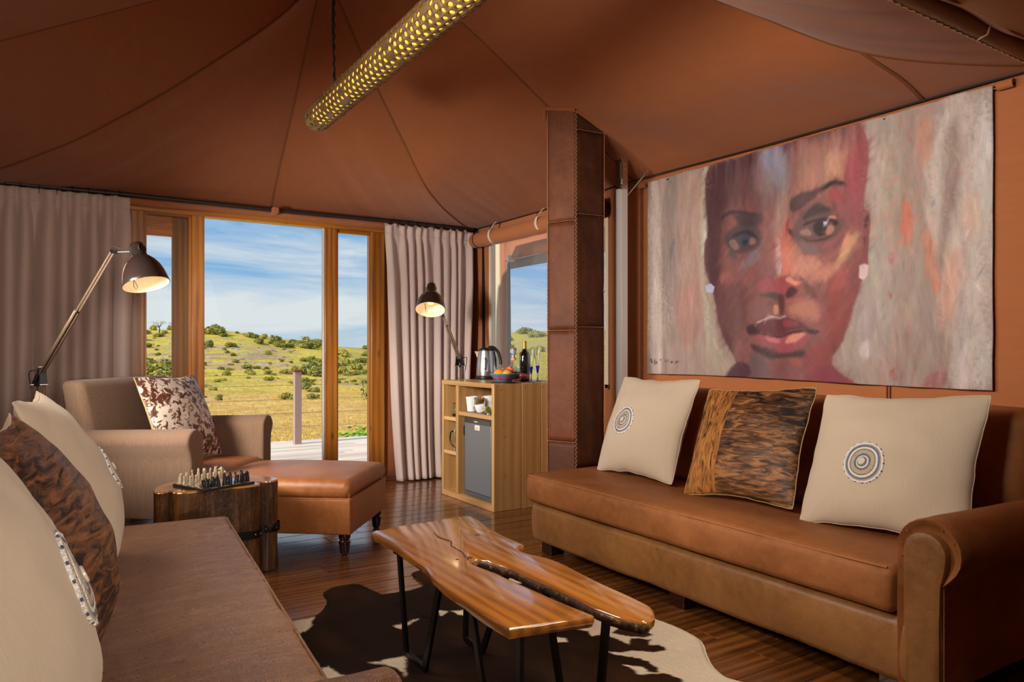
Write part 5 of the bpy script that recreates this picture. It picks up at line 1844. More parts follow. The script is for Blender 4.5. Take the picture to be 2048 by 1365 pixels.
WHITE = [
    [(2.119, 2.495), (1.922, 2.408), (1.809, 2.351), (1.756, 2.324), (1.8, 2.256), (1.78, 2.211), (1.843, 2.209), (1.849, 2.176), (1.844, 2.132), (1.849, 2.074), (1.896, 2.118), (1.923, 2.101), (1.954, 2.062), (1.916, 2.032), (1.947, 2.012), (1.946, 1.96), (1.895, 1.967), (1.825, 2.029), (1.775, 2.035), (1.734, 2.078), (1.741, 2.04), (1.781, 1.981), (1.807, 1.932), (1.799, 1.859), (1.776, 1.843), (1.752, 1.866), (1.751, 1.905), (1.716, 1.95), (1.719, 1.894), (1.704, 1.866), (1.786, 1.822), (1.81, 1.762), (1.775, 1.714), (1.74, 1.55), (1.60, 1.38), (1.75, 1.15), (2.1, 1.2), (2.3, 1.6), (2.3, 2.3)],
    [(1.639, 2.282), (1.664, 2.285), (1.686, 2.252), (1.663, 2.226), (1.621, 2.247)],
    [(0.75, 3.05), (0.933, 2.996), (0.894, 2.921), (0.872, 2.878), (0.825, 2.853), (0.75, 2.87)],
    [(0.808, 2.612), (0.80, 2.50), (0.836, 2.506), (0.83, 2.452), (0.862, 2.39), (0.90, 2.25), (0.84, 2.0), (0.5, 2.1), (0.5, 2.6)],
    [(0.967, 2.449), (1.048, 2.451), (1.091, 2.424), (1.026, 2.289), (1.032, 2.362)],
    [(1.167, 2.728), (1.256, 2.743), (1.295, 2.753), (1.188, 2.684)], [(1.398, 2.801), (1.437, 2.756), (1.389, 2.718)], [(1.446, 2.753), (1.545, 2.724), (1.521, 2.672), (1.452, 2.7)],
    [(1.802, 3.016), (1.95, 3.04), (2.05, 2.92), (1.92, 2.90), (1.812, 2.946)],
    [(1.2, 1.0), (1.5, 1.05), (1.44, 1.22), (1.25, 1.24)],
]
BROWNP = [[(1.875, 2.198), (1.947, 2.242), (1.991, 2.214), (1.998, 2.091), (1.933, 2.103), (1.891, 2.149)]]
wx = PX_ + 0.012 * fbm(PX_, PY_, 22, 71, 3); wy = PY_ + 0.012 * fbm(PX_, PY_, 22, 81, 3)
hair = fbm(PX_ * 0.6, PY_ * 2.2, 55, 91, 2) * 0.006
for poly, colr_ in [(p, cream) for p in WHITE] + [(p, brown2 * 0.5 + brown * 0.5) for p in BROWNP]:
    a = np.clip(0.5 - (seg_dist(wx, wy, poly) + hair) / 0.008, 0, 1)[..., None]
    sh = (1 + 0.08 * fbm(PX_, PY_, 9, 77, 3))[..., None]
    rcol = rcol * (1 - a) + colr_ * sh * a
m = MB()
m.v = list(map(tuple, np.stack([PX_, PY_, PZ_], -1).reshape(-1, 3)))
m.f = [(j * KR + i, j * KR + (i + 1) % KR, (j + 1) * KR + (i + 1) % KR, (j + 1) * KR + i) for j in range(NRG - 1) for i in range(KR)]
m.attrs['tone'] = ('FLOAT_COLOR', np.concatenate([rcol.reshape(-1, 3), np.ones((KR * NRG, 1))], 1))
mr = Mat('cowhide_hair')
hv = mr.noise(mr.co((160, 40, 60), (0, 0, 0), (0, 0, 0.4)), 1.0, 4, 0.6, 0.5)
mr.set(Base_Color=mr.mix(0.35, mr.attr('tone').outputs['Color'], mr.ramp(hv, [(0.3, (0.5, 0.5, 0.5)), (0.7, (1, 1, 1))]), 'MULTIPLY'), Roughness=0.75, Specular_IOR_Level=0.12, Normal=mr.bump(hv, 0.5, 0.004))
rug = m.build('cowhide_rug', mr.m, angle=0)
tag(rug, 'dark brown and white cowhide rug spread under the coffee table', 'rug')

# ------------------------------------------------------------------ floor lamps
M_SHADE = plain('dark_lacquer', L(34, 25, 22), 0.22, 0.0, Coat_Weight=0.5)
M_LINING = plain('white_enamel', L(250, 236, 208), 0.5)
M_ARM = plain('bronze_arm', L(124, 104, 84), 0.32, 0.8)
ML = Mat('bulb_glow'); ML.set(Base_Color=(1, .8, .5, 1), Emission_Color=(1.0, 0.70, 0.38, 1), Emission_Strength=0.9)


def floor_lamp(label, joint, armend, cap, axis, base, watts):
    J, E, CP = Vector(joint), Vector(armend), Vector(cap)
    AX = Vector(axis).normalized()        # from the cap towards the open rim
    t = thing('floor_lamp', label, 'floor lamp', (base[0], base[1], 0))
    O = Vector((base[0], base[1], 0))
    J, E, CP = J - O, E - O, CP - O
    side = Vector((J.y + O.y, -(J.x + O.x), 0)).normalized()
    m = MB(); m.lathe([(0, 0), (0.14, 0), (0.145, 0.006), (0.14, 0.016), (0.05, 0.024), (0.03, 0.04), (0, 0.04)], 32); m.build('base', M_SHADE, t)
    d = (E - J); dp = Vector((d.x, d.y, 0)); dp.normalize()
    w = dp * 0.026
    for q in (-1, 1):
        for p in (-1, 1):
            m = MB(); tp = J + w * q + side * 0.011 * p + Vector((0, 0, -0.045))
            bt = w * q * 0.9 + side * 0.011 * p + Vector((0, 0, 0.03))
            m.tube([bt, tp], 0.0055, 8); m.build('upright', M_CHROME if p > 0 else M_ARM, t)
    m = MB(); m.tube([w * -1 * .9 + Vector((0, 0, .5)), w * .9 + Vector((0, 0, .5))], 0.007, 8); m.build('cross_tie', M_BLACKMETAL, t)
    # joint bracket
    m = MB()
    b0 = J + w * -1.0 + Vector((0, 0, -0.05)); b1 = J + w * 1.0 + Vector((0, 0, -0.05)); b2 = J + d.normalized() * 0.035 + Vector((0, 0, 0.018)) * 1; b3 = J + d.normalized() * 0.02 - w * 0.2
    for s_ in (-1, 1):
        for a, b in ((b0, b1), (b0, b2), (b1, b2)):
            m.tube([a + side * 0.008 * s_, b + side * 0.008 * s_], 1.0, rect=(0.009, 0.0022))
    m.build('joint_bracket', M_BLACKMETAL, t)
    m = MB()
    for p in (b0, b1, b2):
        m.tube([p - side * 0.02, p + side * 0.02], 0.006, 10)
    m.build('joint_bolt', M_STEEL, t)
    # twin arm: an upper pair of rods and a lower channel
    up = d.normalized().cross(side).normalized()
    if up.z < 0: up = -up
    for k_, (off, rr, mat) in enumerate(((0.014, 0.0042, M_ARM), (-0.014, 0.0042, M_ARM))):
        for s_ in (-1, 1):
            m = MB(); m.tube([J + up * off + side * 0.0075 * s_ + d * 0.02, E + up * off * 0.9 + side * 0.0075 * s_], rr, 8)
            m.build('arm_rod', mat, t)
    m = MB(); m.tube([J + up * 0.0 + d * 0.03, J + d * 0.52], 1.0, rect=(0.016, 0.006)); m.build('arm_channel', M_ARM, t)
    m = MB(); m.tube([J + d * 0.52 - up * 0.022, J + d * 0.52 + up * 0.022], 0.006, 8); m.build('arm_collar', M_BLACKMETAL, t)
    # head bracket and stem to the shade
    neck = CP + AX * 0.045
    m = MB()
    for s_ in (-1, 1):
        m.tube([E - up * 0.016 + side * 0.009 * s_, E + up * 0.018 + side * 0.009 * s_, E + (neck - E).normalized() * 0.04 + side * 0.006 * s_, E - up * 0.016 + side * 0.009 * s_], 1.0, rect=(0.007, 0.002))
    m.build('head_bracket', M_BLACKMETAL, t)
    m = MB(); m.tube([E + (neck - E).normalized() * 0.03, neck], 0.0055, 8); m.build('stem', M_STEEL, t)
    R3 = (-AX).to_track_quat('Z', 'Y').to_matrix().to_4x4(); R3.translation = CP
    prof = [(0.0, 0.0), (0.028, 0.0), (0.034, -0.004), (0.037, -0.02), (0.042, -0.074), (0.044, -0.078), (0.054, -0.086), (0.078, -0.112), (0.098, -0.145), (0.112, -0.185), (0.120, -0.225), (0.1225, -0.243), (0.1215, -0.245)]
    m = MB(); m.lathe(prof, 48, M=R3, closed=True); sh = m.build('shade', M_SHADE, t, angle=60)
    pin_ = [(r_ - 0.003, z_ + (-0.004 if i_ < 5 else 0)) for i_, (r_, z_) in enumerate(prof[5:])]
    m = MB(); m.lathe([(0.0, -0.08)] + [(max(0.001, r_), z_) for r_, z_ in pin_], 48, M=R3, closed=True); m.f = [f[::-1] for f in m.f]
    m.build('shade_lining', M_LINING, t, angle=60)
    for k_ in range(6):
        a = k_ * PI / 3
        m = MB(); m.tube([R3 @ Vector((0.0385 * math.cos(a), 0.0385 * math.sin(a), -0.026)), R3 @ Vector((0.0415 * math.cos(a), 0.0415 * math.sin(a), -0.055))], 1.0, rect=(0.0042, 0.0015))
        m.build('vent_slot', M_BLACKTAPE, sh)
    m = MB(); m.lathe([(0.013, -0.08), (0.014, -0.115), (0.026, -0.14), (0.030, -0.16), (0.024, -0.182), (0, -0.19)], 20, M=R3); m.build('bulb', ML.m, t)
    m = MB()
    hk = [R3 @ Vector((0.055 * math.cos(-1.2) , 0.055 * math.sin(-1.2), -0.15 - 0.0 * i)) for i in range(1)]
    c0 = R3 @ Vector((0.045, -0.03, -0.20))
    m.tube([R3 @ Vector((0.04, -0.03, -0.12)), c0, c0 + Vector((0.002, 0, -0.045)), c0 + Vector((0.012, 0, -0.058)), c0 + Vector((0.02, 0, -0.045)), R3 @ Vector((0.06, -0.03, -0.15))], 0.0016, 5)
    m.build('wire_loop', M_BLACKMETAL, t)
    # cable
    m = MB()
    m.tube(catmull([CP + AX * 0.02 + side * 0.01, E.lerp(CP, 0.6) + Vector((0, 0, -0.02)), E + Vector((0, 0, 0.03)), E - d * 0.05 + up * 0.03, E - d * 0.1 + up * 0.008], 8), 0.003, 6)
    m.build('cable', M_BLACKTAPE, t)
    m = MB()
    m.tube(catmull([J + d * 0.08 + up * 0.012, J + up * 0.03 - dp * 0.02 + Vector((0, 0, 0.02)), J - dp * 0.055 + Vector((0, 0, 0.02)), J - dp * 0.05 + Vector((0, 0, -0.05)), J - w + Vector((0, 0, -0.15))], 8), 0.003, 6)
    m.build('cable', M_BLACKTAPE, t)
    ld = bpy.data.lights.new('lamp_glow', 'POINT'); ld.energy = watts; ld.color = (1.0, 0.74, 0.45); ld.shadow_soft_size = 0.03
    lo = bpy.data.objects.new('lamp_glow', ld); COL.objects.link(lo); lo.parent = t
    lo.location = (CP + AX * 0.205)
    return t


floor_lamp('tall adjustable floor lamp with a dark shade behind the tweed armchair', (-0.045, 4.785, 0.985), (0.295, 4.56, 1.668), (0.405, 4.49, 1.715), (0.045, -0.07, -0.237), (-0.045, 4.785), 0.2)
floor_lamp('adjustable floor lamp with a dark shade behind the drinks cabinet', (2.898, 5.345, 1.045), (2.70, 5.42, 1.60), (2.655, 5.39, 1.672), (-0.06, -0.10, -0.225), (2.898, 5.345), 0.2)

# ------------------------------------------------------------------ bamboo pendant
pb = thing('pendant_lamp', 'long perforated bamboo pendant lamp glowing yellow under the tent ridge', 'pendant lamp', (1.3, 4.14, 2.462))
M_BAMBOO = Mat('dry_bamboo')
bv = M_BAMBOO.noise(M_BAMBOO.co((30, 3, 30)), 1.0, 4, 0.6)
M_BAMBOO.set(Base_Color=M_BAMBOO.ramp(bv, [(0.3, L(92, 68, 38)), (0.6, L(132, 104, 66)), (0.8, L(156, 128, 86))]), Roughness=0.45, Normal=M_BAMBOO.bump(bv, 0.2, 0.003))
LBM = 2.75; RB = 0.071; NRW = 18; CA = 0.056
m = MB()
cells = int(LBM / CA)
RBm = random.Random(4)


def bam(yy, ang_):
    r_ = RB * (1 + 0.02 * nz(yy * 2.0, 3)) * (1 - 0.06 * math.exp(-yy / 0.02))
    for nd in NODES:
        r_ += 0.003 * math.exp(-((yy - nd) / 0.010) ** 2)
    return (r_ * math.cos(ang_), -yy, r_ * math.sin(ang_))


NODES = [0.06, 0.33, 0.62, 0.90, 1.19, 1.49, 1.80, 2.12, 2.45]
for row in range(NRW):
    a0 = 2 * PI * row / NRW; a1 = 2 * PI * (row + 1) / NRW
    ac = (a0 + a1) / 2
    upper = 62 < math.degrees(ac) < 128
    sh_ = 0.5 * (row % 2)
    ylist = [0.02] + [0.02 + CA * (i + sh_) for i in range(0 if sh_ else 1, cells)] + [LBM]
    for y0_, y1_ in zip(ylist[:-1], ylist[1:]):
        ymid = (y0_ + y1_) / 2
        node_near = min(abs(ymid - nd) for nd in NODES) < 0.012
        if upper or node_near or y1_ - y0_ < CA * 0.8 or ymid < 0.03 or RBm.random() < 0.03:
            m.add([bam(y0_, a0), bam(ymid, a0), bam(y1_, a0), bam(y1_, ac), bam(y1_, a1), bam(ymid, a1), bam(y0_, a1), bam(y0_, ac), bam(ymid, ac)],
                  [(0, 1, 8, 7), (1, 2, 3, 8), (8, 3, 4, 5), (7, 8, 5, 6)])
            continue
        O8 = [(y0_, a0), (ymid, a0), (y1_, a0), (y1_, ac), (y1_, a1), (ymid, a1), (y0_, a1), (y0_, ac)]
        hy_, ha_ = 0.0170 * RBm.uniform(0.85, 1.12), 0.0100 * RBm.uniform(0.88, 1.1) / RB
        I8 = []
        for (yy, aa) in O8:
            dy, da = (yy - ymid), (aa - ac)
            th = math.atan2(da / ((a1 - a0) / 2), dy / ((y1_ - y0_) / 2))
            I8.append((ymid + hy_ * math.cos(th), ac + ha_ * math.sin(th)))
        vs = [bam(*q) for q in O8] + [bam(*q) for q in I8]
        m.add(vs, [(i, (i + 1) % 8, 8 + (i + 1) % 8, 8 + i) for i in range(8)])
# closed rounded end
for row in range(NRW):
    a0 = 2 * PI * row / NRW; a1 = 2 * PI * (row + 1) / NRW
    prev = None
    for s_, yy in ((1.0, 0.02), (0.97, 0.008), (0.86, 0.0), (0.55, -0.003), (0.0, -0.003)):
        A_ = Vector(bam(0.02, a0)); B_ = Vector(bam(0.02, a1))
        cur = ((A_.x * s_, -yy, A_.z * s_), (B_.x * s_, -yy, B_.z * s_))
        if prev: m.add([prev[0], prev[1], cur[1], cur[0]], [(0, 1, 2, 3)])
        prev = cur
m.weld = True
o = m.build('bamboo_tube', M_BAMBOO.m, pb, angle=45)
sd = o.modifiers.new('solid', 'SOLIDIFY'); sd.thickness = 0.006; sd.offset = -1
ME = Mat('lamp_tube_glow'); ME.set(Base_Color=(1, .7, .2, 1), Emission_Color=(1.0, 0.56, 0.07, 1), Emission_Strength=1.3)
m = MB(); m.tube([(0, -0.10, 0.0), (0, -LBM + 0.06, 0.0)], 0.054, 24); m.build('light_tube', ME.m, pb)
for nd in NODES:
    m = MB(); m.tube([Vector(bam(nd, q * 2 * PI / 40)) * 1.0 for q in range(41)], 0.0016, 5, caps=False); m.build('bamboo_node', M_BAMBOO.m, pb)
for yr in (0.315, 2.35):
    m = MB(); rp = random.Random(3)
    h_ = 0.98 if yr < 1 else 0.98
    m.tube([(0.004 * math.cos(i * 0.9), -yr + 0.004 * math.sin(i * 0.9), 0.066 + (h_ - 0.2) * i / 90) for i in range(91)], 0.0045, 6)
    m.build('rope', plain('dark_rope', L(44, 40, 48), 0.9), pb)
    m = MB(); m.tube(catmull([(0.010, -yr + 0.008, 0.06), (0.004, -yr + 0.0, 0.15), (-0.008, -yr, 0.4), (-0.004, -yr, 0.62), (0.006, -yr, 0.8)], 8), 0.0035, 6); m.build('power_cable', M_BLACKTAPE, pb)

# ------------------------------------------------------------------ drinks cabinet
M_MANGO = wood('mango_wood', L(170, 122, 70), L(190, 144, 88), L(206, 162, 106), 'Z', 0.7, 0.42, 0.25, 0.2, 0.5)
M_MANGOY = wood('mango_wood_edge', L(160, 112, 64), L(202, 156, 100), L(220, 178, 122), 'Y', 0.9, 0.42, 0.25, 0.2, 0.3)
M_MANGOIN = wood('mango_wood_inside', L(120, 84, 42), L(158, 118, 66), L(180, 140, 84), 'Z', 0.9, 0.5, 0.1, 0.2, 0.6)
cb = thing('drinks_cabinet', 'open mango-wood drinks cabinet holding the mini fridge under the screened window', 'cabinet')
CX0, CX1, CY0, CY1 = 2.60, 3.17, 4.305, 5.10
for (a, b) in ((CX0, 2.83), (2.832, 3.00), (3.002, CX1)):
    tbox('side_board', a, b, CY0, CY0 + 0.034, 0, 0.893, M_MANGO, cb, 0.004)
tbox('side_panel', CX0, CX1, CY1 - 0.034, CY1, 0, 0.862, M_MANGO, cb, 0.004)
tbox('top', CX0, CX1, CY0 + 0.034, CY1, 0.86, 0.895, M_MANGOY, cb, 0.003)
tbox('bottom', CX0, CX1, CY0 + 0.034, CY1 - 0.034, 0.0, 0.045, M_MANGOY, cb, 0.003)
tbox('divider', CX0, CX1 - 0.02, 4.828, 4.866, 0.045, 0.86, M_MANGO, cb, 0.003)
tbox('back_panel', CX1 - 0.02, CX1, CY0 + 0.034, CY1 - 0.034, 0.045, 0.86, M_MANGOIN, cb, 0)
tbox('shelf', CX0 + 0.004, CX1 - 0.02, CY0 + 0.034, 4.828, 0.637, 0.668, M_MANGOY, cb, 0.003)
tbox('shelf', CX0 + 0.004, CX1 - 0.02, 4.866, CY1 - 0.034, 0.586, 0.616, M_MANGOY, cb, 0.003)
tbox('shelf', CX0 + 0.004, CX1 - 0.02, 4.866, CY1 - 0.034, 0.326, 0.354, M_MANGOY, cb, 0.003)
for (x_, z_) in ((2.66, 0.85), (2.86, 0.862), (2.68, 0.60), (2.69, 0.52), (3.02, 0.86)):
    m = MB(); m.lathe([(0.005, 0), (0.0045, 0.0006), (0, 0.0006)], 10, M=Matrix.Translation((x_, CY0 - 0.0001, z_)) @ Matrix.Rotation(PI / 2, 4, 'X')); m.build('plug', M_DARKTIMBER, cb)

M_FRIDGE = plain('fridge_grey', L(116, 116, 118), 0.42, 0.25)
M_FRIDGE2 = plain('fridge_dark_grey', L(92, 92, 96), 0.4, 0.2)
fr = thing('mini_fridge', 'grey mini bar fridge built into the drinks cabinet', 'fridge', (2.632, 4.575, 0.047))
FW = 0.226
m = MB(); m.box(0.022, 0.48, -FW, FW, 0, 0.578); m.build('body', M_FRIDGE2, fr, bevel=0.003)
m = MB(); m.box(0.0, 0.022, -FW + 0.052, FW - 0.020, 0.035, 0.572); dr = m.build('door', M_FRIDGE, fr, bevel=0.004)
m = MB(); m.box(0.0, 0.020, -FW, -FW + 0.048, 0.0, 0.572); m.build('hinge_panel', M_FRIDGE2, fr, bevel=0.003)
m = MB(); m.box(0.006, 0.020, FW - 0.017, FW, 0.0, 0.572); m.build('frame_rail', M_FRIDGE2, fr, bevel=0.003)
m = MB(); m.box(0.002, 0.020, -FW + 0.052, FW - 0.020, 0.002, 0.031); m.build('kick_strip', M_FRIDGE2, fr, bevel=0.003)
m = MB(); m.box(-0.004, 0.0, -FW + 0.052, FW - 0.020, 0.540, 0.572); m.build('top_strip', plain('glossy_strip', L(84, 80, 78), 0.12, 0.5), dr, bevel=0.002)
m = MB(); m.box(-0.0052, -0.004, 0.005, 0.055, 0.553, 0.560); m.build('badge', plain('pale_badge', L(200, 200, 198), 0.4), dr)
m = MB(); m.box(-0.0015, 0.0, -0.018, 0.052, 0.496, 0.532); st_ = m.build('sticker', plain('white_sticker', L(238, 236, 226), 0.6), dr)
m = MB()
m.box(-0.0019, -0.0015, -0.010, 0.044, 0.502, 0.505); m.box(-0.0019, -0.0015, -0.010, 0.044, 0.508, 0.5105)
m.tube([(-0.0018, 0.0 + 0.034 * i / 6, 0.514 + 0.010 * (i % 2)) for i in range(7)], 0.0008, 4)
m.build('sticker_print', plain('olive_print', L(120, 120, 84), 0.7), st_)
for yy, zz in ((FW - 0.012, 0.44), (-FW + 0.026, 0.42)):
    m = MB(); m.rbox(-0.004, 0.012, yy - 0.012, yy + 0.012, zz, zz + 0.075, 0.008, (3, 3, 4), 3); m.build('handle_notch', M_BLACKTAPE, fr)

# ------------------------------------------------------------------ things on the shelves
M_CHINA = plain('white_china', L(232, 228, 222), 0.15, 0.0, Coat_Weight=0.3)
M_GLASS = real_glass('clear_glass', (0.98, 1.0, 0.99))
M_GREENGL = real_glass('greenish_glass', (0.80, 0.95, 0.90))
M_BLKPL = plain('black_plastic', L(22, 22, 24), 0.35)


def cup(label, loc, rt, rb_, h, rz, hh=0.6):
    t = thing('mug' if h > 0.08 else 'cup', label, 'mug' if h > 0.08 else 'cup', loc, rz)
    curve = (lambda s: rb_ + (rt - rb_) * s) if h > 0.08 else (lambda s: rb_ + (rt - rb_) * math.sin(s * PI / 2) ** 0.8)
    pr = [(0, 0.0), (rb_ * .8, 0.0), (rb_ * .82, 0.003)] + [(curve(i / 10), 0.003 + (h - 0.003) * i / 10) for i in range(11)] + [(curve(i / 10) - 0.003, 0.003 + (h - 0.003) * i / 10) for i in range(10, 0, -1)] + [(0, 0.008)]
    m = MB(); m.lathe(pr, 28, closed=True); m.build('bowl', M_CHINA, t, angle=50)
    m = MB(); a = h * (0.5 if h > 0.08 else 0.56); r0 = curve(0.55)
    m.tube(catmull([(r0 - 0.003, 0, h * .86), (r0 + 0.022, 0, h * .90), (r0 + 0.034, 0, h * .66), (r0 + 0.024, 0, h * .38), (curve(.3) - 0.002, 0, h * .28)], 6), 0.004, 8); m.build('handle', M_CHINA, t)
    return t


cup('tall white mug at the left of the cabinet shelf', (2.675, 4.745, 0.668), 0.048, 0.036, 0.112, -1.9)
cup('white teacup in front of the mugs on the cabinet shelf', (2.660, 4.590, 0.668), 0.046, 0.024, 0.062, -1.75)
cup('tall white mug at the back of the cabinet shelf', (2.84, 4.765, 0.668), 0.046, 0.036, 0.112, 2.0)
t = thing('saucer', 'white saucer standing on edge between the white mugs', 'saucer', (2.86, 4.66, 0.72))
m = MB(); m.lathe([(0, 0.004), (0.02, 0.004), (0.024, 0.0), (0.03, 0.002), (0.052, 0.010), (0.051, 0.012), (0.03, 0.005), (0, 0.007)], 28, M=Matrix.Rotation(-1.2, 4, 'Y')); m.build('plate', M_CHINA, t)
m = MB(); m.lathe([(0.024, 0), (0.026, 0.003), (0.024, 0.004)], 28, M=Matrix.Rotation(-1.2, 4, 'Y')); m.build('foot_ring', M_CHINA, t)
t = thing('place_mat', 'small grey slate mat under the cups on the cabinet shelf', 'mat', (2.70, 4.57, 0.668))
m = MB(); m.rbox(-0.09, 0.12, -0.19, 0.19, 0.0002, 0.0025, 0.001, (2, 2, 1), 1); m.build('mat', plain('slate_grey', L(120, 116, 112), 0.6), t)
t = thing('glass_mug', 'clear glass mug with lime slices at the right end of the cabinet shelf', 'glass', (2.645, 4.440, 0.671))
m = MB(); m.lathe([(0, 0), (0.034, 0), (0.036, 0.004), (0.037, 0.095), (0.034, 0.095), (0.033, 0.010), (0, 0.008)], 24, closed=True); m.build('bowl', M_GLASS, t, angle=50)
m = MB(); m.tube(catmull([(-0.036 * .2, 0.036, .08), (-0.01, 0.062, .078), (-0.012, 0.066, .05), (-0.008, 0.05, .025), (0, 0.036, .02)], 6), 0.004, 8); m.build('handle', M_GLASS, t)
M_LIME = plain('lime', L(190, 200, 60), 0.4)
for i, (dx, dy, dz) in enumerate(((0.0, 0.0, 0.02), (-0.008, 0.006, 0.034))):
    m = MB(); m.lathe([(0, -.003), (.022, -.003), (.024, 0), (.022, .003), (0, .003)], 18, M=Matrix.Translation((dx, dy, dz)) @ Matrix.Rotation(0.7 + i, 4, 'X')); m.build('lime_slice', M_LIME, t)
t = thing('sweet_jar', 'small lidded glass jar of biscuits in the upper left cubby of the cabinet', 'jar', (2.668, 4.975, 0.616))
m = MB(); m.lathe([(0, 0), (0.03, 0), (0.042, 0.015), (0.048, 0.045), (0.042, 0.075), (0.03, 0.088), (0.032, 0.095), (0.029, 0.095), (0.027, 0.088), (0.039, 0.072), (0.045, 0.045), (0.039, 0.017), (0, 0.006)], 26, closed=True); m.build('jar_body', M_GREENGL, t, angle=50)
m = MB(); m.lathe([(0, 0.096), (0.033, 0.096), (0.034, 0.101), (0.018, 0.106), (0.006, 0.112), (0.011, 0.122), (0.006, 0.130), (0, 0.131)], 22); m.build('lid', M_GREENGL, t)
for i in range(3):
    m = MB(); m.lathe([(0, -.004), (.026, -.004), (.028, 0), (.026, .004), (0, .004)], 18, M=Matrix.Translation((0.0, 0.002 * i, 0.018 + 0.011 * i)) @ Matrix.Rotation(0.5 * (i - 1), 4, 'X') @ Matrix.Rotation(0.4, 4, 'Y')); m.build('biscuit', plain('biscuit', L(226, 160, 76), 0.8), t)
t = thing('coffee_press', 'glass coffee press with a black handle in the middle left cubby', 'coffee press', (2.672, 4.952, 0.354))
m = MB(); m.lathe([(0, 0.004), (0.036, 0.004), (0.037, 0.15), (0.035, 0.15), (0.034, 0.008), (0, 0.008)], 26, closed=True); m.build('beaker', M_GLASS, t, angle=50)
m = MB(); m.lathe([(0.0385, 0.0), (0.0385, 0.02), (0.037, 0.02), (0.037, 0.0)], 26, closed=True); m.lathe([(0.0385, 0.13), (0.0385, 0.158), (0.030, 0.170), (0, 0.172)], 26)
m.build('metal_frame', M_CHROME, t)
m = MB(); m.lathe([(0.003, 0.17), (0.003, 0.185), (0.009, 0.19), (0.009, 0.2), (0, 0.204)], 14); m.build('plunger', M_CHROME, t)
m = MB(); m.tube(catmull([(-0.012, 0.036, 0.140), (-0.025, 0.072, 0.138), (-0.028, 0.088, 0.09), (-0.025, 0.078, 0.045), (-0.012, 0.040, 0.018)], 7), 0.0058, 8); m.build('handle', M_BLKPL, t)

# ------------------------------------------------------------------ things on top of the cabinet
TZ = 0.895
kt = thing('kettle', 'brushed steel electric kettle with a black handle on the drinks cabinet', 'kettle', (2.95, 5.005, TZ), math.radians(-32.6))
m = MB(); m.lathe([(0.0, 0), (0.083, 0), (0.085, 0.004), (0.085, 0.022), (0.080, 0.027), (0, 0.027)], 40); m.build('power_base', M_BLKPL, kt)
m = MB(); m.lathe([(0, 0.028), (0.078, 0.028), (0.080, 0.034), (0.078, 0.08), (0.073, 0.15), (0.066, 0.205), (0.062, 0.228), (0, 0.228)], 48); m.build('body', M_STEEL, kt)
m = MB(); m.lathe([(0.063, 0.228), (0.062, 0.236), (0.045, 0.250), (0.02, 0.256), (0, 0.257)], 32); m.build('lid', M_BLKPL, kt)
m = MB(); m.tube(catmull([(0.02, 0, 0.249), (0.055, 0, 0.252), (0.092, 0, 0.225), (0.112, 0, 0.17), (0.118, 0, 0.118)], 8), [0.016] * 12 + [0.013] * 21, 10); m.tube([(0.058, 0, 0.225), (0.072, 0, 0.16), (0.076, 0, 0.06)], [0.012, 0.012, 0.010], 10); m.build('handle', M_BLKPL, kt)
m = MB(); m.add([(-0.060, -0.022, 0.222), (-0.060, 0.022, 0.222), (-0.092, 0.006, 0.226), (-0.092, -0.006, 0.226), (-0.068, -0.008, 0.165), (-0.068, 0.008, 0.165)], [(0, 1, 2, 3), (0, 3, 4), (1, 5, 2), (3, 2, 5, 4)]); m.build('spout', plain('kettle_spout', (0.85, 0.72, 0.52, 1), 0.3, 0.8), kt, smooth=False)
m = MB()
m.grid(lambda u, v: ((0.0765 - 0.002 + 0.001) * math.sin((u - .5) * 0.0) * 0 + 0.018 * math.cos(2 * PI * u) * v, -0.0775 + 0.0 * v - 0.0012 + 0.005 * ((0.018 * math.cos(2 * PI * u) * v) / 0.018) ** 2 + 0.07 * (0.125 + 0.052 * math.sin(2 * PI * u) * v - 0.085) * 0.9, 0.125 + 0.052 * math.sin(2 * PI * u) * v), 28, 5, True)
m.build('water_gauge', plain('smoked_window', L(70, 66, 70), 0.1, 0.4), kt)
t = thing('plate', 'small dark side plate under the woven fruit bowl', 'plate', (2.735, 4.395, TZ))
m = MB(); m.lathe([(0, 0.0), (0.07, 0.0), (0.102, 0.008), (0.101, 0.010), (0.07, 0.003), (0, 0.003)], 36, closed=True); m.build('dish', plain('dark_plate', L(84, 72, 80), 0.2), t)
m = MB(); m.lathe([(0.099, 0.0088), (0.1015, 0.0098), (0.099, 0.0102)], 36, closed=True); m.build('rim', plain('plate_rim', L(150, 140, 150), 0.2), t)
bw = thing('fruit_bowl', 'blue and red woven basket bowl of fruit on the drinks cabinet', 'bowl', (2.735, 4.395, TZ + 0.004))
mw = Mat('woven_basket')
tcw = mw.n('ShaderNodeTexCoord')
sp_ = mw.n('ShaderNodeSeparateXYZ', Vector=tcw.outputs['Object'])
an_ = mw.math('ARCTAN2', sp_.outputs[1], sp_.outputs[0])
zg = mw.math('ADD', mw.math('MULTIPLY', an_, 4.5), mw.math('MULTIPLY', sp_.outputs[2], 130.0))
zg2 = mw.math('SUBTRACT', mw.math('MULTIPLY', an_, 4.5), mw.math('MULTIPLY', sp_.outputs[2], 130.0))
pat = mw.math('MULTIPLY', mw.math('SINE', zg), mw.math('SINE', zg2))
row_ = mw.math('SINE', mw.math('MULTIPLY', sp_.outputs[2], 900.0))
zmask = mw.math('LESS_THAN', sp_.outputs[2], 0.047); zm2 = mw.math('GREATER_THAN', sp_.outputs[2], 0.010)
isred = mw.math('MULTIPLY', mw.math('GREATER_THAN', pat, 0.05), mw.math('MULTIPLY', zmask, zm2))
mw.set(Base_Color=mw.mix(isred, L(76, 132, 158), L(200, 40, 62)), Roughness=0.8, Normal=mw.bump(row_, 0.8, 0.002))
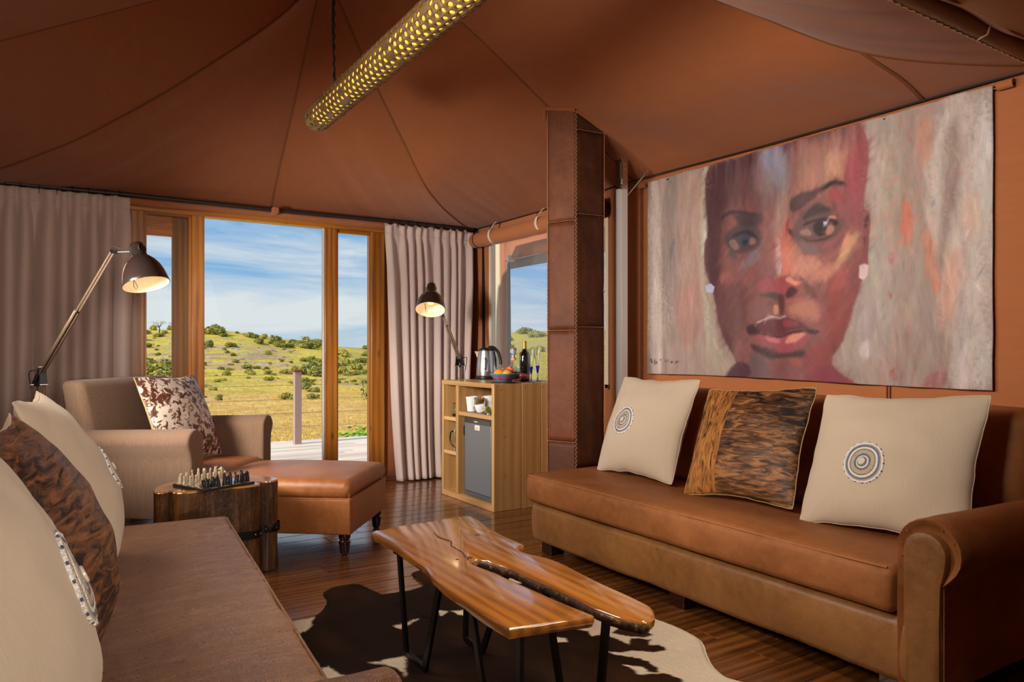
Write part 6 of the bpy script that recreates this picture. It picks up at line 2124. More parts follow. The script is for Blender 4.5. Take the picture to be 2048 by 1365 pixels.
m = MB(); m.lathe([(0, 0), (0.048, 0), (0.056, 0.004), (0.080, 0.034), (0.094, 0.056), (0.097, 0.060), (0.094, 0.063), (0.088, 0.058), (0.074, 0.036), (0.050, 0.010), (0, 0.008)], 48, closed=True); m.build('basket', mw.m, bw, angle=60)
m = MB(); m.tube([(0.0945 * math.cos(a), 0.0945 * math.sin(a), 0.060 + 0.0008 * math.sin(a * 40)) for a in [q * 2 * PI / 80 for q in range(81)]], 0.004, 7); m.build('coiled_rim', plain('basket_rim_blue', L(96, 146, 166), 0.8), bw)


def fruit(name, label, loc, r, col, sq=0.92, dimple=True):
    t = thing(name, label, 'fruit', loc)
    q = Mat(name + '_skin')
    q.set(Base_Color=q.mix(q.ramp(q.noise(q.co(), 16, 3), [(0.4, 0.0), (0.7, 1.0)]), col, tuple(min(1, c * 1.25) for c in col[:3]) + (1,)), Roughness=0.38, Normal=q.bump(q.noise(q.co(), 260, 2), 0.25, 0.001))
    m = MB(); m.lathe([(0, -r * sq)] + [(r * math.sin(PI * i / 16), -r * sq * math.cos(PI * i / 16) - (0.004 if i > 14 else 0)) for i in range(1, 16)] + [(0, r * sq - 0.006)], 26); m.build('flesh', q.m, t, angle=0)
    m = MB(); m.lathe([(0, -0.001), (0.003, 0), (0.002, 0.004), (0, 0.0045)], 8, (0, 0, r * sq - 0.006)); m.build('stem', plain('fruit_stem', L(110, 96, 50), 0.8), t)
    return t


CXB, CYB = 2.735, 4.395
fruit('orange', 'large bright orange at the left of the woven fruit bowl', (CXB - 0.012, CYB + 0.034, TZ + 0.060), 0.043, L(246, 150, 30))
fruit('mandarin', 'yellow mottled fruit at the right of the woven fruit bowl', (CXB + 0.004, CYB - 0.044, TZ + 0.064), 0.035, L(222, 158, 60))
t = thing('orange', 'half-hidden orange slice standing at the back of the fruit bowl', 'fruit', (CXB + 0.05, CYB + 0.0, TZ + 0.088))
m = MB(); m.lathe([(0, -.005), (.026, -.005), (.028, 0), (.026, .005), (0, .005)], 20, M=Matrix.Rotation(PI / 2 - 0.2, 4, 'Y')); m.build('slice', plain('orange_flesh', L(244, 140, 50), 0.4), t)
gr_ = thing('grapes', 'bunch of red grapes at the back of the woven fruit bowl', 'grapes', (CXB + 0.035, CYB - 0.005, TZ + 0.078))
rgp = random.Random(9)
M_GRAPE = plain('red_grape', L(206, 74, 48), 0.2, 0.0, Coat_Weight=0.4)
g0 = MB(); g0.lathe([(0.0085 * math.sin(PI * i / 8), -0.0085 * math.cos(PI * i / 8)) for i in range(9)], 10)
first = None
for i in range(26):
    if first is None:
        first = g0.build('grape', M_GRAPE, gr_, angle=0); o = first
    else:
        o = first.copy(); COL.objects.link(o); o.parent = gr_
    o.location = (rgp.uniform(-0.02, 0.024), rgp.uniform(-0.048, 0.040), rgp.uniform(-0.008, 0.020))
t = thing('mat_round', 'orange-red round mat under the decanter', 'mat', (3.00, 4.68, TZ))
t.name = 'coaster_mat'
m = MB(); m.lathe([(0, 0), (0.10, 0), (0.102, 0.002), (0.10, 0.005), (0, 0.005)], 40); m.build('mat', plain('orange_mat', L(214, 92, 52), 0.8), t)
m = MB(); m.lathe([(0.085, 0.005), (0.09, 0.006), (0.095, 0.005)], 40, closed=True); m.build('mat_ring', plain('orange_mat_ring', L(170, 60, 40), 0.8), t)
t = thing('decanter', 'cut-glass decanter of red wine with a ball stopper', 'decanter', (3.005, 4.685, TZ + 0.0055))
m = MB(); m.lathe([(0, 0.0), (0.034, 0.0), (0.050, 0.012), (0.060, 0.040), (0.058, 0.066), (0.045, 0.095), (0.026, 0.120), (0.018, 0.135), (0.017, 0.165), (0.020, 0.170), (0.017, 0.170), (0.014, 0.165), (0.015, 0.135), (0.023, 0.118), (0.042, 0.092), (0.055, 0.066), (0.057, 0.040), (0.047, 0.014), (0, 0.005)], 36, closed=True); m.build('vessel', M_GLASS, t, angle=60)
m = MB(); m.lathe([(0, 0.006), (0.046, 0.015), (0.0562, 0.040), (0.0545, 0.064), (0, 0.064)], 36); m.build('wine', plain('red_wine', L(44, 14, 14), 0.1), t)
mdc = MB()
for i in range(40):
    for j in range(6):
        a = (i + 0.5 * (j % 2)) * 2 * PI / 40; z_ = 0.03 + 0.011 * j
        r_ = float(np.interp(z_, [0.012, 0.04, 0.066, 0.095], [0.05, 0.06, 0.058, 0.045])) - 0.0004
        mdc.lathe([(0.0034, -0.0006), (0, 0.0016)], 4, M=Matrix.Translation((r_ * math.cos(a), r_ * math.sin(a), z_)) @ Vector((math.cos(a), math.sin(a), 0.0)).to_track_quat('Z', 'Y').to_matrix().to_4x4())
dd_ = mdc.build('cut_facets', M_GLASS, t, smooth=False); dd_['kind'] = 'stuff'
m = MB(); m.lathe([(0.0, 0.150), (0.0125, 0.150), (0.014, 0.176), (0.012, 0.184), (0.013, 0.190), (0.022, 0.202), (0.028, 0.218), (0.028, 0.232), (0.020, 0.246), (0, 0.252)], 26); m.build('stopper', M_GLASS, t)
m = MB(); m.lathe([(0.0185, 0.150), (0.0205, 0.152), (0.0205, 0.168), (0.0185, 0.170)], 26, closed=True); m.build('neck_band', plain('pink_band', L(224, 160, 136), 0.5), t)
t = thing('wine_bottle', 'dark red-wine bottle with a striped label', 'bottle', (2.985, 4.500, TZ), math.radians(-120))
M_BOTTLE = plain('dark_bottle_glass', L(14, 12, 10), 0.06, 0.0, Coat_Weight=1.0)
m = MB(); m.lathe([(0, 0.004), (0.030, 0.0), (0.0365, 0.004), (0.038, 0.012), (0.038, 0.185), (0.036, 0.200), (0.028, 0.216), (0.018, 0.230), (0.0145, 0.245), (0.014, 0.290), (0.0155, 0.291), (0.0155, 0.299), (0.012, 0.301), (0, 0.301)], 36); m.build('glass', M_BOTTLE, t, angle=50)
for k_, (z0_, z1_, c_) in enumerate(((0.022, 0.030, L(224, 120, 50)), (0.030, 0.036, L(190, 70, 50)), (0.036, 0.042, L(150, 130, 170)), (0.042, 0.048, L(226, 220, 214)), (0.048, 0.060, L(196, 80, 66)))):
    m = MB(); m.grid(lambda u, v: (0.0384 * math.cos(-1.3 + 2.6 * u), 0.0384 * math.sin(-1.3 + 2.6 * u), z0_ + (z1_ - z0_) * v), 20, 2); m.build('label_stripe', plain('label_stripe', c_, 0.6), t)
m = MB(); m.lathe([(0.0152, 0.244), (0.0150, 0.292), (0.0162, 0.2925), (0.0162, 0.2995), (0.010, 0.302), (0, 0.302)], 24, closed=True); m.build('capsule', plain('gold_capsule', L(200, 160, 60), 0.35, 0.4), t)
m = MB()
for i in range(9):
    z_ = 0.085 + 0.0085 * i
    m.tube([(0.0386 * math.cos(0.75), 0.0386 * math.sin(0.75), z_), (0.0386 * math.cos(0.83 + 0.05 * (i % 3)), 0.0386 * math.sin(0.83 + 0.05 * (i % 3)), z_ + 0.004)], 0.0008, 4)
m.build('gold_print', plain('gold_print', L(170, 140, 80), 0.5), t)


def flute(label, loc, h):
    t = thing('champagne_flute', label, 'glass', loc)
    k = h / 0.25
    m = MB(); m.lathe([(r, z * k) for r, z in [(0, 0.112), (0.010, 0.114), (0.0165, 0.14), (0.021, 0.18), (0.025, 0.25), (0.0238, 0.25), (0.0195, 0.18), (0.015, 0.142), (0.009, 0.118), (0, 0.117)]], 26, closed=True); m.build('bowl', M_GLASS, t, angle=60)
    m = MB(); m.lathe([(r, z * k) for r, z in [(0, 0.062), (0.0075, 0.062), (0.009, 0.075), (0.0125, 0.10), (0.0158, 0.114), (0.012, 0.1135), (0, 0.112)]], 22); m.build('blue_bowl_base', plain('cobalt_glass', L(40, 22, 120), 0.08, 0.0, Coat_Weight=0.6), t)
    m = MB(); m.lathe([(r, z * k) for r, z in [(0, 0), (0.030, 0), (0.032, 0.003), (0.012, 0.008), (0.006, 0.016), (0.0055, 0.035), (0.0065, 0.062), (0, 0.062)]], 26); m.build('foot', M_GREENGL, t)
    return t


flute('nearer champagne flute with a cobalt-blue stem beside the wine bottle', (2.945, 4.355, TZ), 0.247)
flute('farther champagne flute with a cobalt-blue stem, against the screened window', (3.065, 4.445, TZ), 0.258)
for i, (x_, y_) in enumerate(((2.86, 4.665), (2.90, 4.575))):
    t = thing('tumbler', ('clear glass tumbler behind the orange in the fruit bowl', 'clear glass tumbler between the fruit bowl and the decanter')[i], 'glass', (x_, y_, TZ))
    m = MB(); m.lathe([(0, 0), (0.028, 0), (0.030, 0.003), (0.035, 0.10), (0.033, 0.10), (0.028, 0.008), (0, 0.007)], 24, closed=True); m.build('bowl', M_GLASS, t, angle=50)
    m = MB(); m.lathe([(0.0335, 0.0995), (0.0352, 0.101), (0.0335, 0.1015)], 24, closed=True); m.build('rim', M_GLASS, t)

# ------------------------------------------------------------------ painted wall hanging
PAINT_W, PAINT_H = 2.067, 1.262
TAP_Y, TAP_Z = 3.533, 0.966
PRINT = [
 ([(0.001, 1.282), (0.122, 1.273), (0.164, -0.011), (0.001, 0.008)], (190, 175, 168), 8),
 ([(0.175, 1.262), (0.289, 1.254), (0.258, 0.991), (0.207, 0.623), (0.258, 0.052), (0.143, 0.4), (0.122, 1.013)], (140, 126, 120), 6),
 ([(0.217, 0.863), (0.258, 0.872), (0.227, 0.711), (0.196, 0.699)], (95, 100, 125), 4),
 ([(0.279, 1.256), (0.484, 1.242), (0.465, 0.673), (0.484, 0.17), (0.289, 0.097), (0.299, 0.689)], (174, 142, 132), 9),
 ([(0.258, 0.574), (0.465, 0.601), (0.465, 0.213), (0.289, 0.156)], (165, 124, 116), 9),
 ([(0.484, 1.257), (0.521, 1.263), (0.521, 0.951), (0.512, 0.824), (0.484, 0.585), (0.558, 0.241), (0.7, 0.033), (0.521, 0.014), (0.484, 0.385), (0.446, 0.818)], (182, 172, 156), 6),
 ([(0.493, 0.898), (0.525, 0.822), (0.484, 0.699), (0.469, 0.758)], (208, 204, 194), 3),
 ([(0.484, 0.17), (0.717, 0.101), (0.682, -0.009), (0.484, -0.001)], (165, 147, 134), 8),
 ([(1.495, 1.27), (1.703, 1.258), (1.681, 0.77), (1.532, 0.839), (1.508, 0.935), (1.52, 1.184)], (162, 152, 142), 6),
 ([(1.532, 0.839), (1.625, 0.735), (1.625, 0.445), (1.67, 0.387), (1.613, 0.144), (1.344, 0.037), (1.446, 0.365), (1.483, 0.513)], (160, 147, 140), 6),
 ([(1.453, 0.388), (1.567, 0.382), (1.532, 0.247), (1.421, 0.226)], (167, 150, 153), 8),
 ([(1.703, 1.258), (1.778, 1.248), (1.778, 0.862), (1.83, 0.642), (1.799, 0.401), (1.841, 0.377), (1.841, 0.219), (1.959, 0.186), (1.911, 0.114), (1.778, 0.048), (1.703, 0.068), (1.714, 0.439), (1.681, 0.77)], (148, 128, 119), 9),
 ([(1.778, 1.248), (2.066, 1.266), (2.066, 0.007), (1.911, 0.0), (1.93, 0.217), (1.841, 0.377)], (190, 178, 173), 14),
 ([(1.881, 1.156), (1.95, 1.159), (1.94, 0.771), (1.901, 0.736), (1.861, 0.428), (1.83, 0.43), (1.861, 0.847)], (140, 120, 112), 10),
 ([(1.698, 0.877), (1.736, 0.805), (1.741, 0.664), (1.681, 0.628), (1.67, 0.728)], (188, 106, 82), 4),
 ([(1.768, 0.692), (1.82, 0.706), (1.861, 0.428), (1.82, 0.41), (1.794, 0.486)], (188, 112, 90), 5),
 ([(1.757, 1.189), (1.82, 1.194), (1.82, 1.035), (1.778, 0.969), (1.752, 1.051)], (184, 126, 106), 7),
 ([(1.871, 0.574), (1.959, 0.625), (1.95, 0.381), (1.881, 0.239), (1.841, 0.324)], (198, 152, 138), 12),
 ([(1.95, 0.831), (2.044, 0.854), (2.025, 0.677), (1.95, 0.626)], (198, 162, 150), 12),
 ([(1.778, 0.027), (1.82, 0.076), (1.886, 0.072), (1.881, -0.001), (1.768, -0.006)], (150, 74, 80), 5),
 ([(1.602, 0.055), (1.659, 0.095), (1.67, 0.018)], (162, 78, 80), 4),
 ([(1.625, 0.623), (1.653, 0.614), (1.648, 0.565), (1.625, 0.568)], (150, 64, 66), 3),
 ([(1.608, 0.541), (1.631, 0.539), (1.625, 0.512)], (150, 70, 70), 3),
 ([(1.613, 0.44), (1.642, 0.433), (1.631, 0.389)], (150, 70, 70), 3),
 ([(1.495, 0.202), (1.538, 0.213), (1.532, 0.121), (1.483, 0.133)], (206, 192, 192), 5),
 ([(1.812, 0.808), (1.83, 0.832), (1.843, 0.861), (1.822, 0.791)], (122, 127, 165), 2),
 ([(1.773, 0.971), (1.787, 0.936), (1.808, 0.836), (1.791, 0.892)], (112, 108, 108), 3),
 ([(1.997, 1.267), (2.066, 1.266), (2.066, 0.711), (2.007, 0.76)], (197, 190, 187), 10),
 ([(1.911, 0.135), (2.062, 0.265), (2.066, 0.007), (1.901, 0.0)], (195, 185, 181), 10),
 ([(0.512, 1.258), (0.612, 1.25), (0.784, 1.253), (0.945, 1.256), (1.238, 1.273), (1.37, 1.274), (1.477, 1.27), (1.508, 1.21), (1.526, 1.137), (1.522, 1.023), (1.508, 0.935), (1.499, 0.839), (1.538, 0.821), (1.532, 0.748), (1.522, 0.658), (1.526, 0.566), (1.495, 0.5), (1.477, 0.456), (1.446, 0.365), (1.428, 0.296), (1.396, 0.203), (1.344, 0.144), (1.325, 0.108), (1.344, 0.06), (1.409, 0.027), (1.495, -0.005), (1.495, -0.04), (0.647, -0.079), (0.647, -0.013), (0.734, 0.047), (0.725, 0.115), (0.647, 0.211), (0.603, 0.31), (0.567, 0.479), (0.512, 0.597), (0.484, 0.699), (0.493, 0.812), (0.521, 0.837), (0.512, 0.952), (0.493, 1.098)], (124, 72, 73), 2.2),
 ([(0.502, 1.26), (0.882, 1.251), (0.898, 1.129), (0.817, 1.092), (0.734, 0.972), (0.612, 0.937), (0.647, 0.793), (0.612, 0.658), (0.647, 0.447), (0.682, 0.266), (0.734, 0.115), (0.63, 0.225), (0.572, 0.479), (0.515, 0.596), (0.491, 0.713), (0.525, 0.837), (0.499, 1.068)], (74, 46, 54), 9),
 ([(0.512, 1.258), (0.945, 1.26), (1.238, 1.276), (1.477, 1.27), (1.495, 1.224), (1.446, 1.225), (1.238, 1.236), (1.007, 1.222), (0.751, 1.159), (0.558, 1.058), (0.502, 1.067)], (76, 43, 52), 7),
 ([(0.682, 1.173), (0.882, 1.185), (1.067, 1.119), (1.081, 0.965), (0.93, 0.913), (0.751, 0.969), (0.647, 1.042)], (98, 65, 67), 12),
 ([(0.922, 1.261), (1.044, 1.252), (1.081, 1.091), (1.096, 1.012), (1.007, 1.042), (0.898, 1.116), (0.882, 1.224)], (132, 134, 154), 8),
 ([(0.817, 1.212), (0.945, 1.145), (1.007, 1.004), (0.882, 1.026)], (122, 98, 101), 8),
 ([(1.154, 1.201), (1.344, 1.228), (1.409, 1.2), (1.421, 1.045), (1.396, 1.003), (1.292, 1.012), (1.196, 0.969), (1.125, 1.02), (1.096, 1.088)], (160, 110, 98), 12),
 ([(1.291, 1.165), (1.393, 1.146), (1.398, 1.01), (1.286, 1.027)], (204, 160, 130), 4),
 ([(1.126, 1.049), (1.219, 1.111), (1.291, 1.056), (1.275, 0.99), (1.173, 0.989)], (176, 122, 106), 8),
 ([(1.409, 1.235), (1.514, 1.22), (1.522, 1.023), (1.495, 0.845), (1.477, 0.687), (1.446, 0.76), (1.409, 0.86), (1.37, 0.973), (1.421, 1.021)], (138, 64, 75), 6),
 ([(1.403, 1.139), (1.495, 1.117), (1.485, 0.902), (1.434, 0.873), (1.356, 0.955), (1.414, 0.963)], (150, 69, 79), 5),
 ([(1.03, 1.076), (1.081, 1.066), (1.067, 0.866), (1.037, 0.743), (0.973, 0.751), (0.984, 0.879)], (158, 128, 119), 7),
 ([(0.992, 0.8), (1.081, 0.813), (1.125, 0.657), (1.147, 0.542), (1.037, 0.539), (0.976, 0.621), (0.984, 0.724)], (182, 113, 105), 7),
 ([(0.992, 0.753), (1.03, 0.764), (1.036, 0.564), (0.992, 0.552)], (195, 171, 173), 4),
 ([(1.036, 0.763), (1.096, 0.76), (1.078, 0.706), (1.108, 0.65), (1.078, 0.56), (1.036, 0.58)], (206, 118, 99), 4),
 ([(1.078, 0.706), (1.132, 0.663), (1.219, 0.643), (1.291, 0.606), (1.219, 0.538), (1.126, 0.53), (1.078, 0.602)], (204, 141, 117), 6),
 ([(1.078, 0.641), (1.15, 0.649), (1.291, 0.594), (1.372, 0.61), (1.414, 0.625), (1.372, 0.537), (1.247, 0.498), (1.161, 0.531), (1.102, 0.597)], (186, 125, 109), 8),
 ([(1.414, 0.723), (1.455, 0.717), (1.434, 0.624), (1.372, 0.583), (1.372, 0.622)], (210, 160, 122), 5),
 ([(1.329, 0.526), (1.434, 0.556), (1.424, 0.461), (1.318, 0.409), (1.291, 0.47)], (150, 77, 76), 7),
 ([(1.302, 0.44), (1.424, 0.461), (1.455, 0.401), (1.429, 0.278), (1.329, 0.173), (1.275, 0.223), (1.291, 0.371)], (136, 71, 68), 10),
 ([(1.477, 0.848), (1.499, 0.839), (1.502, 0.5), (1.446, 0.365), (1.37, 0.168), (1.318, 0.132), (1.409, 0.343), (1.446, 0.505)], (120, 57, 59), 6),
 ([(0.613, 0.599), (0.664, 0.612), (0.721, 0.551), (0.685, 0.514), (0.613, 0.559)], (150, 91, 87), 5),
 ([(0.824, 0.693), (0.903, 0.738), (0.89, 0.647), (0.769, 0.604), (0.742, 0.635)], (118, 108, 118), 4),
 ([(0.584, 0.522), (0.824, 0.559), (0.824, 0.34), (0.783, 0.231), (0.664, 0.233), (0.606, 0.406)], (106, 67, 69), 12),
 ([(0.62, 0.938), (0.671, 0.964), (0.769, 0.953), (0.85, 0.924), (0.916, 0.903), (0.909, 0.887), (0.824, 0.906), (0.742, 0.936), (0.664, 0.937), (0.631, 0.908)], (60, 47, 55), 3),
 ([(0.642, 0.815), (0.714, 0.862), (0.783, 0.896), (0.877, 0.882), (0.909, 0.78), (0.903, 0.727), (0.824, 0.709), (0.728, 0.703), (0.664, 0.756)], (76, 58, 63), 6),
 ([(0.714, 0.951), (0.916, 0.908), (0.916, 0.849), (0.824, 0.846), (0.735, 0.881)], (66, 52, 58), 6),
 ([(0.678, 0.782), (0.721, 0.799), (0.762, 0.738), (0.728, 0.726), (0.692, 0.752)], (132, 104, 102), 2),
 ([(0.817, 0.776), (0.85, 0.793), (0.883, 0.751), (0.824, 0.742)], (138, 102, 96), 2),
 ([(0.735, 0.803), (0.797, 0.817), (0.83, 0.801), (0.824, 0.758), (0.797, 0.734), (0.755, 0.745)], (62, 62, 86), 2),
 ([(0.776, 0.786), (0.817, 0.776), (0.803, 0.744), (0.776, 0.753)], (38, 33, 43), 1.5),
 ([(0.714, 0.828), (0.797, 0.839), (0.864, 0.813), (0.903, 0.754), (0.85, 0.793), (0.783, 0.819), (0.699, 0.796)], (46, 39, 51), 2),
 ([(0.671, 0.744), (0.742, 0.713), (0.735, 0.669), (0.692, 0.685)], (84, 71, 75), 4),
 ([(1.078, 0.944), (1.15, 0.983), (1.247, 0.985), (1.302, 1.009), (1.351, 1.014), (1.398, 0.995), (1.419, 0.967), (1.382, 0.974), (1.329, 0.994), (1.286, 0.968), (1.219, 0.94), (1.138, 0.883), (1.096, 0.889)], (72, 48, 53), 4),
 ([(1.264, 0.982), (1.324, 1.015), (1.393, 0.996), (1.414, 0.978), (1.34, 0.994), (1.291, 0.972)], (44, 33, 39), 2.5),
 ([(1.291, 0.967), (1.345, 0.976), (1.393, 0.933), (1.382, 0.882), (1.34, 0.909)], (150, 72, 81), 4),
 ([(1.09, 0.777), (1.161, 0.879), (1.219, 0.91), (1.291, 0.898), (1.372, 0.835), (1.414, 0.781), (1.351, 0.722), (1.247, 0.705), (1.138, 0.719)], (98, 69, 71), 6),
 ([(1.15, 0.83), (1.207, 0.902), (1.252, 0.914), (1.329, 0.862), (1.291, 0.858), (1.219, 0.85)], (56, 45, 51), 4),
 ([(1.313, 0.835), (1.351, 0.834), (1.356, 0.818), (1.324, 0.818)], (200, 130, 112), 1.5),
 ([(1.161, 0.818), (1.247, 0.84), (1.329, 0.827), (1.382, 0.795), (1.356, 0.779), (1.318, 0.804), (1.247, 0.825), (1.173, 0.801)], (42, 33, 41), 2),
 ([(1.138, 0.775), (1.19, 0.793), (1.224, 0.758), (1.19, 0.748)], (144, 110, 108), 2.5),
 ([(1.297, 0.783), (1.34, 0.791), (1.351, 0.756), (1.297, 0.739)], (172, 120, 106), 2.5),
 ([(1.219, 0.809), (1.269, 0.827), (1.302, 0.797), (1.297, 0.753), (1.264, 0.738), (1.23, 0.758)], (32, 27, 36), 2.2),
 ([(1.283, 0.812), (1.305, 0.809), (1.299, 0.79), (1.283, 0.795)], (195, 190, 220), 1.2),
 ([(1.132, 0.761), (1.207, 0.725), (1.291, 0.729), (1.34, 0.743), (1.297, 0.714), (1.207, 0.715)], (60, 46, 54), 2.5),
 ([(1.078, 0.809), (1.108, 0.795), (1.114, 0.753), (1.084, 0.772)], (60, 36, 42), 2.5),
 ([(1.114, 0.742), (1.19, 0.712), (1.264, 0.683), (1.275, 0.657), (1.207, 0.65), (1.15, 0.687)], (112, 89, 93), 5),
 ([(1.06, 0.833), (1.09, 0.87), (1.084, 0.819), (1.066, 0.759)], (150, 52, 64), 2.5),
 ([(1.499, 0.839), (1.538, 0.821), (1.529, 0.657), (1.52, 0.567), (1.495, 0.569), (1.502, 0.752)], (120, 59, 60), 2),
 ([(1.508, 0.809), (1.534, 0.805), (1.52, 0.75), (1.505, 0.752)], (68, 34, 40), 1.5),
 ([(1.502, 0.706), (1.514, 0.705), (1.51, 0.665)], (68, 34, 40), 1.5),
 ([(1.483, 0.571), (1.508, 0.58), (1.529, 0.566), (1.522, 0.521), (1.502, 0.502), (1.481, 0.513)], (206, 178, 181), 1.5),
 ([(0.499, 0.541), (0.539, 0.552), (0.57, 0.528), (0.558, 0.494), (0.502, 0.501)], (178, 183, 216), 1.5),
 ([(0.864, 0.501), (0.916, 0.551), (1.017, 0.543), (1.078, 0.553), (1.15, 0.516), (1.167, 0.479), (1.132, 0.446), (1.03, 0.468), (0.916, 0.476)], (150, 72, 81), 5),
 ([(1.066, 0.554), (1.15, 0.516), (1.138, 0.497), (1.06, 0.523)], (212, 142, 117), 3),
 ([(1.066, 0.481), (1.114, 0.499), (1.144, 0.476), (1.12, 0.442), (1.06, 0.43)], (62, 35, 37), 3.5),
 ([(0.877, 0.462), (0.967, 0.478), (1.03, 0.458), (1.023, 0.427), (0.954, 0.441)], (80, 61, 61), 4),
 ([(0.824, 0.417), (0.954, 0.409), (0.954, 0.345), (0.877, 0.316), (0.81, 0.373)], (122, 85, 85), 7),
 ([(1.072, 0.398), (1.207, 0.436), (1.264, 0.373), (1.247, 0.304), (1.161, 0.327), (1.09, 0.35)], (176, 115, 100), 10),
 ([(1.054, 0.425), (1.184, 0.437), (1.173, 0.413), (1.078, 0.403)], (165, 86, 89), 3),
 ([(1.005, 0.459), (1.054, 0.456), (1.054, 0.362), (1.023, 0.337), (1.011, 0.406)], (88, 47, 47), 3),
 ([(0.973, 0.398), (1.005, 0.407), (1.011, 0.354), (0.98, 0.344)], (188, 133, 115), 2.2),
 ([(0.967, 0.345), (1.023, 0.332), (1.06, 0.346), (1.06, 0.336), (1.023, 0.326), (0.877, 0.304), (0.877, 0.311)], (190, 166, 162), 1.5),
 ([(1.144, 0.558), (1.167, 0.53), (1.252, 0.448), (1.241, 0.414), (1.19, 0.452), (1.155, 0.516)], (110, 63, 65), 4),
 ([(0.877, 0.305), (0.967, 0.334), (1.023, 0.324), (1.078, 0.335), (1.15, 0.307), (1.207, 0.275), (1.167, 0.266), (1.09, 0.262), (1.03, 0.232), (0.942, 0.244), (0.877, 0.262)], (96, 45, 55), 3),
 ([(1.042, 0.331), (1.15, 0.302), (1.138, 0.282), (1.042, 0.279)], (132, 62, 71), 3),
 ([(0.797, 0.297), (0.864, 0.3), (0.903, 0.251), (0.85, 0.23), (0.803, 0.247)], (50, 33, 40), 5),
 ([(1.167, 0.276), (1.264, 0.263), (1.241, 0.239), (1.19, 0.25)], (60, 33, 40), 3),
 ([(0.85, 0.241), (0.942, 0.234), (1.03, 0.222), (1.09, 0.242), (1.173, 0.258), (1.219, 0.239), (1.173, 0.184), (1.102, 0.149), (1.03, 0.143), (0.954, 0.17), (0.89, 0.202)], (150, 72, 85), 3),
 ([(0.85, 0.257), (0.954, 0.244), (1.03, 0.23), (1.09, 0.257), (1.179, 0.268), (1.173, 0.255), (1.09, 0.242), (1.03, 0.219), (0.942, 0.234)], (56, 28, 36), 2.2),
 ([(1.054, 0.211), (1.102, 0.241), (1.173, 0.253), (1.184, 0.24), (1.126, 0.2), (1.06, 0.19)], (210, 138, 120), 2.5),
 ([(0.916, 0.229), (0.98, 0.228), (1.03, 0.211), (1.017, 0.19), (0.954, 0.204)], (190, 110, 120), 3),
 ([(0.824, 0.197), (0.916, 0.175), (1.011, 0.133), (1.114, 0.149), (1.173, 0.164), (1.196, 0.123), (1.042, 0.117), (0.954, 0.106), (0.85, 0.148)], (62, 41, 47), 5),
 ([(0.81, 0.132), (0.877, 0.143), (0.954, 0.09), (0.967, 0.0), (0.824, -0.005)], (104, 81, 87), 6),
 ([(1.078, 0.112), (1.161, 0.113), (1.173, 0.072), (1.09, 0.071)], (150, 85, 78), 5),
 ([(1.264, 0.223), (1.34, 0.173), (1.318, 0.124), (1.308, 0.011), (1.19, 0.007), (1.161, 0.123)], (136, 66, 66), 8),
 ([(0.735, 0.098), (0.824, 0.077), (0.85, -0.004), (0.642, -0.051), (0.642, -0.011)], (72, 42, 57), 5),
 ([(1.318, 0.108), (1.37, 0.049), (1.495, -0.005), (1.096, -0.021)], (130, 58, 73), 5),
 ([(0.023, 0.102), (0.039, 0.099), (0.052, 0.071), (0.039, 0.071)], (70, 55, 55), 0.8),
 ([(0.061, 0.094), (0.07, 0.095), (0.074, 0.061), (0.063, 0.06)], (60, 48, 50), 0.8),
 ([(0.078, 0.082), (0.092, 0.082), (0.092, 0.067), (0.078, 0.067)], (60, 48, 50), 0.8),
 ([(0.117, 0.095), (0.126, 0.098), (0.13, 0.088), (0.12, 0.086)], (60, 48, 50), 0.8),
 ([(0.164, 0.073), (0.177, 0.099), (0.19, 0.078), (0.202, 0.099), (0.207, 0.072), (0.198, 0.087), (0.19, 0.072), (0.179, 0.087)], (60, 48, 50), 0.8),
 ([(0.219, 0.084), (0.236, 0.084), (0.236, 0.069), (0.219, 0.069)], (70, 56, 56), 0.8),
 ([(0.252, 0.087), (0.26, 0.073), (0.268, 0.088), (0.293, 0.082), (0.272, 0.076), (0.264, 0.067), (0.252, 0.073)], (70, 56, 56), 0.8),
]

tp = thing('wall_hanging', 'large painted canvas wall hanging of a face above the tan sofa', 'wall hanging')
NUX, NVX = 460, 296
uu, vv = np.meshgrid(np.linspace(0, PAINT_W, NUX), np.linspace(0, PAINT_H, NVX))
lin = lambda c: np.array(L(*c)[:3])
img = np.zeros(uu.shape + (3,)) + lin((158, 137, 129))
stk = fbm(uu * 3.0, vv * 0.35, 7.0, 11, 4)
img *= (1 + 0.12 * stk)[..., None]
wu = uu + 0.006 * fbm(uu, vv, 24, 13, 3); wv = vv + 0.006 * fbm(uu, vv, 24, 17, 3)
dry_ = fbm(uu, vv, 90, 23, 2)
PXM = 0.0026
RSP = np.random.RandomState(17)


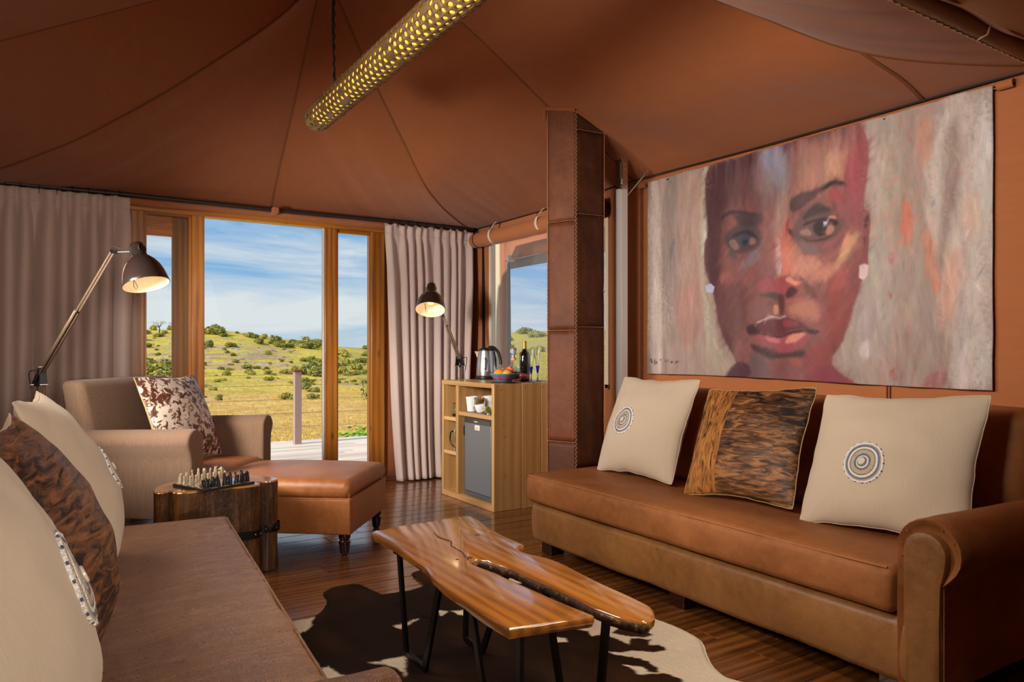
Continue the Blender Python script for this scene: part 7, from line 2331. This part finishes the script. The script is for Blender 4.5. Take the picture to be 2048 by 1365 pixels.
def brush(n, box, ln, wd, ang0, angs, alpha, jit, ok=None):
    """short bristle strokes that pick up the paint under them"""
    for _ in range(n):
        ci = RSP.uniform(box[0], box[1]) / PAINT_W * (NUX - 1); cj = RSP.uniform(box[2], box[3]) / PAINT_H * (NVX - 1)
        a0, b0 = int(cj), int(ci)
        if not (0 <= a0 < NVX and 0 <= b0 < NUX): continue
        if ok is not None and not ok[a0, b0]: continue
        le = RSP.uniform(*ln); wi = RSP.uniform(*wd); th = ang0 + RSP.uniform(-angs, angs)
        R_ = int(le + wi) + 2
        j0, j1, i0, i1 = max(0, a0 - R_), min(NVX, a0 + R_ + 1), max(0, b0 - R_), min(NUX, b0 + R_ + 1)
        jj, ii_ = np.mgrid[j0:j1, i0:i1]
        p = (ii_ - ci) * math.cos(th) + (jj - cj) * math.sin(th); q = -(ii_ - ci) * math.sin(th) + (jj - cj) * math.cos(th)
        m_ = np.clip(1.3 - np.abs(p) / le, 0, 1) * np.clip(1.3 - np.abs(q) / wi, 0, 1)
        m_ = m_ * alpha * (0.55 + 0.45 * np.sin(q * 2.7 + RSP.uniform(0, 6)))
        cc_ = np.clip(img[a0, b0] * (1 + RSP.normal(0, jit)) * (1 + RSP.normal(0, jit * 0.35, 3)), 0.002, 1)
        m_ = np.clip(m_, 0, 1)[..., None]
        img[j0:j1, i0:i1] = img[j0:j1, i0:i1] * (1 - m_) + cc_ * m_


face_poly = PRINT[29][0]
inface = seg_dist(uu, vv, face_poly) < -0.012
for ip, (poly, c, soft) in enumerate(PRINT):
    if ip == 29:
        brush(1700, (0, PAINT_W, 0, PAINT_H), (8, 28), (1.5, 4.0), PI / 2, 0.18, 0.65, 0.17)
        brush(500, (1.3, PAINT_W, 0, PAINT_H), (4, 12), (1.0, 2.5), PI / 2, 0.5, 0.7, 0.22)
    if ip == 53:
        brush(2600, (0.4, 1.55, 0, PAINT_H), (6, 18), (1.6, 4.0), 0.9, 0.5, 0.7, 0.14, inface)
        brush(700, (0.4, 1.55, 0.85, PAINT_H), (10, 24), (1.6, 4.0), PI / 2, 0.15, 0.7, 0.16, inface)
    soft *= 1.1
    for _ in range(2 if soft > 2 else 0):      # round the corners of each stroke
        poly = [q for (a_, b_) in zip(poly, poly[1:] + poly[:1]) for q in ((a_[0] * .75 + b_[0] * .25, a_[1] * .75 + b_[1] * .25), (a_[0] * .25 + b_[0] * .75, a_[1] * .25 + b_[1] * .75))]
    xs_ = [p[0] for p in poly]; ys_ = [p[1] for p in poly]
    s_m = soft * PXM
    mg_ = s_m * 2 + 0.02
    i0 = max(0, int((min(xs_) - mg_) / PAINT_W * (NUX - 1))); i1 = min(NUX, int((max(xs_) + mg_) / PAINT_W * (NUX - 1)) + 2)
    j0 = max(0, int((min(ys_) - mg_) / PAINT_H * (NVX - 1))); j1 = min(NVX, int((max(ys_) + mg_) / PAINT_H * (NVX - 1)) + 2)
    if i1 <= i0 or j1 <= j0: continue
    sl = (slice(j0, j1), slice(i0, i1))
    k_ = min(1.0, soft / 4.0)
    d = seg_dist(uu[sl] * (1 - k_) + wu[sl] * k_, vv[sl] * (1 - k_) + wv[sl] * k_, poly)
    a = np.clip(0.5 - d / (2 * s_m) + (dry_[sl] * 0.18 if soft > 2.5 else 0), 0, 1)
    a = (a * a * (3 - 2 * a) * 0.93)
    if ip < 29: a = a * np.clip(0.92 + 0.8 * dry_[sl] + 0.4 * stk[sl], 0.2, 1)
    a = a[..., None]
    img[sl] = img[sl] * (1 - a) + lin(c) * a
# loose brushwork
br1 = fbm((uu + vv * 0.6) * 2.0, (vv - uu * 0.6) * 0.5, 24, 31, 3)
br2 = fbm(uu * 2.5, vv * 0.6, 30, 37, 3)
facem = np.clip(1 - np.abs((uu - 0.98) / 0.60) ** 6, 0, 1)
brush(1500, (0.4, 1.55, 0, PAINT_H), (3, 8), (0.9, 2.0), 0.8, 0.7, 0.5, 0.13, inface)
img *= (1 + 0.12 * br1 * facem + 0.16 * br2 * (1 - facem))[..., None]
spk = np.clip((fbm(uu, vv, 75, 43, 2) - 0.12) * 3.0, 0, 1) * np.clip(fbm(uu * 1.5, vv * 0.6, 3.5, 47, 3) * 2 + 0.2, 0, 1) * (1 - facem)
warm = np.where((uu > 1.0)[..., None], lin((196, 118, 96)), lin((206, 196, 190)))
img = img * (1 - 0.42 * spk[..., None]) + warm * 0.42 * spk[..., None]
img = np.clip(img, 0.003, 1)
fold = np.sin(uu * 23 + 1.2 * np.sin(uu * 7)) * 0.004 + fbm(uu, vv * 0.3, 5, 53, 3) * 0.008
top_ = np.clip((vv - PAINT_H + 0.16) / 0.16, 0, 1)
gath = fbm(uu, vv * 0.12, 26, 59, 2) * 0.008 * top_
left_ = 0.016 * np.exp(-((uu - 0.13 - 0.05 * (PAINT_H - vv)) / 0.035) ** 2) * np.clip(1 - vv / 1.2, 0, 1) - 0.010 * np.exp(-((uu - 0.06) / 0.04) ** 2) * (1 - top_)
CXx = 3.312 - np.maximum(-0.014, fold + gath + left_) - 0.002
CYy = TAP_Y - uu + 0.004 * fbm(uu, vv, 4, 63, 2) * (np.abs(uu - PAINT_W / 2) > PAINT_W * 0.45)
CZz = TAP_Z + vv + 0.010 * np.sin(uu * 2.1 + 0.6) * (1 - vv / PAINT_H) + 0.003 * fbm(uu, vv, 12, 67, 2) * top_
m = MB()
m.v = list(map(tuple, np.stack([CXx, CYy, CZz], -1).reshape(-1, 3)))
m.f = [(j * NUX + i, (j + 1) * NUX + i, (j + 1) * NUX + i + 1, j * NUX + i + 1) for j in range(NVX - 1) for i in range(NUX - 1)]
m.f = [f[::-1] for f in m.f]
m.attrs['tone'] = ('FLOAT_COLOR', np.concatenate([img.reshape(-1, 3), np.ones((NUX * NVX, 1))], 1))
mp_ = Mat('painted_canvas_print')
wv1 = mp_.noise(mp_.co((1, 700, 160)), 1.0, 2); wv2 = mp_.noise(mp_.co((1, 160, 700)), 1.0, 2)
mp_.set(Base_Color=mp_.attr('tone').outputs['Color'], Roughness=0.55, Normal=mp_.bump(mp_.math('ADD', wv1, wv2), 0.35, 0.002))
m.build('painted_cloth', mp_.m, tp, angle=0, solid=0.002)
m = MB(); m.tube([(3.3225, TAP_Y + 0.035, TAP_Z + PAINT_H - 0.014), (3.3225, TAP_Y - PAINT_W - 0.075, TAP_Z + PAINT_H - 0.014)], 0.0075, 12); m.build('hanging_rod', M_DKWOOD, tp)
for yy in (TAP_Y + 0.05, TAP_Y - PAINT_W - 0.045):
    m = MB(); m.tube([(3.318, yy + 0.03, TAP_Z + PAINT_H - 0.010), (3.318, yy - 0.03, TAP_Z + PAINT_H - 0.010)], 0.018, 16); m.build('rod_sleeve', M_CANVAS, tp)
